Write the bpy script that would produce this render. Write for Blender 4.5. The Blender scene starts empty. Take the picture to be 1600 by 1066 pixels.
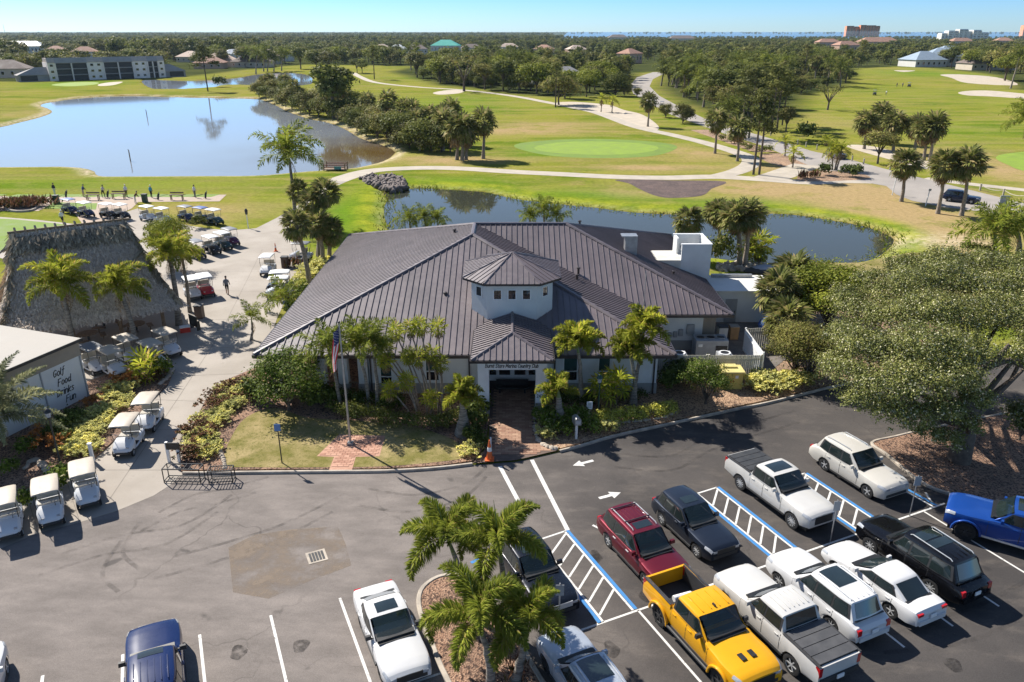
import bpy, bmesh, math, random
import numpy as np
from mathutils import Vector, Matrix, Quaternion, Euler
from mathutils.geometry import tessellate_polygon
R = math.radians
SC = bpy.context.scene
COL = SC.collection
rnd = random.Random(7)
nrg = np.random.default_rng(11)

# ------------------------------------------------------------------ camera, world, sun
CAM_H, FPX, TILT = 22.0, 1200.0, math.atan(483 / 1200)
ST, CT = math.sin(TILT), math.cos(TILT)
cam_d = bpy.data.cameras.new('camera'); cam = bpy.data.objects.new('camera', cam_d); COL.objects.link(cam)
cam.location = (0, 0, CAM_H); cam.rotation_euler = (R(90) - TILT, 0, 0)
cam_d.sensor_width = 36; cam_d.lens = 36 * FPX / 1600; cam_d.clip_start = 0.5; cam_d.clip_end = 90000
SC.camera = cam
SUN_EL = R(42); SUN_DIR = Vector((-0.735 * math.cos(SUN_EL), 0.678 * math.cos(SUN_EL), math.sin(SUN_EL))).normalized()
W = bpy.data.worlds.new('World'); SC.world = W; W.use_nodes = True
wn = W.node_tree.nodes; wl = W.node_tree.links
sky = wn.new('ShaderNodeTexSky'); sky.sky_type = 'NISHITA'; sky.sun_disc = False
sky.sun_elevation = SUN_EL; sky.sun_rotation = math.atan2(SUN_DIR.x, SUN_DIR.y)
sky.altitude = 0; sky.air_density = 1.0; sky.dust_density = 0.25; sky.ozone_density = 2.2
wn['Background'].inputs['Strength'].default_value = 0.068
# hand-set tint on the sky colour: bluer low down, near neutral above, all round
tcw = wn.new('ShaderNodeTexCoord'); spw = wn.new('ShaderNodeSeparateXYZ'); wl.new(tcw.outputs['Generated'], spw.inputs[0])
mxw = wn.new('ShaderNodeValToRGB'); mxw.color_ramp.elements[0].color = (.36, .54, .84, 1); mxw.color_ramp.elements[1].color = (.5, .5, .52, 1); mxw.color_ramp.elements[1].position = .34
e_ = mxw.color_ramp.elements.new(.045); e_.color = (.22, .43, .82, 1); e_ = mxw.color_ramp.elements.new(.13); e_.color = (.46, .51, .60, 1); wl.new(spw.outputs[2], mxw.inputs[0]); scw = wn.new('ShaderNodeVectorMath'); scw.operation = 'SCALE'; scw.inputs['Scale'].default_value = 2.0; wl.new(mxw.outputs[0], scw.inputs[0])
muw = wn.new('ShaderNodeMix'); muw.data_type = 'RGBA'; muw.blend_type = 'MULTIPLY'; muw.inputs[0].default_value = 1.0; wl.new(sky.outputs[0], muw.inputs[6]); wl.new(scw.outputs[0], muw.inputs[7])
wl.new(muw.outputs[2], wn['Background'].inputs['Color'])
sun_d = bpy.data.lights.new('sun', 'SUN'); sun = bpy.data.objects.new('sun', sun_d); COL.objects.link(sun)
sun_d.energy = 5.0; sun_d.angle = R(0.53); sun_d.color = (1.0, 0.94, 0.85)
sun.rotation_euler = SUN_DIR.to_track_quat('Z', 'Y').to_euler()
SC.view_settings.view_transform = 'Standard'; SC.view_settings.look = 'None'
SC.view_settings.exposure = 0.78; SC.view_settings.gamma = 1.0; SC.view_settings.use_curve_mapping = False
SC.cycles.max_bounces = 6; SC.cycles.transparent_max_bounces = 8; SC.cycles.caustics_reflective = False; SC.cycles.caustics_refractive = False

# ------------------------------------------------------------------ survey: where a point of the photograph lies on the ground / at a height
def g(u, v, z=0.0):
    x = (u - 800) / FPX; y = (v - 533) / FPX
    t = (z - CAM_H) / -(ST + y * CT)
    return Vector((x * t, (CT - y * ST) * t, z))
def aty(u, v, Y):
    x = (u - 800) / FPX; y = (v - 533) / FPX
    t = Y / (CT - y * ST)
    return Vector((x * t, Y, CAM_H - (ST + y * CT) * t))
def gp(pts, z=0.0): return [g(u, v, z) for u, v in pts]
def lerp(a, b, t): return a + (b - a) * t
def smooth_closed(P, n=5):
    out = []; N = len(P)
    for i in range(N):
        a, b, c, d = P[i - 1], P[i], P[(i + 1) % N], P[(i + 2) % N]
        for k in range(n):
            t = k / n
            out.append(0.5 * ((2 * b) + (c - a) * t + (2 * a - 5 * b + 4 * c - d) * t * t + (3 * b - a - 3 * c + d) * t ** 3))
    return out
def smooth_open(P, n=5):
    out = []; N = len(P)
    for i in range(N - 1):
        a, b, c, d = P[max(i - 1, 0)], P[i], P[i + 1], P[min(i + 2, N - 1)]
        for k in range(n):
            t = k / n
            out.append(0.5 * ((2 * b) + (c - a) * t + (2 * a - 5 * b + 4 * c - d) * t * t + (3 * b - a - 3 * c + d) * t ** 3))
    out.append(P[-1]); return out

# ------------------------------------------------------------------ objects
def put(o, parent=None):
    COL.objects.link(o)
    if parent is not None: o.parent = parent
    return o
def tag(o, label=None, cat=None, group=None, kind=None):
    if label: o['label'] = label
    if cat: o['category'] = cat
    if group: o['group'] = group
    if kind: o['kind'] = kind
    return o
def thing(name, label, cat, loc=(0, 0, 0), rz=0.0, group=None):
    o = bpy.data.objects.new(name, None); o.empty_display_size = 0.3; put(o)
    o.location = loc; o.rotation_euler = (0, 0, rz)
    return tag(o, label, cat, group)
def inst(name, mesh, parent=None, loc=(0, 0, 0), rot=(0, 0, 0), sc=(1, 1, 1)):
    o = bpy.data.objects.new(name, mesh); put(o, parent)
    o.location = loc; o.rotation_euler = rot
    o.scale = (sc, sc, sc) if isinstance(sc, (int, float)) else sc
    return o
def copy_tree(o, parent=None):
    c = o.copy(); COL.objects.link(c)
    if parent is not None: c.parent = parent
    for ch in list(o.children): copy_tree(ch, c)
    return c

class MB:
    """collects faces for one mesh"""
    def __init__(s): s.v = []; s.f = []; s.mi = []
    def add(s, vs, fs, mi=0):
        k = len(s.v); s.v.extend([tuple(p) for p in vs])
        for f in fs: s.f.append(tuple(i + k for i in f)); s.mi.append(mi)
        return s
    def quad(s, a, b, c, d, mi=0): return s.add([a, b, c, d], [(0, 1, 2, 3)], mi)
    def poly(s, pts, mi=0): return s.add(pts, [tuple(range(len(pts)))], mi)
    def box(s, c, size, rz=0.0, mi=0, M=None, taper=1.0):
        hx, hy, hz = size[0] / 2, size[1] / 2, size[2] / 2
        P = [Vector((sx * hx * (taper if sz > 0 else 1), sy * hy * (taper if sz > 0 else 1), sz * hz)) for sz in (-1, 1) for sy in (-1, 1) for sx in (-1, 1)]
        m = Matrix.Rotation(rz, 3, 'Z')
        P = [(m @ p) + Vector(c) for p in P]
        if M is not None: P = [M @ p for p in P]
        return s.add(P, [(0, 2, 3, 1), (4, 5, 7, 6), (0, 1, 5, 4), (1, 3, 7, 5), (3, 2, 6, 7), (2, 0, 4, 6)], mi)
    def prism(s, poly, z0, z1, mi=0, cap=True):
        n = len(poly)
        area = sum(poly[i][0] * poly[(i + 1) % n][1] - poly[(i + 1) % n][0] * poly[i][1] for i in range(n))
        if area < 0: poly = poly[::-1]
        vs = [(p[0], p[1], z0) for p in poly] + [(p[0], p[1], z1) for p in poly]
        fs = [(i, (i + 1) % n, n + (i + 1) % n, n + i) for i in range(n)]
        if cap:
            tr = tessellate_polygon([[Vector((p[0], p[1], 0)) for p in poly]])
            for t in tr:
                a, b, c = [poly[i] for i in t]
                if (b[0] - a[0]) * (c[1] - a[1]) - (c[0] - a[0]) * (b[1] - a[1]) < 0: t = (t[0], t[2], t[1])
                fs.append(tuple(i + n for i in t))
        return s.add(vs, fs, mi)
    def tube(s, pts, rads, n=6, mi=0, cap=True):
        pts = [Vector(p) for p in pts]
        if isinstance(rads, (int, float)): rads = [rads] * len(pts)
        k = len(s.v); up = None
        for i, p in enumerate(pts):
            d = (pts[min(i + 1, len(pts) - 1)] - pts[max(i - 1, 0)])
            d = d.normalized() if d.length > 1e-9 else Vector((0, 0, 1))
            if up is None:
                up = Vector((1, 0, 0)) if abs(d.x) < 0.9 else Vector((0, 1, 0))
            a = d.cross(up).normalized(); up = a.cross(d).normalized()
            for j in range(n):
                t = 2 * math.pi * j / n
                q = p + (up * math.cos(t) + a * math.sin(t)) * rads[i]
                s.v.append((q.x, q.y, q.z))
        for i in range(len(pts) - 1):
            for j in range(n):
                s.f.append((k + i * n + j, k + i * n + (j + 1) % n, k + (i + 1) * n + (j + 1) % n, k + (i + 1) * n + j)); s.mi.append(mi)
        if cap:
            s.f.append(tuple(k + j for j in range(n))[::-1]); s.mi.append(mi)
            e = k + (len(pts) - 1) * n
            s.f.append(tuple(e + j for j in range(n))); s.mi.append(mi)
        return s
    def lathe(s, prof, n=16, c=(0, 0, 0), axis='Z', mi=0):
        """prof: list of (r, h) along the axis"""
        k = len(s.v)
        for r_, h in prof:
            for j in range(n):
                t = 2 * math.pi * j / n; a, b = r_ * math.cos(t), r_ * math.sin(t)
                p = (a, b, h) if axis == 'Z' else ((b, h, a) if axis == 'Y' else (h, a, b))
                s.v.append((p[0] + c[0], p[1] + c[1], p[2] + c[2]))
        for i in range(len(prof) - 1):
            for j in range(n):
                s.f.append((k + i * n + j, k + i * n + (j + 1) % n, k + (i + 1) * n + (j + 1) % n, k + (i + 1) * n + j)); s.mi.append(mi)
        return s
    def grid(s, rows, mi=0, flip=False):
        """rows: list of equally long lists of points"""
        k = len(s.v); m = len(rows[0])
        for r_ in rows: s.v.extend([tuple(p) for p in r_])
        for i in range(len(rows) - 1):
            for j in range(m - 1):
                f = (k + i * m + j, k + i * m + j + 1, k + (i + 1) * m + j + 1, k + (i + 1) * m + j)
                s.f.append(f[::-1] if flip else f); s.mi.append(mi)
        return s
    def sphere(s, c, rx, ry, rz, n=10, m=6, mi=0):
        rows = []
        for i in range(m + 1):
            t = math.pi * i / m
            rows.append([(c[0] + rx * math.sin(t) * math.cos(2 * math.pi * j / n), c[1] + ry * math.sin(t) * math.sin(2 * math.pi * j / n), c[2] + rz * math.cos(t)) for j in range(n + 1)])
        return s.grid(rows, mi, flip=True)
    def mesh(s, name, mats, smooth=0.0, weld=False):
        me = bpy.data.meshes.new(name)
        me.from_pydata(s.v, [], s.f)
        for m in (mats if isinstance(mats, (list, tuple)) else [mats]): me.materials.append(m)
        if any(s.mi): me.polygons.foreach_set('material_index', s.mi)
        if weld:
            bm = bmesh.new(); bm.from_mesh(me); bmesh.ops.remove_doubles(bm, verts=bm.verts, dist=weld if weld is not True else 1e-4)
            bmesh.ops.recalc_face_normals(bm, faces=bm.faces); bm.to_mesh(me); bm.free()
        if smooth:
            me.polygons.foreach_set('use_smooth', [True] * len(me.polygons)); me.update()
            me.set_sharp_from_angle(angle=R(smooth))
        me.update(); return me
    def build(s, name, mats, parent=None, smooth=0.0, weld=False, loc=(0, 0, 0), rot=(0, 0, 0)):
        return inst(name, s.mesh(name, mats, smooth, weld), parent, loc, rot)

def fast_mesh(name, V, F, mats, mi=None, smooth=False):
    """V (n,3) floats, F (m,k) ints"""
    V = np.asarray(V, np.float32); F = np.asarray(F, np.int32); m, k = F.shape
    me = bpy.data.meshes.new(name)
    me.vertices.add(len(V)); me.vertices.foreach_set('co', V.ravel())
    me.loops.add(m * k); me.loops.foreach_set('vertex_index', F.ravel())
    me.polygons.add(m); me.polygons.foreach_set('loop_start', np.arange(0, m * k, k, dtype=np.int32))
    me.polygons.foreach_set('loop_total', np.full(m, k, np.int32))
    for x in (mats if isinstance(mats, (list, tuple)) else [mats]): me.materials.append(x)
    if mi is not None: me.polygons.foreach_set('material_index', np.asarray(mi, np.int32))
    if smooth: me.polygons.foreach_set('use_smooth', np.ones(m, bool))
    me.update(calc_edges=True); me.validate(); return me

# ------------------------------------------------------------------ materials
class NT:
    def __init__(s, name):
        s.m = bpy.data.materials.new(name); s.m.use_nodes = True
        s.n = s.m.node_tree.nodes; s.l = s.m.node_tree.links
        s.b = s.n['Principled BSDF']; s.out = s.n['Material Output']
    def node(s, t, **kw):
        o = s.n.new(t)
        for k, v in kw.items():
            if k in o.inputs.keys(): o.inputs[k].default_value = v
            else: setattr(o, k, v)
        return o
    def link(s, a, b): s.l.new(a, b)
    def noise(s, scale, detail=4, rough=0.6, vec=None, dist=0.0):
        o = s.node('ShaderNodeTexNoise'); o.inputs['Scale'].default_value = scale; o.inputs['Detail'].default_value = detail
        o.inputs['Roughness'].default_value = rough; o.inputs['Distortion'].default_value = dist
        if vec is not None: s.link(vec, o.inputs['Vector'])
        return o.outputs['Fac']
    def pos(s, sc=None):
        o = s.node('ShaderNodeNewGeometry').outputs['Position']
        return s.scale(o, sc) if sc else o
    def obj(s): return s.node('ShaderNodeTexCoord').outputs['Object']
    def scale(s, v, sc):
        o = s.node('ShaderNodeMapping'); o.inputs['Scale'].default_value = sc; s.link(v, o.inputs['Vector']); return o.outputs[0]
    def rot(s, v, rz, sc):
        o = s.node('ShaderNodeMapping'); o.inputs['Rotation'].default_value = (0, 0, rz); o.inputs['Scale'].default_value = sc; s.link(v, o.inputs['Vector']); return o.outputs[0]
    def ramp(s, fac, stops):
        o = s.node('ShaderNodeMapRange'); o.interpolation_type = 'SMOOTHSTEP'
        o.inputs['From Min'].default_value = stops[0]; o.inputs['From Max'].default_value = stops[1]
        o.inputs['To Min'].default_value = stops[2] if len(stops) > 2 else 0; o.inputs['To Max'].default_value = stops[3] if len(stops) > 3 else 1
        s.link(fac, o.inputs['Value']); return o.outputs['Result']
    def mix(s, fac, a, b, mode='MIX'):
        o = s.node('ShaderNodeMix'); o.data_type = 'RGBA'; o.blend_type = mode
        for x, k in ((fac, 0), (a, 6), (b, 7)):
            if isinstance(x, (int, float)): o.inputs[k].default_value = x
            elif isinstance(x, (tuple, list)): o.inputs[k].default_value = (*x[:3], 1)
            else: s.link(x, o.inputs[k])
        return o.outputs[2]
    def math(s, op, a, b=0.0):
        o = s.node('ShaderNodeMath'); o.operation = op
        for x, k in ((a, 0), (b, 1)):
            if isinstance(x, (int, float)): o.inputs[k].default_value = x
            else: s.link(x, o.inputs[k])
        return o.outputs[0]
    def attr(s, name): return s.node('ShaderNodeAttribute', attribute_name=name).outputs['Fac']
    def island(s): return s.node('ShaderNodeNewGeometry').outputs['Random Per Island']
    def orand(s): return s.node('ShaderNodeObjectInfo').outputs['Random']
    def bump(s, h, dist=0.01, strength=0.6):
        o = s.node('ShaderNodeBump'); o.inputs['Distance'].default_value = dist; o.inputs['Strength'].default_value = strength
        s.link(h, o.inputs['Height']); s.link(o.outputs[0], s.b.inputs['Normal'])
    def set(s, **kw):
        for k, v in kw.items():
            i = s.b.inputs[k.replace('_', ' ')]
            if isinstance(v, (int, float)): i.default_value = v
            elif isinstance(v, (tuple, list)): i.default_value = (*v[:3], 1)
            else: s.link(v, i)
        return s
def vary(c, k): return tuple(min(max(x * k, 0), 1) for x in c)
def mat(name, col, rough=0.6, var=0.18, scale=4.0, metal=0.0, spec=0.5, bump=0.0, bscale=30.0, orand=0.0, coat=0.0, world=False):
    t = NT(name); v = t.pos() if world else t.obj()
    n = t.noise(scale, 5, 0.62, v)
    c = t.mix(t.ramp(n, (0.3, 0.7)), vary(col, 1 - var), vary(col, 1 + var))
    if orand:
        c = t.mix(t.orand(), t.mix(1.0, c, (1 - orand,) * 3, 'MULTIPLY'), t.mix(1.0, c, (1 + orand,) * 3, 'MULTIPLY'))
    t.set(Base_Color=c, Roughness=t.ramp(n, (0.2, 0.8, rough * 0.85, min(rough * 1.15, 1))), Metallic=metal, Specular_IOR_Level=spec)
    if coat: t.set(Coat_Weight=coat, Coat_Roughness=0.06)
    if bump: t.bump(t.noise(bscale, 4, 0.6, v), bump)
    return t.m
def leafmat(name, c1, c2, trans=0.3, rough=0.6, ov=0.16, big=0.6, c3=None, c3p=0.9):
    t = NT(name)
    c = t.mix(t.island(), c1, c2)
    if c3 is not None: c = t.mix(t.ramp(t.island(), (c3p - 0.02, c3p + 0.02)), c, c3)
    n = t.noise(big, 3, 0.6, t.pos())
    c = t.mix(t.ramp(n, (0.3, 0.7)), t.mix(1.0, c, (0.66, 0.69, 0.68), 'MULTIPLY'), t.mix(1.0, c, (1.32, 1.27, 1.1), 'MULTIPLY'))
    c = t.mix(t.orand(), t.mix(1.0, c, (1 - ov, 1 - ov, 1 - ov), 'MULTIPLY'), t.mix(1.0, c, (1 + ov, 1 + ov * 0.8, 1 + ov * 0.5), 'MULTIPLY'))
    t.set(Base_Color=c, Roughness=max(rough, .55), Specular_IOR_Level=0.06)
    tr = t.node('ShaderNodeBsdfTranslucent'); t.link(c, tr.inputs['Color'])
    mx = t.node('ShaderNodeMixShader'); mx.inputs[0].default_value = trans
    t.link(t.b.outputs[0], mx.inputs[1]); t.link(tr.outputs[0], mx.inputs[2]); t.link(mx.outputs[0], t.out.inputs[0])
    return t.m
def glassmat(name, col, rough=0.04, spec=0.8):
    t = NT(name); n = t.noise(2.0, 2, 0.5, t.obj())
    t.set(Base_Color=t.mix(n, vary(col, 0.6), vary(col, 1.5)), Roughness=rough, Specular_IOR_Level=spec, Coat_Weight=0.5, Coat_Roughness=0.02)
    return t.m

MT = {}
MT['white'] = mat('white_paint', (0.76, 0.77, 0.77), 0.5, 0.05, 1.2)
MT['wall'] = mat('stucco_white', (0.66, 0.67, 0.66), 0.8, 0.06, 0.8, bump=0.004, bscale=60)
MT['wallgrey'] = mat('stucco_grey', (0.30, 0.30, 0.29), 0.8, 0.08, 1.0, bump=0.004, bscale=60)
MT['tan'] = mat('tan_trim', (0.30, 0.26, 0.21), 0.7, 0.08, 1.0)
MT['black'] = mat('black_metal', (0.02, 0.021, 0.022), 0.45, 0.2, 3)
MT['dark'] = mat('dark_plastic', (0.03, 0.03, 0.032), 0.6, 0.2, 3)
MT['rubber'] = mat('tyre_rubber', (0.018, 0.018, 0.019), 0.85, 0.25, 6)
MT['alloy'] = mat('alloy_metal', (0.58, 0.59, 0.6), 0.32, 0.1, 5, metal=0.35)
MT['steel'] = mat('galvanised_steel', (0.36, 0.37, 0.38), 0.4, 0.15, 3, metal=0.6)
MT['greybox'] = mat('grey_cabinet_paint', (0.30, 0.31, 0.32), 0.5, 0.1, 2)
MT['wood'] = mat('weathered_wood', (0.20, 0.14, 0.09), 0.8, 0.3, 5, bump=0.005)
MT['trunk'] = mat('palm_trunk_bark', (0.24, 0.20, 0.16), 0.9, 0.35, 6, bump=0.02, bscale=18, orand=0.2)
t = NT('ringed_palm_trunk'); n = t.noise(1, 3, .6, t.scale(t.obj(), (1.5, 1.5, 16))); c = t.mix(t.ramp(n, (.38, .62)), (0.13, 0.115, 0.095), (0.31, 0.285, 0.245)); c = t.mix(t.orand(), t.mix(1.0, c, (.8, .8, .8), 'MULTIPLY'), c); t.set(Base_Color=c, Roughness=.9); t.bump(n, .03); MT['trunkgrey'] = t.m
MT['bark'] = mat('tree_bark', (0.11, 0.085, 0.065), 0.9, 0.35, 5, bump=0.03, bscale=14, orand=0.25)
MT['concrete'] = None
MT['glass'] = glassmat('dark_window_glass', (0.012, 0.015, 0.018))
MT['teal_glass'] = glassmat('teal_window_glass', (0.03, 0.075, 0.075), 0.08)
MT['carglass'] = glassmat('car_window_glass', (0.014, 0.022, 0.022), 0.03, 0.9)
MT['red'] = mat('red_lens', (0.42, 0.012, 0.015), 0.2, 0.1, 3, coat=0.6)
MT['lamp'] = mat('clear_lens', (0.36, 0.38, 0.41), 0.12, 0.15, 12, coat=0.8)
MT['orange'] = mat('orange_plastic', (0.70, 0.14, 0.03), 0.5, 0.1, 4)
MT['yellowbox'] = mat('yellow_cabinet_paint', (0.56, 0.46, 0.12), 0.45, 0.08, 2)
MT['skin'] = mat('skin', (0.42, 0.24, 0.16), 0.6, 0.08, 6)
# ------------------------------------------------------------------ terrain with ponds sunk into it
LAKE_BIG = [(-260, 262), (-140, 262), (0, 262), (60, 261.5), (100, 261), (130, 263), (148, 268), (158, 275.5), (220, 276), (320, 275.5), (400, 275), (450, 271), (500, 267), (545, 264), (580, 257.5), (603, 250), (616, 240), (612, 234),
            (596, 227), (562, 216), (538, 202), (512, 192), (482, 186), (450, 175), (424, 162), (402, 155), (380, 154), (330, 153), (260, 151.5), (200, 150), (130, 153), (80, 160), (64, 165), (76, 170), (82, 176), (62, 184), (30, 192), (0, 199), (-140, 222), (-280, 240)]
LAKE_FAR = [(226, 125), (237, 138), (275, 140), (330, 137), (346, 133.5), (392, 133.5), (432, 136), (480, 133), (488, 126), (478, 117), (440, 113.5), (400, 117), (370, 122), (300, 126.5)]
POND = [(604, 350), (601, 325), (606, 312), (600, 302), (616, 297), (660, 294.5), (705, 297), (760, 301), (800, 310.5), (860, 318), (930, 325), (985, 332), (1040, 335), (1100, 338), (1150, 340), (1205, 334), (1255, 338), (1300, 345), (1340, 352), (1375, 362), (1396, 375),
        (1386, 391), (1368, 403), (1340, 410), (1270, 411.5), (1200, 411.5), (1150, 407), (1100, 403), (900, 401), (720, 398), (640, 388), (612, 368)]
POND_E = [(1560, 428), (1600, 420), (1680, 416), (1700, 450), (1600, 456), (1570, 450)]
WATER_Z = -0.45
def segs_sd(PX, PY, poly):
    """signed distance, positive inside"""
    n = len(poly); d2 = np.full(PX.shape, 1e18); ins = np.zeros(PX.shape, bool)
    for i in range(n):
        ax, ay = poly[i][0], poly[i][1]; bx, by = poly[(i + 1) % n][0], poly[(i + 1) % n][1]
        dx, dy = bx - ax, by - ay; L = dx * dx + dy * dy + 1e-12
        t = np.clip(((PX - ax) * dx + (PY - ay) * dy) / L, 0, 1)
        d2 = np.minimum(d2, (PX - ax - t * dx) ** 2 + (PY - ay - t * dy) ** 2)
        c = ((ay > PY) != (by > PY)) & (PX < (bx - ax) * (PY - ay) / (by - ay + 1e-12) + ax)
        ins ^= c
    return np.where(ins, 1, -1) * np.sqrt(d2)
lakes = [smooth_closed(gp(L, WATER_Z), 4) for L in (LAKE_BIG, LAKE_FAR, POND, POND_E)]
SEA_Y = 3100.0
ys = [-60, -40, -25, -12, 0, 8, 14]; y = 19.0
while y < 700: ys.append(y); y *= 1.0105
while y < 80000: ys.append(y); y *= 1.09
ys = np.array(ys); ss = np.linspace(-1.15, 1.15, 431)
YY, SSS = np.meshgrid(ys, ss, indexing='ij'); XX = SSS * (np.maximum(YY, 0) + 46)
sdall = np.full(XX.shape, -1e9); lake_sd = []
for P in lakes:
    x0, x1 = min(p.x for p in P) - 30, max(p.x for p in P) + 30; y0, y1 = min(p.y for p in P) - 30, max(p.y for p in P) + 30
    m = (XX > x0) & (XX < x1) & (YY > y0) & (YY < y1); s_ = np.full(XX.shape, -1e9)
    s_[m] = segs_sd(XX[m], YY[m], P); lake_sd.append(s_); sdall = np.maximum(sdall, s_)
ZZ = np.interp(sdall, [-3.0, -2.0, 0.0, 3.0, 6.0], [0, -0.06, WATER_Z, -1.4, -1.8])
bay = (YY > SEA_Y) & (XX > 0.06 * YY); ZZ = np.where(bay, -1.5, ZZ)
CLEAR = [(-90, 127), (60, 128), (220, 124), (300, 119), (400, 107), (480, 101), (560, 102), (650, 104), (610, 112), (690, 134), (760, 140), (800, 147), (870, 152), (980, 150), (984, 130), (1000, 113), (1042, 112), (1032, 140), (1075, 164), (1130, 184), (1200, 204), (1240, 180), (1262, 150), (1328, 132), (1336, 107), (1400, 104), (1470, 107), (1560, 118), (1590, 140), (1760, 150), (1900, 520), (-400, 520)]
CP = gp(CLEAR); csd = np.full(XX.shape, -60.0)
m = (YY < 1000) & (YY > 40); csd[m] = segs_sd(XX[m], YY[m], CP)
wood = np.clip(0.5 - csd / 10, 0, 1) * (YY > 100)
lush = np.zeros(XX.shape); dry = np.zeros(XX.shape)
def blob(arr, u, v, ru, rv, amp):
    c = g(u, v); a = (g(u + ru, v) - c).length; b = (g(u, v - rv) - g(u, v + rv)).length / 2
    arr += amp * np.exp(-(((XX - c.x) / a) ** 2 + ((YY - c.y) / b) ** 2))
for q in [(100, 290, 300, 14, .45), (560, 330, 60, 40, 1.1), (700, 285, 90, 8, .9), (900, 305, 160, 9, .9), (1180, 318, 120, 8, .8), (690, 120, 60, 6, .5), (700, 160, 120, 14, .45), (840, 240, 60, 8, .6), (935, 222, 120, 9, .6), (1480, 200, 140, 20, .35),
          (1470, 150, 120, 16, .2), (115, 131, 60, 5, .8), (1440, 115, 80, 5, .6), (40, 190, 80, 14, .25), (30, 365, 90, 14, 1.2), (1420, 390, 40, 14, .7), (400, 330, 50, 30, .2)]: blob(lush, *q)
for q in [(800, 205, 130, 6, .7), (700, 250, 90, 8, .7), (1010, 230, 60, 6, .5), (1020, 262, 90, 5, .8), (1250, 295, 200, 12, .9), (1400, 330, 130, 30, .9), (1470, 375, 70, 18, .9), (1200, 262, 60, 8, .6), (1560, 265, 60, 20, .7), (1480, 240, 120, 10, .35), (1300, 190, 60, 16, .2),
          (1000, 300, 80, 8, .3), (760, 335, 60, 10, .3), (1290, 425, 100, 10, .5), (640, 215, 60, 8, .3), (1090, 240, 40, 8, .6), (860, 195, 90, 5, .5), (20, 180, 60, 10, .3), (350, 330, 90, 12, .35), (300, 345, 60, 8, .4)]: blob(dry, *q)
sand = np.exp(-((lake_sd[0] + 1.2) / 1.3) ** 2) * 0.9 + np.exp(-((lake_sd[2] + 0.6) / 0.7) ** 2) * 0.25
c = g(1475, 377); sand += 0.75 * np.exp(-(((XX - c.x) / 6) ** 2 + ((YY - c.y) / 3.5) ** 2))
bank = np.exp(-((lake_sd[2] + 2.2) / 2.2) ** 2)
nv = XX.size; nr, nc = XX.shape
idx = np.arange(nv).reshape(nr, nc)
F = np.stack([idx[:-1, :-1], idx[:-1, 1:], idx[1:, 1:], idx[1:, :-1]], -1).reshape(-1, 4)
t = NT('golf_grass'); P = t.pos()
nb = t.noise(0.035, 5, 0.6, P); nm = t.noise(0.22, 5, 0.65, P); nf = t.noise(1.6, 5, 0.7, P); nx = t.noise(14, 3, 0.7, P)
streak = t.noise(0.5, 4, 0.6, t.rot(P, 0.15, (0.08, 0.5, 1)))
mow = t.noise(0.3, 4, 0.6, t.rot(P, -0.1, (0.06, 0.45, 1)))
base = t.mix(t.ramp(nb, (0.36, 0.64)), (0.092, 0.145, 0.014), (0.20, 0.21, 0.03))
base = t.mix(t.ramp(streak, (0.35, 0.7)), base, (0.24, 0.24, 0.05))
base = t.mix(t.math('MULTIPLY', t.ramp(mow, (0.47, 0.66)), 0.65), base, (0.27, 0.225, 0.085))
base = t.mix(t.math('MULTIPLY', t.ramp(nm, (0.5, 0.66)), 0.6), base, (0.27, 0.22, 0.085))
fac_l = t.math('MULTIPLY', t.attr('lush'), t.ramp(nm, (0.15, 0.6, 0.5, 1.0)))
base = t.mix(t.math('MINIMUM', fac_l, 1.0), base, (0.095, 0.20, 0.014))
fac_d = t.math('MULTIPLY', t.attr('dry'), t.ramp(nm, (0.3, 0.55, 0.45, 1.5)))
base = t.mix(t.math('MINIMUM', fac_d, 1.0), base, (0.34, 0.255, 0.13))
base = t.mix(t.attr('bank'), base, t.mix(t.ramp(nm, (0.4, 0.6)), (0.14, 0.20, 0.02), (0.26, 0.29, 0.03)))
base = t.mix(t.math('MULTIPLY', t.attr('sand'), t.ramp(t.noise(.9, 5, .7, P), (.35, .6, .25, 1))), base, t.mix(t.ramp(nf, (0.3, 0.7)), (0.46, 0.37, 0.25), (0.58, 0.50, 0.38)))
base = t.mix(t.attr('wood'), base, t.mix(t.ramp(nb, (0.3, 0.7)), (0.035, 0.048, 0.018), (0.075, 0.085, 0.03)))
base = t.mix(t.attr('wet'), base, (0.17, 0.085, 0.018))
base = t.mix(1.0, base, t.mix(t.ramp(nf, (0.25, 0.75)), (0.8, 0.8, 0.78), (1.2, 1.18, 1.15)), 'MULTIPLY')
base = t.mix(1.0, base, t.mix(t.ramp(nx, (0.25, 0.75)), (0.78, 0.78, 0.76), (1.22, 1.2, 1.2)), 'MULTIPLY')
t.set(Base_Color=base, Roughness=1.0, Specular_IOR_Level=0.0); t.bump(t.noise(9, 4, 0.7, P), 0.06, 0.5)
me = fast_mesh('ground', np.stack([XX, YY, ZZ], -1).reshape(-1, 3), F, t.m, smooth=True)
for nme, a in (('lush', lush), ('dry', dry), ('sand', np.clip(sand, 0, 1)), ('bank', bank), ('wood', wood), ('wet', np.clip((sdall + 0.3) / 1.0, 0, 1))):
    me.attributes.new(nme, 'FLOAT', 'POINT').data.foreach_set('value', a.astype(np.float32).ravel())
tag(inst('ground', me), kind='structure')

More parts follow.
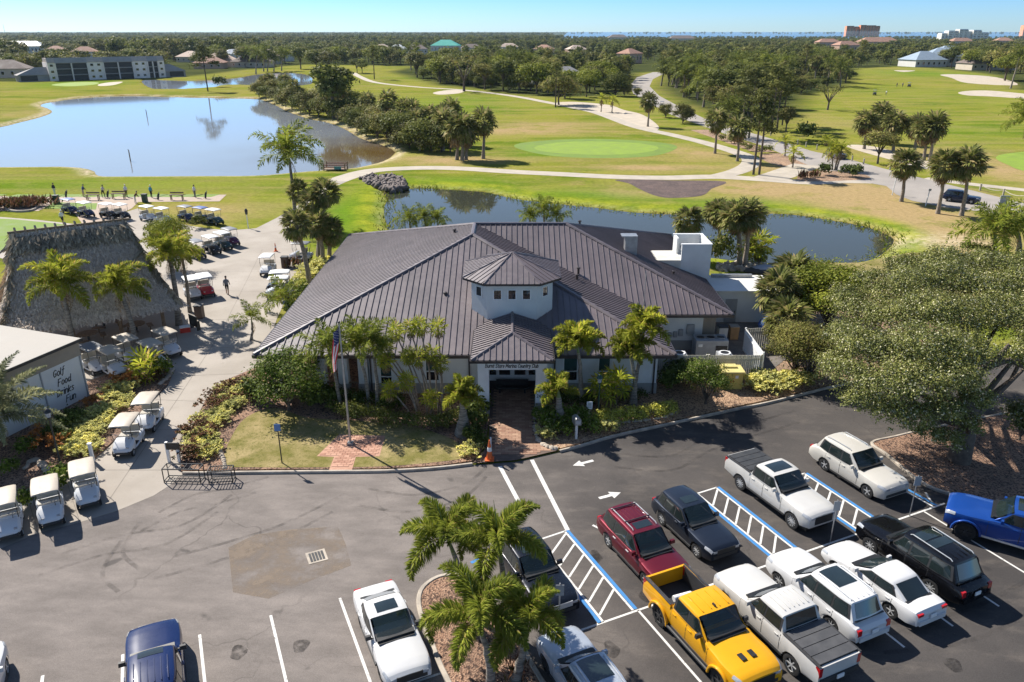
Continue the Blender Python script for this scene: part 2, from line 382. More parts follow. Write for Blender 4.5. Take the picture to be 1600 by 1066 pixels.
# water: sheets that the banks dip under
def water_mat(name, col, trans, rough=0.03, bs=0.7, bd=0.015):
    t = NT(name); P = t.pos()
    t.set(Base_Color=col, Roughness=rough, IOR=1.33, Specular_IOR_Level=0.5, Transmission_Weight=trans)
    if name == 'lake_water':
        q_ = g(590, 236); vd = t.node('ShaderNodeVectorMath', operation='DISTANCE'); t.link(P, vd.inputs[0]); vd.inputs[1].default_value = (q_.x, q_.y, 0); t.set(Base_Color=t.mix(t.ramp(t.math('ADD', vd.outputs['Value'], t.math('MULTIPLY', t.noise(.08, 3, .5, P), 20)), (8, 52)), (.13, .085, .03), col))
    h = t.math('ADD', t.noise(bs, 4, 0.6, t.scale(P, (0.5, 1, 1))), t.math('MULTIPLY', t.noise(bs * 6, 3, 0.6, P), 0.3))
    patch = t.ramp(t.noise(0.02, 3, 0.6, t.scale(P, (0.4, 1, 1))), (0.35, 0.65, 0.1, 1.0))
    t.bump(t.math('MULTIPLY', h, patch), bd, 0.35); return t.m
def sheet(name, pts, z, m, kind='structure', parent=None):
    b = MB(); tr = tessellate_polygon([[Vector((p[0], p[1], 0)) for p in pts]])
    fs = []
    for q in tr:
        a, c_, d = [pts[i] for i in q]
        if (c_[0] - a[0]) * (d[1] - a[1]) - (d[0] - a[0]) * (c_[1] - a[1]) < 0: q = (q[0], q[2], q[1])
        fs.append(tuple(q))
    b.add([(p[0], p[1], z) for p in pts], fs)
    o = b.build(name, m, parent)
    if kind: tag(o, kind=kind)
    return o
def grow(pts, d):
    out = []; n = len(pts)
    A = sum(pts[i][0] * pts[(i + 1) % n][1] - pts[(i + 1) % n][0] * pts[i][1] for i in range(n)); sg = 1 if A > 0 else -1
    for i in range(n):
        a, b = pts[i - 1], pts[(i + 1) % n]; t_ = Vector((b[0] - a[0], b[1] - a[1])).normalized()
        out.append(Vector((pts[i][0] + sg * t_.y * d, pts[i][1] - sg * t_.x * d, 0)))
    return out
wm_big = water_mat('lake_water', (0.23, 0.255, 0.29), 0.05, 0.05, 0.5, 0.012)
wm_pond = water_mat('pond_water', (0.055, 0.06, 0.045), 0.25, 0.03, 0.9, 0.008)
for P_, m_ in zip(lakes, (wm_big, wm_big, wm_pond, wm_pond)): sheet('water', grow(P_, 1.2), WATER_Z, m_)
sheet('water', [(0.06 * SEA_Y, SEA_Y), (1.2 * SEA_Y, SEA_Y), (70000, 60000), (4000, 60000)], -0.2, mat('bay_water', (0.03, 0.13, 0.26), 0.25, 0.1, 0.001, world=True))

# ------------------------------------------------------------------ paving
t = NT('old_asphalt'); P = t.pos()
n1 = t.noise(0.12, 5, 0.6, P); n2 = t.noise(0.9, 6, 0.65, t.rot(P, 0.42, (0.4, 1.0, 1))); n3 = t.noise(40, 3, 0.7, P); n4 = t.noise(3.0, 5, 0.7, P)
c = t.mix(t.ramp(n1, (0.3, 0.72)), (0.054, 0.05, 0.049), (0.092, 0.083, 0.077))
c = t.mix(t.math('MULTIPLY', t.ramp(n2, (0.48, 0.72)), 0.45), c, (0.15, 0.13, 0.112))
c = t.mix(t.math('MULTIPLY', t.ramp(n4, (0.62, 0.75)), 0.3), c, (0.035, 0.034, 0.034))
sx = t.node('ShaderNodeSeparateXYZ'); t.link(P, sx.inputs[0])
old = t.ramp(t.math('ADD', t.math('MULTIPLY', sx.outputs[0], -1.0), t.math('MULTIPLY', n1, 14.0)), (-2.0, 14.0))
c = t.mix(t.math('MULTIPLY', old, 0.7), c, t.mix(t.ramp(n2, (.3, .7)), (0.20, .176, .16), (0.29, 0.255, 0.232)))
ck = t.node('ShaderNodeTexVoronoi', feature='DISTANCE_TO_EDGE'); ck.inputs['Scale'].default_value = .16; dn_ = t.node('ShaderNodeVectorMath', operation='ADD'); nz = t.node('ShaderNodeTexNoise'); nz.inputs['Scale'].default_value = .8; t.link(P, nz.inputs['Vector']); t.link(P, dn_.inputs[0]); sc_ = t.node('ShaderNodeVectorMath', operation='SCALE'); sc_.inputs['Scale'].default_value = 1.6; t.link(nz.outputs['Color'], sc_.inputs[0]); t.link(sc_.outputs[0], dn_.inputs[1]); t.link(dn_.outputs[0], ck.inputs['Vector'])
c = t.mix(t.math('MULTIPLY', t.ramp(ck.outputs['Distance'], (.010, .003)), t.ramp(n1, (.45, .65, 0, .3))), c, (.03, .028, .027))
c = t.mix(t.math('MULTIPLY', t.ramp(t.noise(.7, 2, .5, P), (.70, .76)), .5), c, (.03, .029, .03))
speck = t.node('ShaderNodeTexVoronoi'); speck.inputs['Scale'].default_value = 2.2; t.link(P, speck.inputs['Vector'])
c = t.mix(t.math('MULTIPLY', t.ramp(speck.outputs['Distance'], (0.05, 0.02)), 0.4), c, (0.32, 0.27, 0.22))
c = t.mix(1.0, c, t.mix(t.ramp(n3, (0.3, 0.7)), (0.8, 0.8, 0.8), (1.2, 1.2, 1.2)), 'MULTIPLY')
t.set(Base_Color=c, Roughness=0.9, Specular_IOR_Level=0.12); t.bump(n3, 0.006, 0.5); MT['asphalt'] = t.m
t = NT('drive_concrete'); P = t.pos()
n1 = t.noise(0.25, 5, 0.6, P); n2 = t.noise(2.0, 5, 0.65, P); n3 = t.noise(30, 3, 0.6, P)
c = t.mix(t.ramp(n1, (0.3, 0.7)), (0.28, 0.245, 0.205), (0.365, 0.325, 0.28)); c = t.mix(t.math('MULTIPLY', t.ramp(n2, (0.55, 0.75)), 0.45), c, (0.21, 0.18, 0.155))
c = t.mix(1.0, c, t.mix(n3, (0.9, 0.9, 0.9), (1.1, 1.1, 1.1)), 'MULTIPLY')
t.set(Base_Color=c, Roughness=0.85); t.bump(n3, 0.004, 0.4); MT['concrete'] = t.m
MT['road'] = mat('sunbleached_road', (0.31, 0.28, 0.25), 0.9, 0.12, 0.15, bump=0.004, world=True)
MT['path'] = mat('shell_path', (0.42, 0.37, 0.30), 0.9, 0.12, 0.4, bump=0.01, bscale=8, world=True)
MT['bunker'] = mat('bunker_sand', (0.46, 0.395, 0.31), 0.95, 0.12, 0.3, bump=0.02, bscale=4, world=True)
MT['paver'] = mat('pink_pavers', (0.38, 0.295, 0.23), 0.9, 0.16, 0.8, bump=0.01, world=True)
MT['kerb'] = mat('kerb_concrete', (0.40, 0.35, 0.29), 0.85, 0.25, 1.5, bump=0.01, world=True)
def worn(nm, col):
    t = NT(nm); P = t.pos(); n = t.noise(5, 6, .75, P); t.set(Base_Color=t.mix(t.ramp(n, (.56, .68, 0, .85)), t.mix(t.noise(1.2, 4, .6, P), vary(col, .8), vary(col, 1.1)), (.12, .11, .10)), Roughness=.7); return t.m
MT['line'] = worn('white_road_paint', (0.66, 0.65, 0.62))
MT['blueline'] = worn('blue_road_paint', (0.04, 0.21, 0.50))
MT['green'] = mat('putting_green', (0.19, 0.28, 0.02), 0.9, 0.12, 0.5, world=True)
MT['fringe'] = mat('green_fringe', (0.135, 0.215, 0.016), 0.9, 0.15, 0.4, world=True)
def mulch(name, a, b_, dark):
    t = NT(name); P = t.pos(); v = t.node('ShaderNodeTexVoronoi'); v.inputs['Scale'].default_value = 13.0; t.link(P, v.inputs['Vector'])
    sep = t.node('ShaderNodeSeparateColor'); t.link(v.outputs['Color'], sep.inputs[0])
    c = t.mix(sep.outputs[0], a, b_); c = t.mix(t.ramp(sep.outputs[1], (0.6, 0.8)), c, dark)
    c = t.mix(1.0, c, t.mix(t.ramp(t.noise(0.5, 4, 0.6, P), (0.3, 0.7)), (0.75, 0.75, 0.75), (1.25, 1.2, 1.15)), 'MULTIPLY')
    t.set(Base_Color=c, Roughness=0.95); t.bump(v.outputs['Distance'], 0.06, 0.8); return t.m
MT['mulch'] = mulch('brown_mulch', (0.20, 0.115, 0.075), (0.34, 0.22, 0.15), (0.07, 0.04, 0.028))
MT['mulchdark'] = mulch('dark_mulch', (0.10, 0.07, 0.06), (0.16, 0.11, 0.10), (0.05, 0.035, 0.03))
MT['mulchgold'] = mulch('golden_mulch', (0.30, 0.19, 0.12), (0.46, 0.32, 0.21), (0.14, 0.085, 0.055))
t = NT('dry_lawn'); P = t.pos()
n1 = t.noise(0.5, 5, 0.65, P); n2 = t.noise(5, 5, 0.7, P); n3 = t.noise(30, 3, 0.7, P)
c = t.mix(t.ramp(n1, (0.3, 0.7)), (0.17, 0.16, 0.05), (0.36, 0.29, 0.15)); c = t.mix(t.math('MULTIPLY', t.ramp(n2, (0.48, 0.7)), 0.75), c, (0.11, 0.12, 0.03))
c = t.mix(1.0, c, t.mix(t.ramp(n3, (0.3, 0.7)), (0.72, 0.72, 0.7), (1.25, 1.22, 1.2)), 'MULTIPLY')
t.set(Base_Color=c, Roughness=1.0, Specular_IOR_Level=0.0); t.bump(n3, 0.03, 0.6); MT['lawn'] = t.m

Z1, Z2, Z3, Z4, Z5 = 0.010, 0.016, 0.022, 0.028, 0.034
def strip(name, pts, hw, z, m, kind='structure', smooth=5, parent=None):
    P_ = smooth_open([Vector((p[0], p[1], 0)) for p in pts], smooth) if smooth > 1 else [Vector((p[0], p[1], 0)) for p in pts]
    L_, R_ = [], []
    for i, p in enumerate(P_):
        d = (P_[min(i + 1, len(P_) - 1)] - P_[max(i - 1, 0)]).normalized(); n_ = Vector((-d.y, d.x, 0)) * hw
        L_.append((p + n_).to_tuple()[:2] + (z,)); R_.append((p - n_).to_tuple()[:2] + (z,))
    o = MB().grid([R_, L_]).build(name, m, parent)
    if kind: tag(o, kind=kind)
    return o
def kerb(pts, w=0.17, h=0.15, z0=0.0, closed=False, m=None, name='kerb'):
    P_ = [Vector((p[0], p[1], 0)) for p in pts]
    P_ = smooth_closed(P_, 4) if closed else smooth_open(P_, 4)
    n = len(P_); rows = [[], [], [], [], [], []]
    for i, p in enumerate(P_ + ([P_[0]] if closed else [])):
        a = P_[(i - 1) % n] if closed else P_[max(i - 1, 0)]; b_ = P_[(i + 1) % n] if closed else P_[min(i + 1, n - 1)]
        d = (b_ - a).normalized(); q = Vector((-d.y, d.x, 0))
        for k, (o_, zz) in enumerate(((-w / 2, z0), (-w / 2, h - 0.03), (-w / 2 + 0.03, h), (w / 2 - 0.03, h), (w / 2, h - 0.03), (w / 2, z0))):
            rows[k].append((p + q * o_).to_tuple()[:2] + (zz,))
    return tag(MB().grid(rows).build(name, m or MT['kerb'], smooth=35), kind='structure')
KERB_W = [(286, 741), (330, 741), (400, 740), (500, 739), (600, 738), (660, 735), (700, 731.5), (738, 727)]
KERB_E = [(874, 707), (912, 697), (960, 683), (1037, 666), (1100, 652), (1150, 641), (1200, 631), (1260, 616), (1310, 604), (1420, 585), (1560, 566), (1760, 545)]
EDGE_W = [(-120, 905), (0, 858), (62, 833), (124, 817), (182, 799), (240, 775), (268, 757)]
lot = gp(EDGE_W) + gp(KERB_W) + gp([(806, 722)]) + gp(KERB_E)
lot = [Vector((-70, lot[0].y - 4, 0))] + lot + [Vector((95, lot[-1].y, 0)), Vector((95, -50, 0)), Vector((-70, -50, 0))]
sheet('car_park', lot, Z1, MT['asphalt'])
kerb(gp(KERB_W)); kerb(gp(KERB_E))
# concrete cart drive
DRIVE = [(-120, 905), (0, 858), (62, 833), (124, 817), (182, 799), (240, 775), (268, 757), (286, 741), (283, 722), (290, 700), (302, 668), (318, 634), (346, 602), (396, 586), (416, 560), (432, 500), (446, 470), (464, 440), (478, 415), (480, 398), (470, 384), (452, 376), (446, 368), (458, 345), (484, 316), (512, 297), (535, 287), (548, 281),
         (530, 277), (518, 283), (492, 302), (460, 325), (430, 342), (400, 357), (362, 360), (330, 358), (290, 352), (245, 338), (215, 326), (130, 352), (60, 344), (-120, 330), (-120, 370), (60, 420), (-60, 520), (-60, 640), (130, 600), (150, 605), (205, 575), (268, 590), (262, 603), (240, 625), (206, 662), (168, 700), (150, 716), (100, 745), (40, 765), (-120, 812)]
sheet('cart_drive', gp(DRIVE), Z2, MT['concrete'])
# joints saw-cut into the drive
jm = mat('concrete_joint', (0.19, 0.165, 0.14), 0.9, 0.2, 2, world=True)
for a, b_ in [((165, 790), (280, 620)), ((280, 620), (345, 520)), ((345, 520), (385, 440)), ((385, 440), (410, 390)), ((150, 735), (285, 735)), ((205, 672), (300, 672)), ((243, 625), (322, 628)), ((285, 588), (400, 583)), ((300, 540), (415, 548)), ((320, 500), (430, 500)), ((290, 452), (450, 458)), ((330, 425), (470, 425)), ((60, 833), (40, 768)), ((125, 817), (102, 745))]:
    p, q = g(*a), g(*b_); strip('joint', [p, q], 0.014, Z3, jm, smooth=1)
TEE = [(-120, 309), (-40, 307), (354, 304.5), (343, 315), (216, 316), (206, 326), (150, 352), (130, 352), (118, 335), (85, 322), (68, 326), (60, 330), (-120, 330)]
sheet('tee_line', gp(TEE), Z3, MT['paver'])
for u in (-16, 30, 75, 108, 140, 172, 206, 238, 266, 294, 320):
    p = g(u, 306.5); o = sheet('turf_mat', [(p.x - 1.6, p.y - 0.8), (p.x + 1.2, p.y - 0.8), (p.x + 1.9, p.y + 1.2), (p.x - 0.9, p.y + 1.2)], Z4, MT['fringe'])
sheet('grass', gp([(68, 326), (84, 316.5), (152, 318), (150, 328)]), Z4, MT['fringe'])
# greens, bunkers, beds, road and paths
c0 = g(932, 231)
sheet('fringe', [(c0.x + 16.5 * math.cos(a) * (1 + .08 * math.sin(3 * a)), c0.y + 14 * math.sin(a)) for a in np.linspace(0, 2 * math.pi, 60)[:-1]], Z1, MT['fringe'])
sheet('putting_green', [(c0.x + 12.7 * math.cos(a) * (1 + .04 * math.sin(2 * a)), c0.y + 9.7 * math.sin(a)) for a in np.linspace(0, 2 * math.pi, 60)[:-1]], Z2, MT['green'])
sheet('putting_green', smooth_closed(gp([(1556, 247), (1575, 240), (1650, 236), (1720, 255), (1680, 272), (1605, 268), (1575, 258)])), Z2, MT['green'])
sheet('putting_green', smooth_closed(gp([(-80, 345), (0, 342), (60, 347), (105, 353), (60, 366), (20, 385), (-80, 410)])), Z4, MT['fringe'])
sheet('putting_green', smooth_closed(gp([(80, 133), (110, 129), (150, 128.5), (150, 132), (110, 135)])), Z2, MT['green'])
for B_ in ([(868, 161), (900, 159.5), (950, 164), (975, 172), (1000, 178), (1017, 187), (1030, 200), (1016, 205), (985, 196), (935, 178), (895, 168)],
           [(677, 145), (700, 141), (727, 141.5), (716, 146), (686, 148)], [(154, 132), (170, 129), (192, 128), (178, 133), (156, 134.5)],
           [(1497, 145), (1515, 142), (1550, 142), (1610, 148), (1640, 156), (1550, 151), (1510, 149)], [(1469, 117), (1500, 116.5), (1557, 121), (1590, 133), (1512, 130), (1487, 122)],
           [(1397, 110), (1430, 110.5), (1412, 112.5)], [(1322, 229), (1350, 227), (1395, 236), (1450, 252), (1452, 265), (1392, 250)]):
    sheet('bunker', smooth_closed(gp(B_), 4), Z2, MT['bunker'])
sheet('mulch_bed', smooth_closed(gp([(963, 281), (1050, 282), (1133, 284), (1112, 295), (1096, 306), (1050, 309.5), (1024, 306), (1000, 296), (983, 287)]), 4), Z2, MT['mulchdark'])
ROAD = [(1020, 113), (995, 121), (984, 134), (990, 147), (1012, 160), (1050, 180), (1095, 196), (1140, 212), (1192, 228), (1230, 244), (1262, 258), (1298, 272), (1340, 283), (1385, 291), (1400, 304), (1425, 314), (1475, 324), (1535, 331), (1600, 342), (1760, 375), (1760, 350), (1600, 318), (1499, 293), (1438, 278), (1390, 266), (1330, 250), (1267, 236), (1238, 226), (1198, 215), (1137, 197), (1100, 185), (1062, 167), (1030, 150), (1015, 135), (1020, 124), (1042, 113)]
sheet('road', gp(ROAD), Z3, MT['road'])
strip('path', gp([(525, 283), (545, 276), (570, 269), (600, 265), (660, 262.5), (720, 263.5), (800, 268.5), (880, 272.5), (960, 276.5), (1040, 278), (1120, 276.5), (1200, 281), (1260, 285), (1310, 283), (1372, 284)]), 1.9, Z2 + .004, MT['path'])
strip('path', gp([(1120, 276.5), (1152, 268), (1171, 258), (1172, 248), (1150, 238), (1100, 223), (1050, 211), (1017, 204), (987, 196), (935, 177), (900, 169), (865, 162), (800, 150), (725, 141), (650, 136), (587, 129), (562, 120), (552, 114)]), 1.7, Z2 + .008, MT['path'])
strip('path', gp([(1200, 280), (1235, 268), (1262, 258)]), 2.6, Z2 + .011, MT['path'])
strip('path', gp([(1445, 279), (1500, 286), (1600, 297), (1760, 314)]), 1.3, Z2, MT['path'])
sheet('road_bed', smooth_closed(gp([(1186, 243), (1222, 240), (1258, 246), (1268, 256), (1245, 264), (1205, 256)]), 4), Z1, MT['mulchgold'])
sheet('road_bed', smooth_closed(gp([(1250, 283), (1256, 270), (1290, 267), (1340, 271), (1360, 278), (1330, 282)]), 4), Z4, MT['mulchgold'])
strip('road_bed', gp([(1092, 203), (1125, 214), (1160, 226), (1195, 238)]), 2.2, Z1, MT['mulchgold'])

# ------------------------------------------------------------------ kerbed beds round the club house
BED_W = [(283, 738), (400, 736), (500, 735.5), (600, 734.5), (660, 731.5), (700, 728), (740, 722), (757, 700), (764, 660), (764, 560), (440, 552), (404, 575), (348, 598), (319, 632), (302, 667), (289, 702), (283, 722)]
tag(MB().prism([(q.x, q.y) for q in gp(BED_W)], 0, .11).build('planting_bed', MT['mulch']), kind='structure')
BED_E = [(876, 703), (912, 693), (960, 679), (1037, 662), (1100, 648), (1150, 637), (1200, 627), (1260, 612), (1310, 600), (1420, 581), (1480, 520), (1330, 420), (1190, 420), (1190, 500), (1060, 500), (1060, 560), (840, 560), (838, 600), (836, 645), (838, 690)]
tag(MB().prism([(q.x, q.y) for q in gp(BED_E)], 0, .11).build('planting_bed', MT['mulchgold']), kind='structure')
sheet('front_lawn', smooth_closed(gp([(352, 728), (360, 690), (385, 655), (430, 640), (480, 655), (560, 660), (640, 668), (708, 690), (728, 715), (690, 724), (600, 731.5), (500, 733), (400, 733)]), 4), 0.116, MT['lawn'])
sheet('lawn', gp([(1200, 411), (1345, 411), (1420, 395), (1640, 395), (1640, 520), (1330, 480), (1290, 470), (1200, 430)]), 0.02, MT['lawn'])
BED_N = [(130, 600), (206, 574), (268, 589), (262, 603), (240, 625), (206, 662), (168, 700), (150, 716), (100, 745), (40, 765), (-120, 812), (-160, 640)]
tag(MB().prism([(q.x, q.y) for q in gp(BED_N)], 0, .09).build('planting_bed', MT['mulch']), kind='structure')
# oak island
ISL_OAK = [(1362, 694), (1400, 684), (1455, 671), (1560, 650), (1760, 612), (1760, 830), (1560, 790), (1478, 772), (1442, 757), (1412, 735), (1385, 712)]
sheet('oak_island', gp(ISL_OAK, 0), 0.11, MT['mulch']); kerb(gp(ISL_OAK), closed=True)
# palm island
ISL_P = [(694, 902), (736, 910), (790, 965), (830, 1040), (880, 1140), (760, 1150), (700, 1066), (672, 1000), (655, 950), (662, 920)]
sheet('palm_island', smooth_closed(gp(ISL_P), 4), 0.11, MT['mulch']); kerb(gp(ISL_P), closed=True, w=0.2)
# ------------------------------------------------------------------ foliage kit
MT['palm_leaf'] = leafmat('palm_leaflet', (0.15, 0.205, 0.028), (0.33, 0.36, 0.065), 0.4, 0.4, c3=(0.30, 0.24, 0.09), c3p=0.93)
MT['palm_far'] = leafmat('far_palm_leaflet', (0.10, 0.135, 0.03), (0.2, 0.22, 0.06), 0.35)
MT['palm_yellow'] = leafmat('yellow_green_palm_leaflet', (0.23, 0.29, 0.03), (0.44, 0.44, 0.07), 0.5, 0.4, c3=(0.38, 0.28, 0.10), c3p=0.9)
MT['fan_leaf'] = leafmat('fan_palm_leaf', (0.125, 0.15, 0.04), (0.28, 0.28, 0.115), 0.32, 0.4, c3=(0.32, 0.27, 0.14), c3p=0.86)
MT['fan_bright'] = leafmat('bright_fan_palm_leaf', (0.25, 0.32, 0.028), (0.5, 0.5, 0.08), 0.5, 0.4, c3=(0.42, 0.33, 0.12), c3p=0.86)
MT['dead_leaf'] = leafmat('dead_palm_leaf', (0.17, 0.11, 0.06), (0.32, 0.24, 0.15), 0.15, 0.8)
MT['date_leaf'] = leafmat('silver_green_palm_leaflet', (0.2, 0.22, 0.11), (0.38, 0.39, 0.24), 0.3, 0.45)
MT['oak_leaf'] = leafmat('oak_leaf', (0.09, 0.118, 0.032), (0.27, 0.275, 0.10), 0.16, 0.45, big=1.1, c3=(0.5, 0.49, 0.36), c3p=0.88)  # c3: pale share of leaves paints sun glints into the crown colour
MT['tree_leaf'] = leafmat('broad_tree_leaf', (0.09, 0.115, 0.028), (0.20, 0.22, 0.06), 0.3, 0.5, 0.3, big=0.25)
MT['tree_olive'] = leafmat('olive_tree_leaf', (0.13, 0.145, 0.042), (0.27, 0.26, 0.09), 0.3, 0.5, 0.3, big=0.25, c3=(0.2, 0.16, 0.09), c3p=0.88)
MT['tree_bright'] = leafmat('bright_tree_leaf', (0.13, 0.17, 0.022), (0.26, 0.28, 0.05), 0.28, 0.5, 0.25, big=0.25)
MT['pine_leaf'] = leafmat('pine_needle', (0.10, 0.118, 0.038), (0.19, 0.20, 0.07), 0.3, 0.6, 0.3, big=0.25)
MT['shrub_dark'] = leafmat('dark_shrub_leaf', (0.04, 0.066, 0.016), (0.13, 0.165, 0.04), 0.2, 0.3, big=1.5)
MT['shrub_round'] = leafmat('round_shrub_leaf', (0.06, 0.105, 0.015), (0.19, 0.25, 0.045), 0.25, 0.3, big=1.5, c3=(0.35, 0.33, 0.2), c3p=0.93)
MT['croton'] = leafmat('yellow_croton_leaf', (0.60, 0.60, 0.18), (0.86, 0.82, 0.44), 0.35, 0.4, big=1.5, c3=(0.14, 0.19, 0.04), c3p=0.88)
MT['ti_red'] = leafmat('copper_leaf', (0.13, 0.06, 0.045), (0.27, 0.15, 0.09), 0.25, 0.4, big=1.5, c3=(0.10, 0.10, 0.03), c3p=0.75)
MT['ti_orange'] = leafmat('orange_leaf', (0.40, 0.16, 0.05), (0.55, 0.28, 0.10), 0.3, 0.4)
MT['hedge'] = leafmat('hedge_leaf', (0.08, 0.105, 0.02), (0.21, 0.23, 0.055), 0.22, 0.35, big=1.2, c3=(0.34, 0.30, 0.14), c3p=0.92)
MT['hedge_gold'] = leafmat('golden_hedge_leaf', (0.42, 0.44, 0.05), (0.78, 0.74, 0.2), 0.28, 0.4, big=1.2, c3=(0.12, 0.15, 0.03), c3p=0.88)
MT['reed'] = leafmat('pond_reed', (0.16, 0.23, 0.02), (0.32, 0.34, 0.05), 0.3, 0.6, big=0.3, c3=(0.3, 0.24, 0.1), c3p=0.85)

def cat_arr(parts):
    V = []; Fs = []; k = 0
    for v, f in parts:
        V.append(v); Fs.append(f + k); k += len(v)
    return np.concatenate(V), np.concatenate(Fs)
def xf(arr, M):
    v, f = arr; M = np.array(M); return v @ M[:3, :3].T + M[:3, 3], f
def ribbon(pts, w):
    """flat strip along pts, turned into quads"""
    pts = np.asarray(pts); n = len(pts); d = np.gradient(pts, axis=0); s = np.stack([-d[:, 1], d[:, 0], np.zeros(n)], 1)
    s /= np.linalg.norm(s, axis=1, keepdims=True) + 1e-9; w = np.asarray(w).reshape(-1, 1)
    V = np.concatenate([pts + s * w, pts - s * w]); i = np.arange(n - 1)
    return V, np.stack([i, i + 1, n + i + 1, n + i], 1)
def feather(L=3.0, droop=1.3, n=34, ll=0.55, lw=0.045, plume=0, seed=0, up=0.15, base=0.12):
    r = np.random.default_rng(seed); T = np.linspace(0, 1, 13); ang = -droop * T ** 1.5 + up
    dx = np.cos(ang) * L / 12; dz = np.sin(ang) * L / 12
    C = np.stack([np.concatenate([[0], np.cumsum(dx[:-1])]), np.zeros(13) + 0.06 * L * r.normal() * T ** 2, np.concatenate([[0], np.cumsum(dz[:-1])])], 1)
    parts = [ribbon(C, np.linspace(0.05, 0.012, 13))]
    vs = []; fs = []
    for i in range(n):
        t = base + (1 - base) * (i + 0.5) / n; k = t * 12; i0 = min(int(k), 11); p = C[i0] + (C[i0 + 1] - C[i0]) * (k - i0); d = C[i0 + 1] - C[i0]; d = d / np.linalg.norm(d)
        nn = np.array([-d[2], 0, d[0]]); le = ll * (math.sin(math.pi * min(t * 0.9 + 0.16, 1.0)) * 0.8 + 0.25) * r.uniform(0.85, 1.15)
        dirs = []
        for sd in (-1, 1):
            if plume:
                for q in range(plume): dirs.append((sd, r.uniform(-1.0, 1.2)))
            else: dirs.append((sd, r.uniform(-0.15, 0.3)))
        for sd, e in dirs:
            v = np.array([0, sd, 0]) * math.cos(e) + nn * math.sin(e) + d * r.uniform(0.45, 0.75); v /= np.linalg.norm(v)
            tip = p + v * le + np.array([0, 0, -le * le * r.uniform(0.22, 0.42)])
            mid = p + v * le * 0.5; w = np.cross(v, nn); w = w / (np.linalg.norm(w) + 1e-9) * lw * 0.7 + nn * lw * 0.3 * r.normal()
            b = len(vs); vs += [p, mid + w, tip, mid - w]; fs.append([b, b + 1, b + 2, b + 3])
    parts.append((np.array(vs), np.array(fs))); return cat_arr(parts)
def fan(p=0.9, L=0.8, n=17, seed=0, spread=1.95, droop=0.35, w=0.06):
    r = np.random.default_rng(seed); vs = []; fs = []
    hub = np.array([p, 0, -0.12 * p])
    parts = [ribbon(np.array([[0, 0, 0], [p * 0.5, 0, 0.03], hub]), [0.025, 0.018, 0.02])]
    for i in range(n):
        a = lerp(-spread, spread, i / (n - 1)); le = L * (1 - 0.25 * abs(a) / spread) * r.uniform(0.9, 1.1)
        v = np.array([math.cos(a), math.sin(a), 0.10 * math.cos(3 * a)]); s = np.array([-math.sin(a), math.cos(a), 0]) * w * L / 0.8
        z = np.array([0, 0, 1.0]); b = len(vs)
        vs += [hub, hub + v * le * 0.6 + s + z * 0.05 * (-1) ** i, hub + v * le - z * droop * le * r.uniform(0.5, 1.3), hub + v * le * 0.6 - s]; fs.append([b, b + 1, b + 2, b + 3])
    parts.append((np.array(vs), np.array(fs))); return cat_arr(parts)
def arr_mesh(name, arr, m): return fast_mesh(name, arr[0], arr[1], m)
def frond_M(az, el, roll=0.0, sc=1.0, off=(0, 0, 0)):
    return Matrix.Translation(off) @ Matrix.Rotation(az, 4, 'Z') @ Matrix.Rotation(-el, 4, 'Y') @ Matrix.Rotation(roll, 4, 'X') @ Matrix.Scale(sc, 4)
def leafcloud(lobes, n, size, seed=0, clump=0.28, per=14, shell=0.55, flat=0.45, aspect=0.55):
    """leaf-sized quads in clumps spread through the outer part of several lobes"""
    r = np.random.default_rng(seed); L = np.array([(*c, *rad) for c, rad in lobes], float)
    vol = (L[:, 3] * L[:, 4] + L[:, 4] * L[:, 5] + L[:, 3] * L[:, 5]); nc = max(1, n // per)
    k = r.choice(len(L), nc, p=vol / vol.sum()); d = r.normal(size=(nc, 3)); d[:, 2] = np.where(d[:, 2] < -0.5, -d[:, 2] * 0.6, d[:, 2]); d /= np.linalg.norm(d, axis=1, keepdims=True)
    rad = (shell + (1 - shell) * r.random(nc) ** 0.6) * (0.86 + 0.22 * np.sin(d[:, 0] * 7 + k) * np.sin(d[:, 1] * 6 + 2 * k))
    cc = L[k, :3] + d * L[k, 3:] * rad[:, None]; dd = np.repeat(d, per, 0)
    cs = np.repeat(L[k, 3:].mean(1) * clump * r.uniform(0.5, 1.2, nc), per)[:, None]
    of = r.normal(size=(nc * per, 3)); P = np.repeat(cc, per, 0) + of * cs * np.array([1, 1, 0.7]); of /= np.linalg.norm(of, axis=1, keepdims=True)
    N = dd * 0.5 + of * 0.75 + r.normal(size=P.shape) * 0.5 + np.array([0, 0, flat]); N /= np.linalg.norm(N, axis=1, keepdims=True)
    a = np.cross(N, r.normal(size=P.shape)); a /= np.linalg.norm(a, axis=1, keepdims=True) + 1e-9; b = np.cross(N, a)
    s = size * r.uniform(0.6, 1.35, len(P))[:, None]; a = a * s; b = b * s * aspect
    V = np.stack([P - a, P + b - N * s * 0.15, P + a, P - b - N * s * 0.15], 1).reshape(-1, 3)
    return V, np.arange(len(V)).reshape(-1, 4)

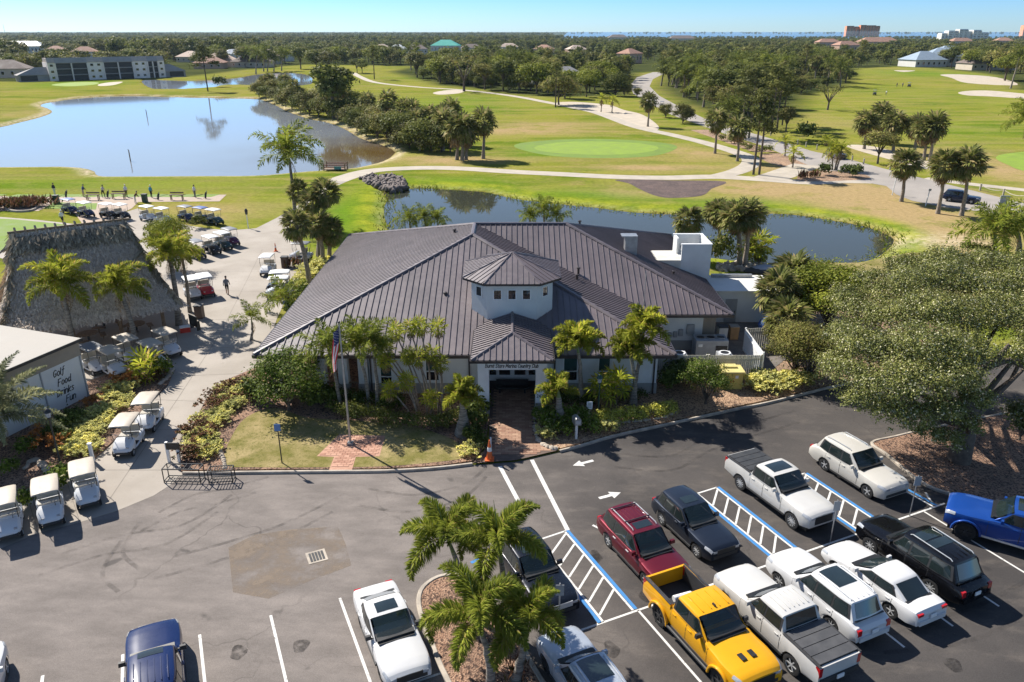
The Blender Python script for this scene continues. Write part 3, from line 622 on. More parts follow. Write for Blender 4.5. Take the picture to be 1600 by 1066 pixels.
FE = {  # leaf variants shared by every palm
    'foxtail': [arr_mesh('frond', feather(2.5, 2.3, 66, 0.52, 0.03, 4, s, 0.5, 0.14), MT['palm_leaf']) for s in range(3)],
    'coco': [arr_mesh('frond', feather(3.0, 1.7, 54, 0.66, 0.055, 1, s + 10, 0.35), MT['palm_leaf']) for s in range(3)],
    'queen': [arr_mesh('frond', feather(3.0, 2.0, 56, 0.66, 0.055, 2, s + 20, 0.4), MT['palm_yellow']) for s in range(3)],
    'xmas': [arr_mesh('frond', feather(1.75, 2.0, 44, 0.46, 0.055, 2, s + 30, 0.45), MT['palm_yellow']) for s in range(3)],
    'date': [arr_mesh('frond', feather(3.4, 1.0, 84, 0.44, 0.034, 2, s + 40, 0.25), MT['date_leaf']) for s in range(3)],
    'fan': [arr_mesh('frond', fan(0.8, 0.85, 17, s, w=.075), MT['fan_leaf']) for s in range(3)],
    'deadfan': [arr_mesh('dead_frond', fan(0.7, 0.75, 11, s + 5, 1.2, 0.9, 0.05), MT['dead_leaf']) for s in range(2)],
    'deadfeather': [arr_mesh('dead_frond', feather(2.1, 1.2, 22, 0.4, 0.03, 0, s + 60, 0), MT['dead_leaf']) for s in range(2)],
    'thrinax': [arr_mesh('frond', fan(0.55, 0.6, 15, s + 7, 2.2, 0.25, 0.055), MT['fan_bright']) for s in range(3)]}
CR = {}
def crown_mesh(key):
    """whole crown in one mesh for palms too far off to tell leaf from leaf"""
    if key in CR: return CR[key]
    kind, var = key; r = random.Random(hash(kind) % 1 + var * 13 + len(kind)); parts = []; dead = []
    if kind == 'sabal':
        for i in range(40):
            el = lerp(1.35, -0.75, (i / 39) ** 0.8); parts.append(xf(fan(0.8, 0.85, 9, i, w=0.10), frond_M(i * 2.4 + r.uniform(-.3, .3), el, r.uniform(-.4, .4), r.uniform(.85, 1.1))))
        for i in range(13): dead.append(xf(fan(0.7, 0.8, 6, i, 1.2, 0.9, 0.10), frond_M(i * 2.4, -1.0 + r.uniform(-.3, .2), r.uniform(-.5, .5), r.uniform(.8, 1.1), (0, 0, -0.15))))
        ms = (MT['fan_leaf'], MT['dead_leaf'])
    elif kind == 'thrinax':
        for i in range(18):
            el = lerp(1.3, -0.7, i / 17); parts.append(xf(fan(0.5, 0.6, 11, i, 2.2, 0.25, 0.06), frond_M(i * 2.4 + r.uniform(-.3, .3), el, r.uniform(-.4, .4), r.uniform(.8, 1.1))))
        for i in range(4): dead.append(xf(fan(0.5, 0.55, 7, i, 1.2, 0.9, 0.06), frond_M(i * 2.1, -1.1, 0, 1)))
        ms = (MT['fan_bright'], MT['dead_leaf'])
    else:
        n, L, dr = {'coco': (15, 2.9, 1.7), 'royal': (15, 3.4, 1.7), 'small': (11, 1.5, 1.8)}[kind]
        for i in range(n):
            el = lerp(1.25, -0.35, i / (n - 1)); parts.append(xf(feather(L, dr, 20, L * .22, L * .03, 1 if kind == 'royal' else 0, i, .3), frond_M(i * 2.4 + r.uniform(-.3, .3), el, r.uniform(-.3, .3), r.uniform(.85, 1.1))))
        for i in range(2): dead.append(xf(feather(L * .7, 1.2, 9, .4, .05, 0, i, 0), frond_M(i * 2.1, -1.2, 0, 1)))
        ms = (MT['palm_yellow'] if kind == 'small' else MT['palm_far'], MT['dead_leaf'])
    A = cat_arr(parts); B = cat_arr(dead); V, Fc = cat_arr([A, B])
    CR[key] = fast_mesh('crown', V, Fc, ms, np.r_[np.zeros(len(A[1])), np.ones(len(B[1]))]); return CR[key]
def palm(kind, label, base, crown, group=None, r0=0.16, nf=None, bulge=0, sc=1.0, z0=0.0, cat='palm tree', single=False, trunkmat=None, name='palm_tree', bend=0.12):
    """base and crown heart are points of the photograph; the trunk joins them"""
    b = g(*base, z0); c = aty(*crown, b.y); return palm3(kind, label, b, c, group, r0, nf, bulge, sc, cat, single, trunkmat, name, bend)
def palm3(kind, label, b, c, group=None, r0=0.16, nf=None, bulge=0, sc=1.0, cat='palm tree', single=False, trunkmat=None, name='palm_tree', bend=0.12):
    t = thing(name, label, cat, b, 0, group); r = random.Random(int(b.x * 31 + b.y * 17)); c = c - Vector((0, 0, {'foxtail': 1.35, 'xmas': .55, 'coco': .25}.get(kind, 0) * sc if not single else 0)); top = c - b; h = top.z
    n = 9; pts = []; rads = []
    for i in range(n):
        s = i / (n - 1); pts.append(Vector((top.x * (s ** 1.4), top.y * s, h * s)) + Vector((math.sin(s * 3.1) * bend * r.uniform(.3, 1), 0, 0)))
        rads.append(r0 * (1.25 - 0.5 * s + 0.35 * math.exp(-s * 14)) * (1 + bulge * math.exp(-((s - 0.25) / 0.28) ** 2)) * (1 + 0.05 * (i % 2)))
    MB().tube(pts, rads, 8).build('trunk', trunkmat or MT['trunk'], t, smooth=60)
    topv = pts[-1]
    if single:
        inst('crown', crown_mesh((single, r.randrange(3))), t, topv, (r.uniform(-.15, .15), r.uniform(-.15, .15), r.uniform(0, 6.28)), sc * r.uniform(.92, 1.08)); return t
    N = nf or {'foxtail': 13, 'coco': 15, 'queen': 15, 'xmas': 13, 'date': 26, 'fan': 30, 'thrinax': 15}[kind]
    if kind in ('foxtail', 'coco', 'xmas'):
        cs = {'foxtail': 0.9, 'coco': 0.5, 'xmas': 0.5}[kind] * sc
        d = (pts[-1] - pts[-2]).normalized(); MB().tube([topv - d * 0.1, topv + d * cs], [rads[-1] * 1.05, rads[-1] * 0.45], 8).build('crownshaft', MT['palm_crown'], t, smooth=60); topv = topv + d * cs * 0.8
        if kind == 'foxtail': MB().tube([topv, topv + d * 1.1 * sc + Vector((.08, 0, 0)), topv + d * 2.0 * sc + Vector((.1, 0, 0))], [0.035, 0.025, 0.006], 5).build('spear_leaf', MT['palm_crown'], t)
    for i in range(N):
        s = i / (N - 1); hi, lo = {'foxtail': (1.05, -0.35), 'coco': (1.3, -0.3), 'queen': (1.35, -0.3), 'xmas': (1.25, -0.1), 'date': (1.35, -0.35), 'fan': (1.4, -0.7), 'thrinax': (1.3, -0.7)}[kind]
        el = lerp(hi, lo, s ** 0.9) + r.uniform(-.1, .1); az = i * 2.39996 + r.uniform(-.3, .3)
        o = inst('frond', FE[kind][i % 3], t); o.matrix_local = frond_M(az, el, r.uniform(-.35, .35), sc * r.uniform(.85, 1.1), topv)
    nd = {'fan': 10, 'queen': 3, 'date': 3, 'thrinax': 4, 'coco': 1}.get(kind, 0)
    for i in range(nd):
        k = 'deadfan' if kind in ('fan', 'thrinax') else 'deadfeather'
        o = inst('dead_frond', FE[k][i % 2], t); o.matrix_local = frond_M(i * 2.2 + r.uniform(0, .6), -1.15 + r.uniform(-.25, .25), r.uniform(-.4, .4), sc * (0.75 if kind == 'thrinax' else 1.0) * r.uniform(.8, 1.05), topv - Vector((0, 0, 0.12 * sc)))
    return t
MT['palm_crown'] = mat('green_crownshaft', (0.14, 0.19, 0.06), 0.5, 0.2, 4)

# shrubs: one mesh per kind and size, shared by the copies
SH = {}
def shrub_mesh(key):
    if key in SH: return SH[key]
    m, n, leaf, seed, shape = key; r = random.Random(seed)
    if shape == 'spiky':   # rosettes of long leaves
        parts = []
        for k in range(n):
            c = (r.gauss(0, .38), r.gauss(0, .38), r.uniform(.15, .6)); 
            for i in range(14):
                a = r.uniform(0, 6.28); e = r.uniform(-.1, 1.2); L = leaf * r.uniform(.7, 1.2); v = np.array([math.cos(a) * math.cos(e), math.sin(a) * math.cos(e), math.sin(e)]); s = np.array([-math.sin(a), math.cos(a), 0]) * leaf * .2; c_ = np.array(c)
                parts.append((np.array([c_, c_ + v * L * .55 + s, c_ + v * L - np.array([0, 0, L * .2]), c_ + v * L * .55 - s]), np.array([[0, 1, 2, 3]])))
        A = cat_arr(parts)
    elif shape == 'tuft':  # upright blades
        parts = []
        for k in range(n):
            x, y = r.gauss(0, .3), r.gauss(0, .3); a = r.uniform(0, 6.28); L = r.uniform(.5, 1.0); lean = r.uniform(.05, .5); c_ = np.array([x, y, 0]); s = np.array([-math.sin(a), math.cos(a), 0]) * leaf; v = np.array([math.cos(a) * lean, math.sin(a) * lean, 1.0]) * L
            parts.append((np.array([c_, c_ + v * .5 + s, c_ + v - np.array([0, 0, lean * .4]), c_ + v * .5 - s]), np.array([[0, 1, 2, 3]])))
        A = cat_arr(parts)
    else:
        lobes = [((0, 0, .45), (.5, .5, .45))] + [((r.uniform(-.38, .38), r.uniform(-.38, .38), r.uniform(.3, .62)), (r.uniform(.2, .32),) * 3) for _ in range(7 if shape == 'lobed' else 2)]
        A = leafcloud(lobes, n, leaf, seed, 0.3, 10, 0.7)
    SH[key] = fast_mesh('foliage', A[0], A[1], MT[m]); return SH[key]
def shrub(label, p, size, key, group=None, name='shrub', cat='shrub', rz=None):
    o = inst(name, shrub_mesh(key), None, p, (0, 0, rnd.uniform(0, 6.28) if rz is None else rz), size)
    return tag(o, label, cat, group)

# broadleaf trees: trunk, limbs, crown
TP = {}
def tree_parts(key):
    """unit-height tree: (trunk mesh, crown mesh)"""
    if key in TP: return TP[key]
    kind, seed = key; r = random.Random(seed * 7 + len(kind)); b = MB()
    if kind == 'pine':
        b.tube([(0, 0, 0), (.01, .01, .5), (r.uniform(-.03, .03), 0, .97)], [.017, .013, .004], 6); lobes = []
        for i in range(9):
            z = lerp(.58, .97, i / 8) ; a = i * 2.4; ro = lerp(.14, .04, i / 8) * r.uniform(.7, 1.2); c = (ro * math.cos(a), ro * math.sin(a), z); lobes.append((c, (.075, .075, .045))); b.tube([(0, 0, z - .05), c], [.006, .003], 4, cap=False)
        A = leafcloud(lobes, 1000, .022, seed, .5, 10, .2, .2, .4); m = MT['pine_leaf']
    elif kind == 'bare':
        lobes = []
        b.tube([(0, 0, 0), (.02, 0, .3)], [.04, .03], 6)
        for i in range(6):
            a = i * 1.05; e = (.34 * math.cos(a), .34 * math.sin(a), r.uniform(.7, .9)); b.tube([(.02, 0, .28), (e[0] * .5, e[1] * .5, .55), e], [.024, .016, .006], 5); lobes.append((e, (.2, .2, .09)))
        A = leafcloud(lobes, 500, .03, seed, .5, 8, .3, .5); m = MT['tree_olive']
    else:
        w = {'round': .42, 'tall': .30, 'wide': .58, 'bush': .6, 'dense': .56}[kind]; th = {'round': .32, 'tall': .38, 'wide': .28, 'bush': .1, 'dense': .1}[kind]
        b.tube([(0, 0, 0), (.01, .005, th * .6), (0, .01, th + .15)], [.035, .026, .018], 7); lobes = []
        for i in range(11):
            a = i * 2.4 + r.uniform(-.3, .3); q = r.uniform(.3, 1.0); z = lerp(th + .1, .86, 1 - q * r.uniform(.3, 1.0)); c = (w * .66 * q * math.cos(a), w * .66 * q * math.sin(a), z); rr = r.uniform(.15, .24) * (w / .42) ** .5
            lobes.append((c, (rr, rr, rr * .75))); b.tube([(0, 0, th * .8), (c[0] * .5, c[1] * .5, lerp(th, z, .6)), c], [.016, .010, .004], 5, cap=False)
        A = leafcloud(lobes, 9500, .0165, seed, .3, 12, .6) if kind == 'dense' else leafcloud(lobes, 3400, .033, seed, .42, 13, .5); m = MT[{'round': 'tree_leaf', 'tall': 'tree_leaf', 'wide': 'tree_olive', 'bush': 'tree_olive', 'dense': 'shrub_round'}[kind]]
    TP[key] = (b.mesh('trunk', MT['bark'], 60), fast_mesh('crown', A[0], A[1], m)); return TP[key]
def tree(kind, label, p, h, group=None, seed=None, wid=1.0, cat='tree', name='tree', m=None):
    s = rnd.randrange(4) if seed is None else seed; tr, cr = tree_parts((kind, s)); t = thing(name, label, cat, p, rnd.uniform(0, 6.28), group)
    inst('trunk', tr, t, sc=(h, h, h)); o = inst('crown', cr, t, sc=(h * wid, h * wid, h))
    if m:
        o.material_slots[0].link = 'OBJECT'; o.material_slots[0].material = MT[m]
    return t
# ------------------------------------------------------------------ club house
t = NT('standing_seam_metal'); v = t.obj(); P = t.pos()
n1 = t.noise(0.35, 4, 0.6, P); n2 = t.noise(3.0, 4, 0.6, P)
c = t.mix(t.ramp(n1, (0.3, 0.7)), (0.112, 0.092, 0.098), (0.15, 0.122, 0.13)); c = t.mix(t.math('MULTIPLY', t.ramp(n2, (0.55, 0.8)), 0.35), c, (0.17, 0.14, 0.146))
c = t.mix(t.orand(), t.mix(1.0, c, (0.93,) * 3, 'MULTIPLY'), t.mix(1.0, c, (1.08, 1.07, 1.06), 'MULTIPLY'))
t.set(Base_Color=c, Roughness=t.ramp(n2, (0.3, 0.7, 0.42, 0.52)), Metallic=0.0, Specular_IOR_Level=0.75); t.bump(t.noise(1.2, 3, 0.5, P), 0.012, 0.3); MT['roof'] = t.m
MT['ridge'] = mat('roof_trim_metal', (0.125, 0.102, 0.108), 0.42, 0.1, 1, spec=0.7)
MT['fascia'] = mat('dark_bronze_fascia', (0.035, 0.028, 0.028), 0.45, 0.15, 2)
def clip_strip(uv, u0, u1):
    def cut(pl, k, sg):
        out = []
        for i in range(len(pl)):
            a, b = pl[i - 1], pl[i]; da, db = sg * (a[0] - k), sg * (b[0] - k)
            if (da >= 0) != (db >= 0):
                s = da / (da - db); out.append((a[0] + (b[0] - a[0]) * s, a[1] + (b[1] - a[1]) * s))
            if db >= 0: out.append(b)
        return out
    p = cut(uv, u0, 1)
    return cut(p, u1, -1) if p else p
def roof_plane(poly, eave, parent, pw=0.41, m=None, thick=0.03, seam=0.056, name='roof_panel', inv=None):
    """standing seam panels, one object each, over a planar polygon"""
    poly = [Vector(p) for p in poly]; e = Vector(eave).normalized(); n = (poly[1] - poly[0]).cross(poly[2] - poly[0]).normalized()
    if n.z < 0: n = -n
    e = (e - n * e.dot(n)).normalized(); u = n.cross(e); o = poly[0]
    uv = [((p - o).dot(e), (p - o).dot(u)) for p in poly]; lo, hi = min(q[0] for q in uv), max(q[0] for q in uv); k = lo
    T = lambda q, h: o + e * q[0] + u * q[1] + n * h
    while k < hi - 0.02:
        pl = clip_strip(uv, k, min(k + pw, hi))
        if len(pl) >= 3:
            b = MB(); N_ = len(pl)
            b.poly([T(q, thick) for q in pl])
            for i in range(N_): b.quad(T(pl[i - 1], thick), T(pl[i - 1], -0.02), T(pl[i], -0.02), T(pl[i], thick))
            ed = [q for q in pl if abs(q[0] - k) < 1e-5]
            if len(ed) >= 2 and seam:
                v0, v1 = min(q[1] for q in ed), max(q[1] for q in ed)
                if v1 - v0 > 0.05:
                    C8 = [T((k + s * 0.02, vv), hh) for hh in (thick, thick + seam) for vv in (v0, v1) for s in (-1, 1)]
                    b.add(C8, [(4, 5, 7, 6), (0, 1, 5, 4), (2, 6, 7, 3), (0, 4, 6, 2), (1, 3, 7, 5)])
            b.build(name, m or MT['roof'], parent)
        k += pw
def cap(parent, a, b, w=0.17, h=0.09, name='ridge_cap', m=None):
    a, b = Vector(a), Vector(b); d = (b - a).normalized(); s = d.cross(Vector((0, 0, 1))).normalized(); z = Vector((0, 0, 1))
    q = MB(); ring = lambda p: [p - s * w - z * 0.02, p - s * w * .5 + z * h, p + s * w * .5 + z * h, p + s * w - z * 0.02]
    q.grid([ring(a), ring(b)], flip=True); return q.build(name, m or MT['ridge'], parent)
EZ = 3.2
FL, FR = Vector((-16.2, 44.35, EZ)), Vector((10.27, 44.35, EZ)); RA, RB = Vector((-3.0, 57.5, 7.61)), Vector((-3.0, 61.05, 7.61)); RC = Vector((4.36, 61.05, 7.61))
BL, BR = Vector((-16.2, 75, EZ)), Vector((15.82, 75, EZ)); VF = Vector((10.27, 51.75, EZ)); BF = Vector((15.82, 51.75, EZ))
club = thing('club_house', 'low white club house under a wide brown metal hip roof with octagonal cupola', 'building')
deck = MB()
for pl in ((FL, RA, RB, BL), (FL, FR, RA), (FR, VF, RB, RA), (VF, BF, RC, RB), (BF, BR, RC), (BR, BL, RB, RC)):
    deck.poly([p - Vector((0, 0, 0.04)) for p in pl])
roof = deck.build('roof', MT['fascia'], club)
roof_plane((FL, RA, RB, BL), (0, 1, 0), roof, 0.42, seam=.042)
roof_plane((FL, FR, RA), (1, 0, 0), roof, 0.42)
roof_plane((FR, VF, RB, RA), (0, 1, 0), roof, 0.42)
roof_plane((VF, BF, RC, RB), (1, 0, 0), roof, 0.42)
roof_plane((BF, BR, RC), (0, 1, 0), roof, 0.42)
MB().poly([BR, BL, RB, RC]).build('roof_panel', MT['roof'], roof)
for a, b in ((FL, RA), (RA, RB), (FR, RA), (RB, RC), (RC, BF), (RC, BR), (BL, RB)): cap(roof, a + Vector((0, 0, .05)), b + Vector((0, 0, .05)))
cap(roof, VF + Vector((0, 0, .0)), RB, 0.2, 0.03, 'valley_flashing')
b = MB()
for a, c_ in ((FL, FR), (FR, VF), (VF, BF), (BF, BR), (BR, BL), (BL, FL)):
    d = (c_ - a).normalized(); o_ = Vector((d.y, -d.x, 0)) * 0.06; m_ = (a + c_) / 2 + o_
    b.box((m_.x, m_.y, EZ - 0.1), ((c_ - a).length + 0.1, 0.12, 0.2), math.atan2(d.y, d.x))
b.build('gutter', MT['fascia'], roof)
MB().poly([p - Vector((0, 0, 0.18)) for p in (FL, FR, VF, BF, BR, BL)]).build('soffit', MT['wall'], roof)
WY = 45.25
def wall_seg(b, x0, x1, y0, y1, z0=0, z1=EZ - 0.18, mi=0): b.box(((x0 + x1) / 2, (y0 + y1) / 2, (z0 + z1) / 2), (x1 - x0, y1 - y0, z1 - z0), 0, mi)
b = MB(); g_ = MB()
openings = [(3.30, 4.25, 0.95, 2.6), (5.55, 6.35, 0.95, 2.6), (-8.55, -7.75, 0.3, 2.6), (-5.6, -4.7, 0.95, 2.6), (-1.7, 1.75, 0.0, 2.6)]
xs_ = sorted([-9.2] + [q for o_ in openings for q in o_[:2]] + [9.35])
for i in range(0, len(xs_), 2): wall_seg(b, xs_[i], xs_[i + 1], WY, WY + 0.25)
for x0, x1, z0, z1 in openings: wall_seg(b, x0, x1, WY, WY + 0.25, 0, z0); wall_seg(b, x0, x1, WY, WY + 0.25, z1)
wall_seg(b, 9.1, 9.35, WY + 0.25, 52.7); wall_seg(b, 9.35, 14.0, 52.7, 52.95); wall_seg(b, 13.75, 14.0, 52.95, 74.2); wall_seg(b, -15.4, 14, 74.2, 74.4)
wall_seg(b, -15.4, -15.15, 52.5, 74.2); wall_seg(b, -15.15, -9.2, 52.2, 52.45); wall_seg(b, -9.45, -9.2, WY + .25, 52.2)
b.build('wall', MT['wall'], club)
g_ = MB()
for x0, x1 in ((-9.25, -2.6), (2.6, 9.4)): g_ = MB(); wall_seg(g_, x0, x1, WY - 0.03, WY, 0, 0.85); g_.build('wall_base', MT['wallgrey'], club)
g_ = MB(); wall_seg(g_, 9.35, 9.39, WY, 52.66, 0, 0.85); wall_seg(g_, 9.35, 14.03, 52.66, 52.7, 0, 0.85)
g_.build('wall_base', MT['wallgrey'], club)
MB().box((-12.2, 52.1, 1.5), (5.8, 0.15, 3.0)).build('porch_wall', mat('brown_stucco', (0.22, 0.13, 0.09), 0.85, 0.1, 1), club)
for x in (-15.2, -12.35, -10.9, -9.6): MB().box((x, WY + .2, 1.5), (0.62, 0.62, 3.02)).box((x, WY + .2, 0.42), (0.7, 0.7, 0.84), mi=1).build('column', (MT['wall'], MT['wallgrey']), club)
MB().box((-12.3, WY + .1, 0.42), (6.0, 0.14, 0.1)).box((-12.3, WY + .1, 0.85), (6.0, 0.1, 0.08)).build('porch_rail', MT['wood'], club)
for x0, x1, z0, z1 in openings[:4]:
    f = MB()
    for (cx, cz, sx, sz) in (((x0 + x1) / 2, z0 + .03, x1 - x0, .06), ((x0 + x1) / 2, z1 - .03, x1 - x0, .06), (x0 + .03, (z0 + z1) / 2, .06, z1 - z0 - .124), (x1 - .03, (z0 + z1) / 2, .06, z1 - z0 - .124), ((x0 + x1) / 2, lerp(z0, z1, .42), x1 - x0 - .124, .05)): f.box((cx, WY + .1, cz), (sx, .1, sz))
    w = f.build('window', MT['white'], club)
    MB().box(((x0 + x1) / 2, WY + .12, lerp(z0, z1, .72)), (x1 - x0 - .12, .03, (z1 - z0) * .5)).build('pane', MT['teal_glass'], w)
    MB().box(((x0 + x1) / 2, WY + .12, lerp(z0, z1, .22)), (x1 - x0 - .12, .03, (z1 - z0) * .4)).build('pane', MT['glass'], w)
for x in (2.75, 9.15, -2.75, -9.1): MB().box((x, WY - .08, 1.5), (.09, .09, 2.95)).build('downpipe', MT['fascia'], club)
# cupola
CZ0, CZ1 = 4.0, 6.86
oc = [(-1.63, 47.67), (1.63, 47.67), (2.7, 48.72), (2.7, 52.2), (1.63, 53.25), (-1.63, 53.25), (-2.7, 52.2), (-2.7, 48.72)]
cup = MB().prism(oc, CZ0, CZ1).build('cupola', MT['wall'], club)
fl_ = MB()
for i in range(-1, 4):
    a, c_ = Vector((*oc[i - 1], 0)), Vector((*oc[i], 0))
def wall_window(parent, a, b, s, w, z0, z1, louver=False):
    a, b = Vector((*a, 0)), Vector((*b, 0)); d = (b - a).normalized(); n = Vector((d.y, -d.x, 0)); c_ = a.lerp(b, s); rz = math.atan2(d.y, d.x)
    fr = MB(); h = z1 - z0
    for (o_, zz, sx, sz) in ((0, z0 - .03, w + .16, .06), (0, z1 + .03, w + .16, .06), (-w / 2 - .04, (z0 + z1) / 2, .08, h - .002), (w / 2 + .04, (z0 + z1) / 2, .08, h - .002)): q = c_ + d * o_ + n * .02; fr.box((q.x, q.y, zz), (sx, .06, sz), rz)
    wnd = fr.build('window', MT['white'], parent)
    q = c_ + n * .006
    if louver:
        for k in range(7): MB().box((q.x, q.y, z0 + h * (k + .5) / 7), (w - .01, .03, h / 9), rz).build('slat', MT['dark'], wnd)
        MB().box((q.x - n.x * .004, q.y - n.y * .004, (z0 + z1) / 2), (w, .01, h), rz).build('pane', MT['black'], wnd)
    else:
        MB().box((q.x, q.y, (z0 + z1) / 2), (w, .02, h), rz).build('pane', MT['glass'], wnd); MB().box((q.x + n.x * .014, q.y + n.y * .014, (z0 + z1) / 2), (.035, .02, h), rz).build('mullion', MT['dark'], wnd)
for s in (.21, .5, .79): wall_window(cup, oc[0], oc[1], s, .46, 5.78, 6.38)
wall_window(cup, oc[7], oc[0], .5, .46, 5.85, 6.45, True); wall_window(cup, oc[1], oc[2], .5, .46, 5.85, 6.45)
ov = [(-1.82, 47.08), (1.82, 47.08), (3.26, 48.5), (3.26, 52.4), (1.82, 53.85), (-1.82, 53.85), (-3.26, 52.4), (-3.26, 48.5)]
apx = Vector((0, 50.45, 8.13)); cr_ = MB().prism(ov, CZ1 - .02, CZ1 + .1).build('cupola_roof', MT['fascia'], club)
for i in range(8):
    a, c_ = Vector((*ov[i], 6.97)), Vector((*ov[(i + 1) % 8], 6.97))
    roof_plane((a, c_, apx), c_ - a, cr_, 0.36, thick=.02, seam=.035); cap(cr_, a + Vector((0, 0, .03)), apx + Vector((0, 0, .03)), .07, .06)
# entrance porch
pa = [Vector((-2.42, 41.6, 4.0)), Vector((2.46, 41.6, 4.0)), Vector((.02, 44.0, 4.8)), Vector((.02, 49.5, 4.8)), Vector((-2.42, 47.2, 4.0)), Vector((2.46, 47.2, 4.0))]
pr = MB().poly([pa[0], pa[1], pa[5], pa[4]]).build('porch_roof', MT['fascia'], club)
roof_plane((pa[0], pa[1], pa[2]), (1, 0, 0), pr, .36); roof_plane((pa[0], pa[2], pa[3], pa[4]), (0, 1, 0), pr, .36); roof_plane((pa[1], pa[5], pa[3], pa[2]), (0, 1, 0), pr, .36)
for a, c_ in ((pa[0], pa[2]), (pa[1], pa[2]), (pa[2], pa[3])): cap(pr, a + Vector((0, 0, .05)), c_ + Vector((0, 0, .05)), .1, .07)
b = MB(); b.box((.02, 41.57, 3.92), (5.0, .1, .16)); b.box((-2.46, 44.2, 3.92), (.1, 5.2, .16)); b.box((2.5, 44.2, 3.92), (.1, 5.2, .16)); b.build('gutter', MT['fascia'], pr)
b = MB(); b.box((-1.74, 42.75, 1.95), (.68, .7, 3.88)); b.box((1.78, 42.75, 1.95), (.68, .7, 3.88)); b.box((.02, 42.75, 3.47), (2.84, .68, .84))
b.box((-1.88, 44.6, 1.95), (.3, 3.0, 3.88)); b.box((1.92, 44.6, 1.95), (.3, 3.0, 3.88)); b.build('portico', MT['white'], club)
b = MB(); b.box((-1.74, 42.72, .42), (.74, .72, .84)); b.box((1.78, 42.72, .42), (.74, .72, .84)); b.build('column_base', MT['wallgrey'], club)
MB().box((.02, 46.05, 1.9), (3.5, .1, 3.8)).build('entrance_wall', MT['white'], club)
dr = MB().box((.02, 45.97, 1.6), (3.3, .05, 1.8)).build('entrance_door', MT['white'], club); MB().box((.02, 45.97, .35), (3.3, .05, .69)).build('entrance_wall', MT['fascia'], club); MB().box((.02, 45.4, .48), (2.1, .45, .12)).box((-.8, 45.4, .25), (.1, .4, .5)).box((.84, 45.4, .25), (.1, .4, .5)).box((.02, 45.6, .75), (2.1, .06, .4)).build('bench', MT['black'], club)
for x, w in ((-1.25, .42), (-.48, .72), (.52, .72), (1.3, .42)): MB().box((x, 45.93, 1.75), (w, .03, 1.25)).build('pane', MT['glass'], dr)
for s in (-2.25, 2.3): MB().box((s, 46.2, 1.6), (.9, .1, 3.2)).build('entrance_wall', mat('dark_green_wall', (.03, .09, .06), .7, .1, 2), club)
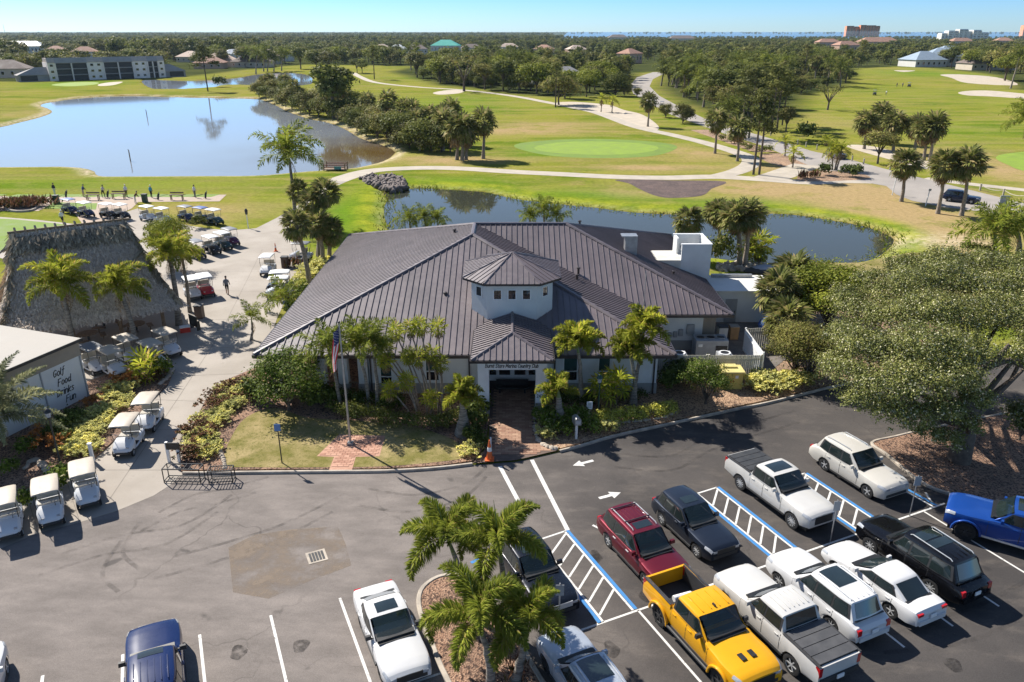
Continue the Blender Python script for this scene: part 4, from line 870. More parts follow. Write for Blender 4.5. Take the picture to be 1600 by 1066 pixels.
# lettering: strokes on a small grid
GLY = {'B': [[(0, 0), (0, 6), (2.5, 6), (3, 5), (2.5, 3.4), (0, 3.2)], [(2.3, 3.3), (3.2, 2), (2.5, 0), (0, 0)]], 'u': [[(0, 4), (0, 1), (1, 0), (2.4, 1), (2.6, 4), (2.6, 0)]], 'r': [[(0, 4), (0, 0)], [(0, 2.6), (1, 4), (2, 3.8)]], 'n': [[(0, 4), (0, 0)], [(0, 2.8), (1.4, 4), (2.4, 3), (2.4, 0)]],
       't': [[(1, 5.6), (.9, .6), (1.8, 0)], [(0, 4), (2, 4)]], 'S': [[(3, 5.2), (2, 6), (.6, 5.6), (.4, 4.2), (2.6, 2.4), (2.6, .8), (1.4, 0), (0, .7)]], 'o': [[(1.2, 4), (0, 2.8), (.2, .8), (1.2, 0), (2.4, 1), (2.4, 3), (1.2, 4)]], 'e': [[(.1, 2.2), (2.3, 2.4), (1.8, 3.8), (.8, 3.9), (0, 2), (.7, .1), (2.2, .6)]],
       'M': [[(0, 0), (.4, 6), (2, 2), (3.8, 6), (4.2, 0)]], 'a': [[(2.3, 3.6), (1, 4), (0, 2.4), (.4, .3), (1.6, .3), (2.3, 2)], [(2.4, 4), (2.4, .4), (3, 0)]], 'i': [[(0, 4), (.1, 0)], [(0, 5.4), (.1, 5.8)]], 'C': [[(3, 5), (2, 6), (.6, 5), (0, 3), (.6, .7), (1.8, 0), (3, .9)]], 'y': [[(0, 4), (1.2, .6)], [(2.4, 4), (.8, -1.6), (-.2, -1.8)]],
       'l': [[(.2, 6), (0, .6), (.6, 0)]], 'b': [[(0, 6), (0, .2), (1.5, 0), (2.4, 1.6), (1.6, 3.6), (0, 3)]], 'G': [[(3, 5), (1.8, 6), (.3, 4.6), (.1, 1.8), (1.2, 0), (2.7, .8), (2.8, 2.6), (1.6, 2.6)]], 'f': [[(2.2, 6.4), (1.2, 6), (.9, 0), (.2, -1.4)], [(0, 3.6), (2, 3.8)]], 'F': [[(.4, 0), (.6, 6), (3.2, 6.2)], [(.5, 3.2), (2.4, 3.4)]],
       'd': [[(2.2, 3.4), (.8, 3.8), (0, 1.8), (.8, 0), (2.2, 1)], [(2.5, 6.2), (2.4, .2), (3, 0)]], 'D': [[(.4, 0), (.5, 6), (2.4, 5.6), (3.4, 3.4), (2.4, .6), (0, 0)]], 'k': [[(0, 6), (0, 0)], [(2.2, 3.9), (.1, 1.8), (2.4, 0)]], 's': [[(2, 3.6), (.8, 4), (.2, 3), (1.9, 1.4), (1.3, .1), (0, .4)]],
       '2': [[(0, 5), (1, 6), (2.6, 5.4), (2.4, 3.6), (0, 0), (2.9, 0)]], '4': [[(2.2, 0), (2.2, 6), (0, 2), (3, 2)]], '3': [[(0, 5.6), (1.4, 6), (2.6, 5), (1.2, 3.2), (2.8, 1.8), (1.4, 0), (0, .5)]], '1': [[(.2, 4.8), (1.2, 6), (1.2, 0)]],
       'P': [[(0, 0), (0, 6), (2.4, 6), (3, 4.6), (2.2, 3), (0, 2.8)]], 'N': [[(0, 0), (0, 6), (3, 0), (3, 6)]], 'O': [[(1.5, 6), (0, 4.4), (0, 1.6), (1.5, 0), (3, 1.6), (3, 4.4), (1.5, 6)]], 'I': [[(.5, 0), (.5, 6)], ], 'R': [[(0, 0), (0, 6), (2.4, 6), (3, 4.6), (2.2, 3.1), (0, 3)], [(1.4, 3), (3, 0)]], 'K': [[(0, 6), (0, 0)], [(3, 6), (0, 2.6)], [(1, 3.6), (3, 0)]], 'A': [[(0, 0), (1.5, 6), (3, 0)], [(.5, 2), (2.5, 2)]], 'T': [[(0, 6), (3, 6)], [(1.5, 6), (1.5, 0)]], 'E': [[(3, 6), (0, 6), (0, 0), (3, 0)], [(0, 3), (2.4, 3)]], 'L': [[(0, 6), (0, 0), (2.8, 0)]]}
def text(parent, s, o, ex, ez, hgt, m, name='letter', wt=0.55, slant=0.18, gap=1.1, length=None, off=0.012):
    """each letter is a thin raised mesh; o = start of the base line, ex along, ez up"""
    o, ex, ez = Vector(o), Vector(ex).normalized(), Vector(ez).normalized(); n = ex.cross(ez); k = hgt / 6; x = 0
    wd = lambda ch: max(p[0] for st in GLY[ch] for p in st)
    tot = sum((wd(ch) + gap) if ch != ' ' else 2.0 for ch in s) - gap; kx = (length / tot) if length else k
    for ch in s:
        if ch == ' ': x += 2.0; continue
        b = MB(); W2 = wt * k / 2
        for st in GLY[ch]:
            P_ = [o + ex * ((x + p[0] + slant * p[1]) * kx) + ez * (p[1] * k) for p in st]
            for a, c_ in zip(P_, P_[1:]):
                d = (c_ - a).normalized(); q = n.cross(d) * W2; a2, c2 = a - d * W2 * .8, c_ + d * W2 * .8
                b.quad(a2 - q + n * off, c2 - q + n * off, c2 + q + n * off, a2 + q + n * off)
                b.quad(a2 + q + n * off, c2 + q + n * off, c2 + q, a2 + q); b.quad(a2 - q, c2 - q, c2 - q + n * off, a2 - q + n * off)
        b.build(name, m, parent); x += wd(ch) + gap
text(club, 'Burnt Store Marina Country Club', (-1.62, 42.40, 3.2), (1, 0, 0), (0, 0, 1), .23, MT['black'], wt=.8, length=3.2)
text(club, '2431', (1.52, 42.40, 1.2), (1, 0, 0), (0, 0, 1), .2, MT['black'], wt=.9, slant=0, gap=1.2)
# roof gear
def roofz(x, y):   # right-hand rear slope
    return EZ + (15.82 - x) * (7.61 - EZ) / (15.82 - RC.x)
b = MB(); H0 = 3.3
b.box((14.9, 60.28, 4.7), (2.4, .16, 2.84)); b.box((16.02, 61.96, 4.7), (.16, 3.2, 2.84)); b.box((14.9, 63.64, 4.7), (2.4, .16, 2.84)); b.box((13.78, 62.9, 5.45), (.16, 1.3, 1.34))
b.box((14.9, 61.95, 4.72), (2.1, 3.2, .1)); b.build('roof_screen', MT['wall'], club)
MB().box((14.9, 60.28, 6.15), (2.5, .24, .05)).box((16.02, 61.96, 6.15), (.24, 3.1, .05)).box((14.9, 63.64, 6.15), (2.5, .24, .05)).build('coping', MT['white'], club)
b = MB(); b.box((12.75, 61.7, 4.45), (2.1, 3.0, .75)); b.build('flat_roof', mat('roof_membrane', (.55, .53, .47), .8, .12, 1.2, world=True), club)
b = MB(); b.lathe([(.18, 4.8), (.18, 5.4), (.34, 5.42), (.34, 5.7), (.05, 5.8)], 12, (14.2, 61.3, 0)); b.lathe([(.14, 4.8), (.14, 5.2), (.26, 5.22), (.26, 5.4), (.05, 5.45)], 12, (14.3, 62.4, 0)); b.build('exhaust_fan', MT['steel'], club, smooth=40)
b = MB(); b.box((9.45, 59.7, 6.25), (.95, .9, 1.5)); b.box((9.3, 59.7, 7.03), (1.25, 1.0, .07)); b.build('exhaust_hood', MT['steel'], club)
for (x, y, z, h) in ((5.6, 62.6, 7.1, .35), (-4.6, 60.3, 7.0, .3), (5.0, 55.6, 4.9, .6), (4.8, 54.3, 5.0, .35), (12.6, 57.5, 4.3, .35), (-4.6, 50.3, 5.1, .2)):
    MB().lathe([(.09, z - .3), (.09, z + h), (.15, z + h), (.15, z + h + .08), (.02, z + h + .12)], 10, (x, y, 0)).build('roof_vent', MT['fascia'], club, smooth=40)
MB().tube([(9.55, 52.55, 2.2), (9.55, 52.55, 6.2)], .03, 6).build('conduit', MT['steel'], club)
for x, z, w, h in ((10.15, 1.75, .75, 1.15), (13.1, 1.75, .55, .75), (11.6, 1.3, .25, .4), (12.0, 1.35, .25, .4), (12.4, 1.5, .3, .5), (10.5, .8, .15, .2)): MB().box((x, 52.6, z), (w, .18, h)).build('electrical_panel', MT['greybox'], club)
b = MB()
for k in range(9): b.box((14.0 + k * .11, 52.85 + .04 * (k % 2), 1.5), (.11, .12, 3.0))
b.build('corrugated_wall', MT['tan'], club)
# service annex
an = thing('service_annex', 'low white flat-roofed annex behind the right end of the club house', 'building', (18.6, 60.5, 0))
MB().box((0, 0, 1.35), (5.0, 4.0, 2.7)).build('wall', MT['wall'], an); MB().box((0, 0, 2.76), (5.3, 4.3, .12)).build('roof', mat('pale_flat_roof', (.62, .61, .58), .7, .08, .6, world=True), an)
MB().box((-.1, 1.6, 2.95), (3.4, .3, .25)).build('roof_rail', MT['steel'], an)
dd = MB().box((-.95, -2.03, 1.05), (.95, .06, 2.1)).build('door', MT['greybox'], an); MB().box((-.62, -2.09, 1.05), (.05, .06, .15)).build('handle', MT['black'], dd)
# fences of the service yard
def fence(label, pts, h, m, gap=.11, group=None):
    t = thing('fence', label, 'fence', pts[0], 0, group); o = Vector(pts[0]); P_ = [Vector(p) - o for p in pts]; posts = 0
    for a, c_ in zip(P_, P_[1:]):
        d = c_ - a; n = max(2, int(d.length / gap)); rz = math.atan2(d.y, d.x); u = d.normalized(); q = Vector((-u.y, u.x, 0))
        me = None
        for k in range(n):
            p = a + d * ((k + .5) / n)
            if me is None: me = MB().box((0, 0, h / 2), (gap * .86, .025, h)).mesh('board', m)
            inst('board', me, t, p + q * (.006 * (k % 2)), (0, 0, rz))
        for zz in (.35, h - .3): p = (a + c_) / 2 + q * .05; MB().box((p.x, p.y, zz), (d.length, .05, .09), rz).build('rail', m, t)
        for p in (a, c_): MB().box((p.x, p.y, h / 2 + .03), (.1, .1, h + .06), rz).build('post', m, t)
    return t
MT['fence'] = mat('off_white_fence', (.50, .48, .42), .75, .12, 2, orand=.08)
fence('off-white board fence closing the service yard beside the club house', [(9.5, 47.5, 0), (13.1, 47.5, 0)], 1.85, MT['fence'], .13)
fence('off-white board fence stretch behind the yellow cabinet', [(13.25, 47.5, 0), (16.8, 47.5, 0)], 1.85, MT['fence'], .13)
fence('white gate-like fence running back from the yard corner', [(17.0, 47.8, 0), (17.1, 52.4, 0)], 1.9, MT['white'], .16)
fence('grey board fence behind the shrubs right of the yard', [(17.2, 52.6, 0), (20.5, 53.1, 0)], 1.8, MT['fence'], .16)
sheet('service_yard', [(9.4, 47.6), (17.0, 47.6), (21.5, 53), (21.5, 58.4), (16, 58.4), (16, 60), (14, 60), (14, 52.7), (9.4, 52.7)], 0.125, mat('stained_yard_concrete', (.16, .14, .125), .9, .25, 1.2, world=True))
def ac_big():
    t = thing('air_conditioner', 'large grey rooftop style air conditioner with three fans in the yard', 'air conditioner', (14.3, 51.4, .12), 0)
    MB().box((0, 0, .75), (2.3, 1.3, 1.4)).build('cabinet', MT['greybox'], t); MB().box((.68, -.67, .6), (.8, .05, .95)).build('grille', MT['black'], t); MB().box((-.85, -.67, 1.1), (.3, .03, .2)).build('label_plate', MT['white'], t)
    for x in (-.72, 0, .72): f = MB().lathe([(.3, 1.45), (.33, 1.45), (.33, 1.52), (.3, 1.52)], 16, (x, 0, 0)).build('fan_ring', MT['steel'], t); MB().lathe([(.3, 1.475), (.0, 1.475)], 16, (x, 0, 0)).build('fan', MT['black'], f)
ac_big()
for x, lb in ((11.5, 'small round-fan condenser by the fence nearest the club house'), (14.6, 'small round-fan condenser by the fence before the large unit')):
    t = thing('condenser', lb, 'air conditioner', (x, 48.6, .12)); MB().box((0, 0, .75), (.95, .95, 1.3)).build('cabinet', MT['greybox'], t); MB().lathe([(.3, 1.42), (.4, 1.42), (.4, 1.48), (.3, 1.48)], 16).build('fan_ring', MT['white'], t); MB().lathe([(.31, 1.44), (0, 1.44)], 16).build('fan', MT['black'], t)
t = thing('utility_cabinet', 'yellow two-door utility cabinet standing on mulch before the fence', 'utility cabinet', (14.45, 46.35, .11))
MB().box((0, 0, .6), (1.42, 1.0, 1.2)).build('body', MT['yellowbox'], t); MB().box((0, -.05, 1.25), (1.55, 1.25, .1)).box((-.05, .25, 1.35), (.9, .5, .12)).build('lid', mat('yellow_lid_paint', (.62, .53, .2), .45, .08, 2), t)
for s in (-1, 1): d = MB().box((s * .355, -.515, .58), (.69, .03, 1.1)).build('door', MT['yellowbox'], t); MB().box((s * .08, -.55, .6), (.05, .04, .14)).build('handle', MT['red'], d)
MB().box((.3, -.537, .9), (.2, .01, .2), 0).build('warning_plate', MT['white'], t); MB().box((-.4, -.537, .85), (.22, .01, .18)).build('warning_plate', mat('yellow_plate', (.7, .5, .03), .5, .1, 2), t)
for x, y, lb, c_ in ((16.1, 54.8, 'white bin standing in the service yard doorway', 'white'), (17.0, 54.9, 'tan cardboard carton beside the white bin in the yard', 'tan')):
    t = thing('bin' if c_ == 'white' else 'carton', lb, 'bin' if c_ == 'white' else 'box', (x, y, .13)); MB().box((0, 0, .5), (.6, .6, 1.0), taper=1.1).build('body', MT[c_] if c_ == 'white' else mat('cardboard', (.4, .25, .13), .9, .1, 3), t); MB().box((0, 0, 1.03), (.7, .7, .06)).build('lid', MT['dark'] if c_ == 'white' else MT['tan'], t)
# brick entrance walk: each paver course laid out as bricks
WALK = gp([(764, 655), (764, 690), (757, 706), (741, 724), (738, 727), (806, 722), (874, 706), (862, 700), (845, 690), (838, 672), (838, 655)])
WALK = [(-1.38, 46.0), (-1.38, WALK[0].y)] + [(p.x, p.y) for p in WALK[1:-1]] + [(1.42, WALK[-1].y), (1.42, 46.0)]
walk = sheet('brick_walk', WALK, 0.118, mat('walk_sand_joint', (.13, .09, .07), .9, .2, 3, world=True))
brm = NT('walk_brick'); brm.set(Base_Color=brm.mix(brm.orand(), (.25, .13, .085), (.42, .27, .18)), Roughness=.85); brm.bump(brm.noise(20, 3, .6, brm.pos()), .004)
def inside(x, y, P_):
    r_ = False
    for i in range(len(P_)):
        a, c_ = P_[i - 1], P_[i]
        if (a[1] > y) != (c_[1] > y) and x < (c_[0] - a[0]) * (y - a[1]) / (c_[1] - a[1]) + a[0]: r_ = not r_
    return r_
bk = MB().box((0, 0, 0), (.385, .185, .02)).mesh('brick', brm.m); cells = []
y = 37.5; row = 0
while y < 45.9:
    x = -3.6 + (.2 if row % 2 else 0)
    while x < 4:
        if all(inside(x + a, y + c_, WALK) for a in (-.2, .2) for c_ in (-.1, .1)): cells.append((x, y))
        x += .4
    y += .2; row += 1
for x, y in cells[:300]: inst('brick', bk, walk, (x, y, .126))
if len(cells) > 300:
    b = MB()
    for x, y in cells[300:]: b.box((x, y, .126), (.385, .185, .02))
    tag(b.build('brick_paving', brm.m, walk), kind='stuff')
pad = gp([(530, 679), (602, 681), (593, 713), (556, 714), (550, 734.5), (514, 734.5), (522, 714), (495, 713)], .118)
padm = NT('pad_brick'); bt = padm.node('ShaderNodeTexBrick'); padm.link(padm.pos((1, 1, 1)), bt.inputs['Vector']); bt.inputs['Scale'].default_value = 2.4; bt.inputs['Color1'].default_value = (.36, .17, .11, 1); bt.inputs['Color2'].default_value = (.50, .28, .19, 1); bt.inputs['Mortar'].default_value = (.25, .15, .11, 1); bt.inputs['Mortar Size'].default_value = .012
padm.set(Base_Color=padm.mix(.5, bt.outputs['Color'], padm.mix(padm.noise(2.5, 5, .65, padm.pos()), (.30, .15, .10), (.60, .38, .27))), Roughness=.85)
padb = sheet('brick_pad', pad, .122, padm.m)
padw = [(p.x, p.y) for p in pad]; b2 = NT('pad_paver'); b2.set(Base_Color=b2.mix(b2.orand(), (.33, .16, .105), (.52, .30, .21)), Roughness=.85)
bk2 = MB().box((0, 0, 0), (.29, .185, .02)).mesh('brick', b2.m); cells = []; y = 36.2; row = 0
while y < 39.6:
    x = -11.5 + (.15 if row % 2 else 0)
    while x < -6.8:
        if all(inside(x + a, y + c_, padw) for a in (-.15, .15) for c_ in (-.1, .1)): cells.append((x, y))
        x += .31
    y += .2; row += 1
for x, y in cells[:300]: inst('brick', bk2, padb, (x, y, .128))
if len(cells) > 300: 
    b = MB()
    for x, y in cells[300:]: b.box((x, y, .128), (.29, .185, .02))
    tag(b.build('brick_paving', b2.m, padb), kind='stuff')

# ------------------------------------------------------------------ white flat-roofed building with painted words
lc = Vector((-27.45, 45.0, 0)); wd_ = Vector((-.335, -.942, 0)).normalized(); wo = Vector((-.942, .335, 0))
hz = 3.95; lb = thing('snack_building', 'white flat-roofed building with script words painted down its wall', 'building', lc)
def L2(a, b_): return (wd_ * a + wo * b_)
rect = [L2(0, 0), L2(9, 0), L2(9, 11), L2(0, 11)]
MB().prism([(p.x, p.y) for p in rect], 0, hz - .02).build('wall', MT['wall'], lb)
rr = [L2(-.15, -.25), L2(9.3, -.25), L2(9.3, 11.2), L2(-.15, 11.2)]
MB().prism([(p.x, p.y) for p in rr], hz, hz + .1).build('roof', mat('flat_roof_coating', (.38, .355, .32), .85, .1, .5, world=True), lb)
MB().prism([(p.x * 1.001, p.y) for p in [L2(-.17, -.27), L2(9.3, -.27), L2(9.3, -.22), L2(-.17, -.22)]], hz - .06, hz + .13).build('roof_edge', MT['dark'], lb)
MB().prism([(p.x, p.y) for p in [L2(-.02, -.03), L2(9.0, -.03), L2(9, 0), L2(-.02, 0)]], hz - 1.0, hz - .05).build('fascia_band', MT['tan'], lb)
for a in (.12, 3.0): MB().prism([(p.x, p.y) for p in [L2(a - .04, -.05), L2(a + .04, -.05), L2(a + .04, 0), L2(a - .04, 0)]], 0, hz - 1.0).build('batten', MT['greybox'], lb)
# the words read from the near end of the wall towards the drive corner
for wdx, st, zz in (('Golf', 2.2, 2.28), ('Food', 2.05, 1.62), ('Drinks', 2.25, .98), ('Fun', 1.75, .40)):
    o_ = L2(st, -.012); text(lb, wdx, (o_.x, o_.y, zz), -wd_, (0, 0, 1), .42, MT['black'], wt=.7, gap=1.0, slant=.25)

# ------------------------------------------------------------------ thatched shelter
t = NT('palm_thatch'); P = t.obj(); v = t.node('ShaderNodeTexVoronoi'); v.inputs['Scale'].default_value = 7; t.link(t.scale(P, (1, 1, .6)), v.inputs['Vector']); sp = t.node('ShaderNodeSeparateColor'); t.link(v.outputs['Color'], sp.inputs[0])
t.set(Base_Color=t.mix(t.island(), t.mix(sp.outputs[0], (.32, .25, .195), (.52, .42, .335)), (.64, .53, .42)), Roughness=.95); t.bump(v.outputs['Distance'], .08, .8); MT['thatch'] = t.m
tc = Vector((-25.64, 56.0, 0)); tw, td = Vector((-.83, -.556, 0)).normalized(), Vector((-.556, .83, 0)).normalized()
hut = thing('thatched_shelter', 'large open shelter under a steep grey palm thatch roof', 'shelter', tc)
def T2(a, b_, z=0): p = tw * a + td * b_; return Vector((p.x, p.y, z))
TW, TD, TE, TR = 11.6, 11.0, 2.6, 8.25
e4 = [T2(0, 0, TE), T2(TW, 0, TE), T2(TW, TD, TE), T2(0, TD, TE)]; r0_, r1_ = T2(2.1, TD / 2, TR), T2(9.5, TD / 2, TR)
b = MB()
def curve_face(a0, a1, b0, b1, n=6):   # eave edge a0-a1, ridge edge b0-b1, slightly concave
    rows = []
    for i in range(n + 1):
        s = i / n; rows.append([a0.lerp(a1, j / 8).lerp(b0.lerp(b1, j / 8), s) - Vector((0, 0, .55 * math.sin(math.pi * s))) for j in range(9)])
    b.grid(rows)
curve_face(e4[0], e4[1], r0_, r1_); curve_face(e4[2], e4[3], r1_, r0_); curve_face(e4[1], e4[2], r1_, r1_); curve_face(e4[3], e4[0], r0_, r0_)
th = b.build('thatch_roof', MT['thatch'], hut, smooth=50)
# thatch fronds laid over the roof, more shaggy on ridge and hips
vs = []; r = np.random.default_rng(3)
def thatch_on(a0, a1, b0, b1, n, size, sh=(0, 1), lift=.1):
    for i in range(n):
        s = r.uniform(*sh); u_ = r.random(); p = np.array(a0.lerp(a1, u_).lerp(b0.lerp(b1, u_), s)) - [0, 0, .55 * math.sin(math.pi * s)]
        dn = np.array(a0.lerp(a1, u_) - b0.lerp(b1, u_)); dn /= np.linalg.norm(dn); sd = np.cross(dn, [0, 0, 1]); sd /= np.linalg.norm(sd) + 1e-9; nn = np.cross(sd, dn); nn = nn if nn[2] > 0 else -nn
        L = size * r.uniform(.6, 1.3); dv = dn + sd * r.normal() * .35 + nn * r.uniform(-.05, .25); w = sd * L * r.uniform(.12, .25); q = p + nn * lift * r.uniform(.3, 1.4)
        vs.extend([q - w, q + w, q + dv * L + w * .3, q + dv * L - w * .3])
thatch_on(e4[0], e4[1], r0_, r1_, 9000, .27); thatch_on(e4[1], e4[2], r1_, r1_, 2500, .27); thatch_on(e4[3], e4[0], r0_, r0_, 2500, .27)
thatch_on(e4[0], e4[1], r0_, r1_, 900, .6, (.0, .05), .08); thatch_on(e4[3], e4[0], r0_, r0_, 400, .6, (0, .05), .08)
V = np.array(vs); tag(inst('thatch', fast_mesh('thatch', V, np.arange(len(V)).reshape(-1, 4), MT['thatch']), hut), kind='stuff')
vs = []; MT['thatchpale'] = leafmat('bleached_thatch', (.17, .145, .12), (.40, .34, .27), .1, .9)
thatch_on(e4[0], e4[1], r0_, r1_, 1300, .5, (.84, .96), .22); thatch_on(e4[1], e4[2], r1_, r1_, 200, .7, (.75, 1), .2)
for (a, c_) in ((e4[1], r1_), (e4[0], r0_)):
    for i in range(260):
        s = r.random(); p = np.array(a.lerp(c_, s)) - [0, 0, .5 * math.sin(math.pi * s)]; dv = np.array([r.normal() * .5, r.normal() * .5 - .3, -.9]); L = r.uniform(.3, .7); w = np.array([r.normal(), r.normal(), 0]) * .09
        vs.extend([p - w + [0, 0, .2], p + w + [0, 0, .2], p + dv * L + w * .4 + [0, 0, .15], p + dv * L - w * .4 + [0, 0, .15]])
V = np.array(vs); tag(inst('thatch_fringe', fast_mesh('thatch_fringe', V, np.arange(len(V)).reshape(-1, 4), MT['thatchpale']), hut), kind='stuff')
MT['ropewood'] = mat('pale_split_wood', (.36, .28, .21), .85, .2, 4)
MB().tube([T2(1.7, TD / 2, TR + .1), T2(9.9, TD / 2, TR + .1)], .1, 6).build('ridge_pole', MT['wood'], hut)
for off in (-.35, .35): MB().tube([T2(1.9, TD / 2 + off, TR - .28), T2(9.7, TD / 2 + off, TR - .28)], .06, 6).build('ridge_pole', MT['wood'], hut)
for k in range(12):
    a = lerp(2.2, 9.4, k / 11)
    for s in (-1, 1): MB().tube([T2(a, TD / 2 + s * .55, TR - .5), T2(a, TD / 2 - s * .25, TR + .36)], [.1, .085], 6).build('ridge_stake', MT['ropewood'], hut)
for a, c_ in ((1.2, 1.0), (4.2, 1.0), (7.4, 1.0), (10.4, 1.0), (1.2, 10.0), (4.2, 10.0), (7.4, 10.0), (10.4, 10.0)): MB().tube([T2(a, c_, 0), T2(a, c_, 3.3)], .14, 8).build('post', MT['wood'], hut)
for a, c_ in ((3.0, 2.6), (6.4, 2.4), (5.0, 5.0)):
    p = tc + T2(a, c_); t = thing('picnic_table', 'dark picnic table in the shade of the thatched shelter', 'table', p, .6, 'picnic tables under the thatched roof')
    MB().lathe([(0, .76), (.7, .76), (.7, .71), (0, .71)], 16).build('table_top', MT['wood'], t); MB().lathe([(.08, 0), (.08, .7)], 8).build('leg', MT['dark'], t)
    for k in range(3): an_ = k * 2.1; MB().box((1.0 * math.cos(an_), 1.0 * math.sin(an_), .44), (.4, .9, .06), an_).box((1.0 * math.cos(an_), 1.0 * math.sin(an_), .2), (.08, .08, .4), an_).build('bench', MT['wood'], t)
# ------------------------------------------------------------------ vehicles
def paint(name, col, metal=0.0, rough=0.32, dust=.1):
    t = NT(name); n = t.noise(1.5, 4, .6, t.obj())
    t.set(Base_Color=t.mix(t.ramp(n, (.3, .8)), col, vary(col, 1 + dust)), Metallic=metal, Roughness=t.ramp(n, (.2, .8, rough, rough * 1.25)), Coat_Weight=.8, Coat_Roughness=.04, Specular_IOR_Level=.12); return t.m
PW = {}
def wheel_meshes(spokes, fat, dark):
    k = (spokes, fat, dark)
    if k in PW: return PW[k]
    w = .115 if not fat else .15
    ty = MB().lathe([(.62, -w), (.86, -w * 1.05), (.97, -w * .85), (1.0, -w * .5), (1.0, w * .5), (.97, w * .85), (.86, w * 1.05), (.62, w)], 22, axis='Y')
    if fat:
        for i in range(22):
            a = 2 * math.pi * i / 22; ty.box((.99 * math.cos(a), (w * .75) * (-1) ** i, .99 * math.sin(a)), (.07, w * .5, .1))
    tm = ty.mesh('wheel', MT['rubber'], 40); b = MB(); r_ = .71
    b.lathe([(r_, w * .9), (r_ * .93, w * .95), (r_ * .9, w * .5)], 22, axis='Y'); b.lathe([(r_ * .9, w * .35), (0, w * .35)], 22, axis='Y', mi=1); b.lathe([(.17, w * .35), (.16, w * .85), (0, w * .9)], 10, axis='Y')
    for i in range(spokes):
        a = 2 * math.pi * i / spokes; m_ = Matrix.Rotation(-a, 4, 'Y'); b.box((r_ * .5, w * .62, 0), (r_ * .86, w * .35, .12 if spokes < 8 else .07), M=m_)
    rm = b.mesh('rim', (MT['dark'] if dark else MT['alloy'], MT['black']), 40); PW[k] = (tm, rm); return PW[k]
t = NT('windscreen_glass'); n = t.noise(2, 2, .5, t.obj()); t.set(Base_Color=t.mix(n, (.01, .02, .02), (.03, .05, .048)), Roughness=.03, Specular_IOR_Level=.9, Alpha=.62, Coat_Weight=.6, Coat_Roughness=.02); MT['screen'] = t.m
MT['carseat'] = mat('grey_car_seat', (.16, .15, .14), .7, .15, 4)
def smoothstep(a, b, x): t = min(max((x - a) / (b - a), 0), 1); return t * t * (3 - 2 * t)
def interp(x, xs, ys): return float(np.interp(x, xs, ys))
def car(name, label, cat, p, head, c):
    """c: dimensions; x forward, y left. p ground point of the middle of the wheel base, head direction"""
    t = thing(name, label, cat, p, math.atan2(head[1], head[0])); L, Wd, wb, r = c['L'], c['W'], c['wb'], c['r']; hw = Wd / 2
    xf_ = c.get('fo', .92) + wb / 2; xr_ = xf_ - L; xa, xb = wb / 2, -wb / 2; bm = c['paint']; sill = c.get('sill', .32)
    wbx, wtx, rtx, rbx = c['ws']; zb, zr = c['belt'], c['roof']; zhf, zhw = c['hood']; zhf += .07; pick = c['type'] == 'pickup'; bed_x = rbx - .02
    tail = c.get('tail', zb); end_x = bed_x if pick else xr_
    def w_at(x):
        f = max(0, (x - (xf_ - .75)) / .75); q = max(0, ((xr_ + .6) - x) / .6); k = 1 - .13 * f ** 2.8 - (.09 if not pick else .02) * q ** 2.6
        fl = .018 * (math.exp(-((x - xa) / .38) ** 2) + math.exp(-((x - xb) / .38) ** 2)) * (2.2 if c.get('flare') else 1); return hw * k * .985 + fl
    def ztop(x):
        xs = [xr_, xr_ + .12, rbx - .05, rbx + .25, wbx - .1, wbx + .08, xf_ - .55, xf_ - .14, xf_]; ys_ = [tail - .14, tail - .015, tail if not pick else zb, zb, zb, zhw, lerp(zhw, zhf, .55), zhf, zhf - .09]
        return interp(x, xs, ys_)
    R_ = r * (1.16 if not c.get('flare') else 1.2)
    def zbot(x):
        z = sill + .06 * smoothstep(xf_ - .5, xf_, x) + .10 * smoothstep(xr_ + .5, xr_, x)
        for q in (xa, xb):
            d = abs(x - q)
            if d < R_: z = max(z, r + math.sqrt(R_ * R_ - d * d) * .98)
        return z
    def sec(x):
        w, z0, z1 = w_at(x), zbot(x), ztop(x); cr = .045 if x > wbx else .02; zs = z1 - .05; h = zs - sill
        zz = [z0, max(z0 + .005, sill + .22 * h), max(z0 + .01, sill + .58 * h), max(z0 + .015, sill + .86 * h), zs, z1 - .008, z1 + cr * .7, z1 + cr]
        ww = [w * .965, w * .99, w, w * .985, w * .945, w * .86, w * .45, 0]
        return [(x, a, z) for a, z in zip(ww, zz)]
    st = {end_x, xf_, wbx, wbx + .08, rbx}
    for q in (xa, xb):
        for i in range(13):
            x = q + R_ * math.cos(math.pi * i / 12)
            if x > end_x: st.add(x)
        st.add(q + R_ + .005); st.add(q - R_ - .005)
    x = end_x
    while x < xf_: st.add(x); x += .22
    for e in (.05, .12, .3): st.add(xf_ - e); st.add(end_x + e)
    st = sorted(q for q in st if end_x <= q <= xf_); b = MB(); rows = []
    for x in st:
        s = sec(x); rows.append(s + [(a, -y, z) for a, y, z in s[-2::-1]])
    b.grid(rows); b.poly(rows[-1][::1]); b.poly(rows[0][::-1])
    b.build('body', bm, t, smooth=32, weld=True)
    # greenhouse
    cut = []
    gb, tum = c.get('gw', .93) * hw, c.get('tum', .24)
    def groof(x):
        if x >= wtx: return lerp(zr - .02, zb + .005, (x - wtx) / (wbx - wtx)) if x < wbx else zb
        if x <= rtx: return lerp(zr - .03, zb + .005 if not pick else zb, (rtx - x) / max(rtx - rbx, .01))
        s = (x - rtx) / (wtx - rtx); return zr - .02 * s - .03 * (1 - s) + .045 * math.sin(math.pi * s)
    def gwid(x): return gb * (1 - .10 * smoothstep(wtx - .3, wbx + .1, x) - (.12 if not pick else .02) * smoothstep(rtx + .6, rbx, x))
    def bow(x): return .16 * smoothstep((wtx + rtx) / 2, wbx, x) - (.1 if not pick else .02) * smoothstep((wtx + rtx) / 2, rbx, x)
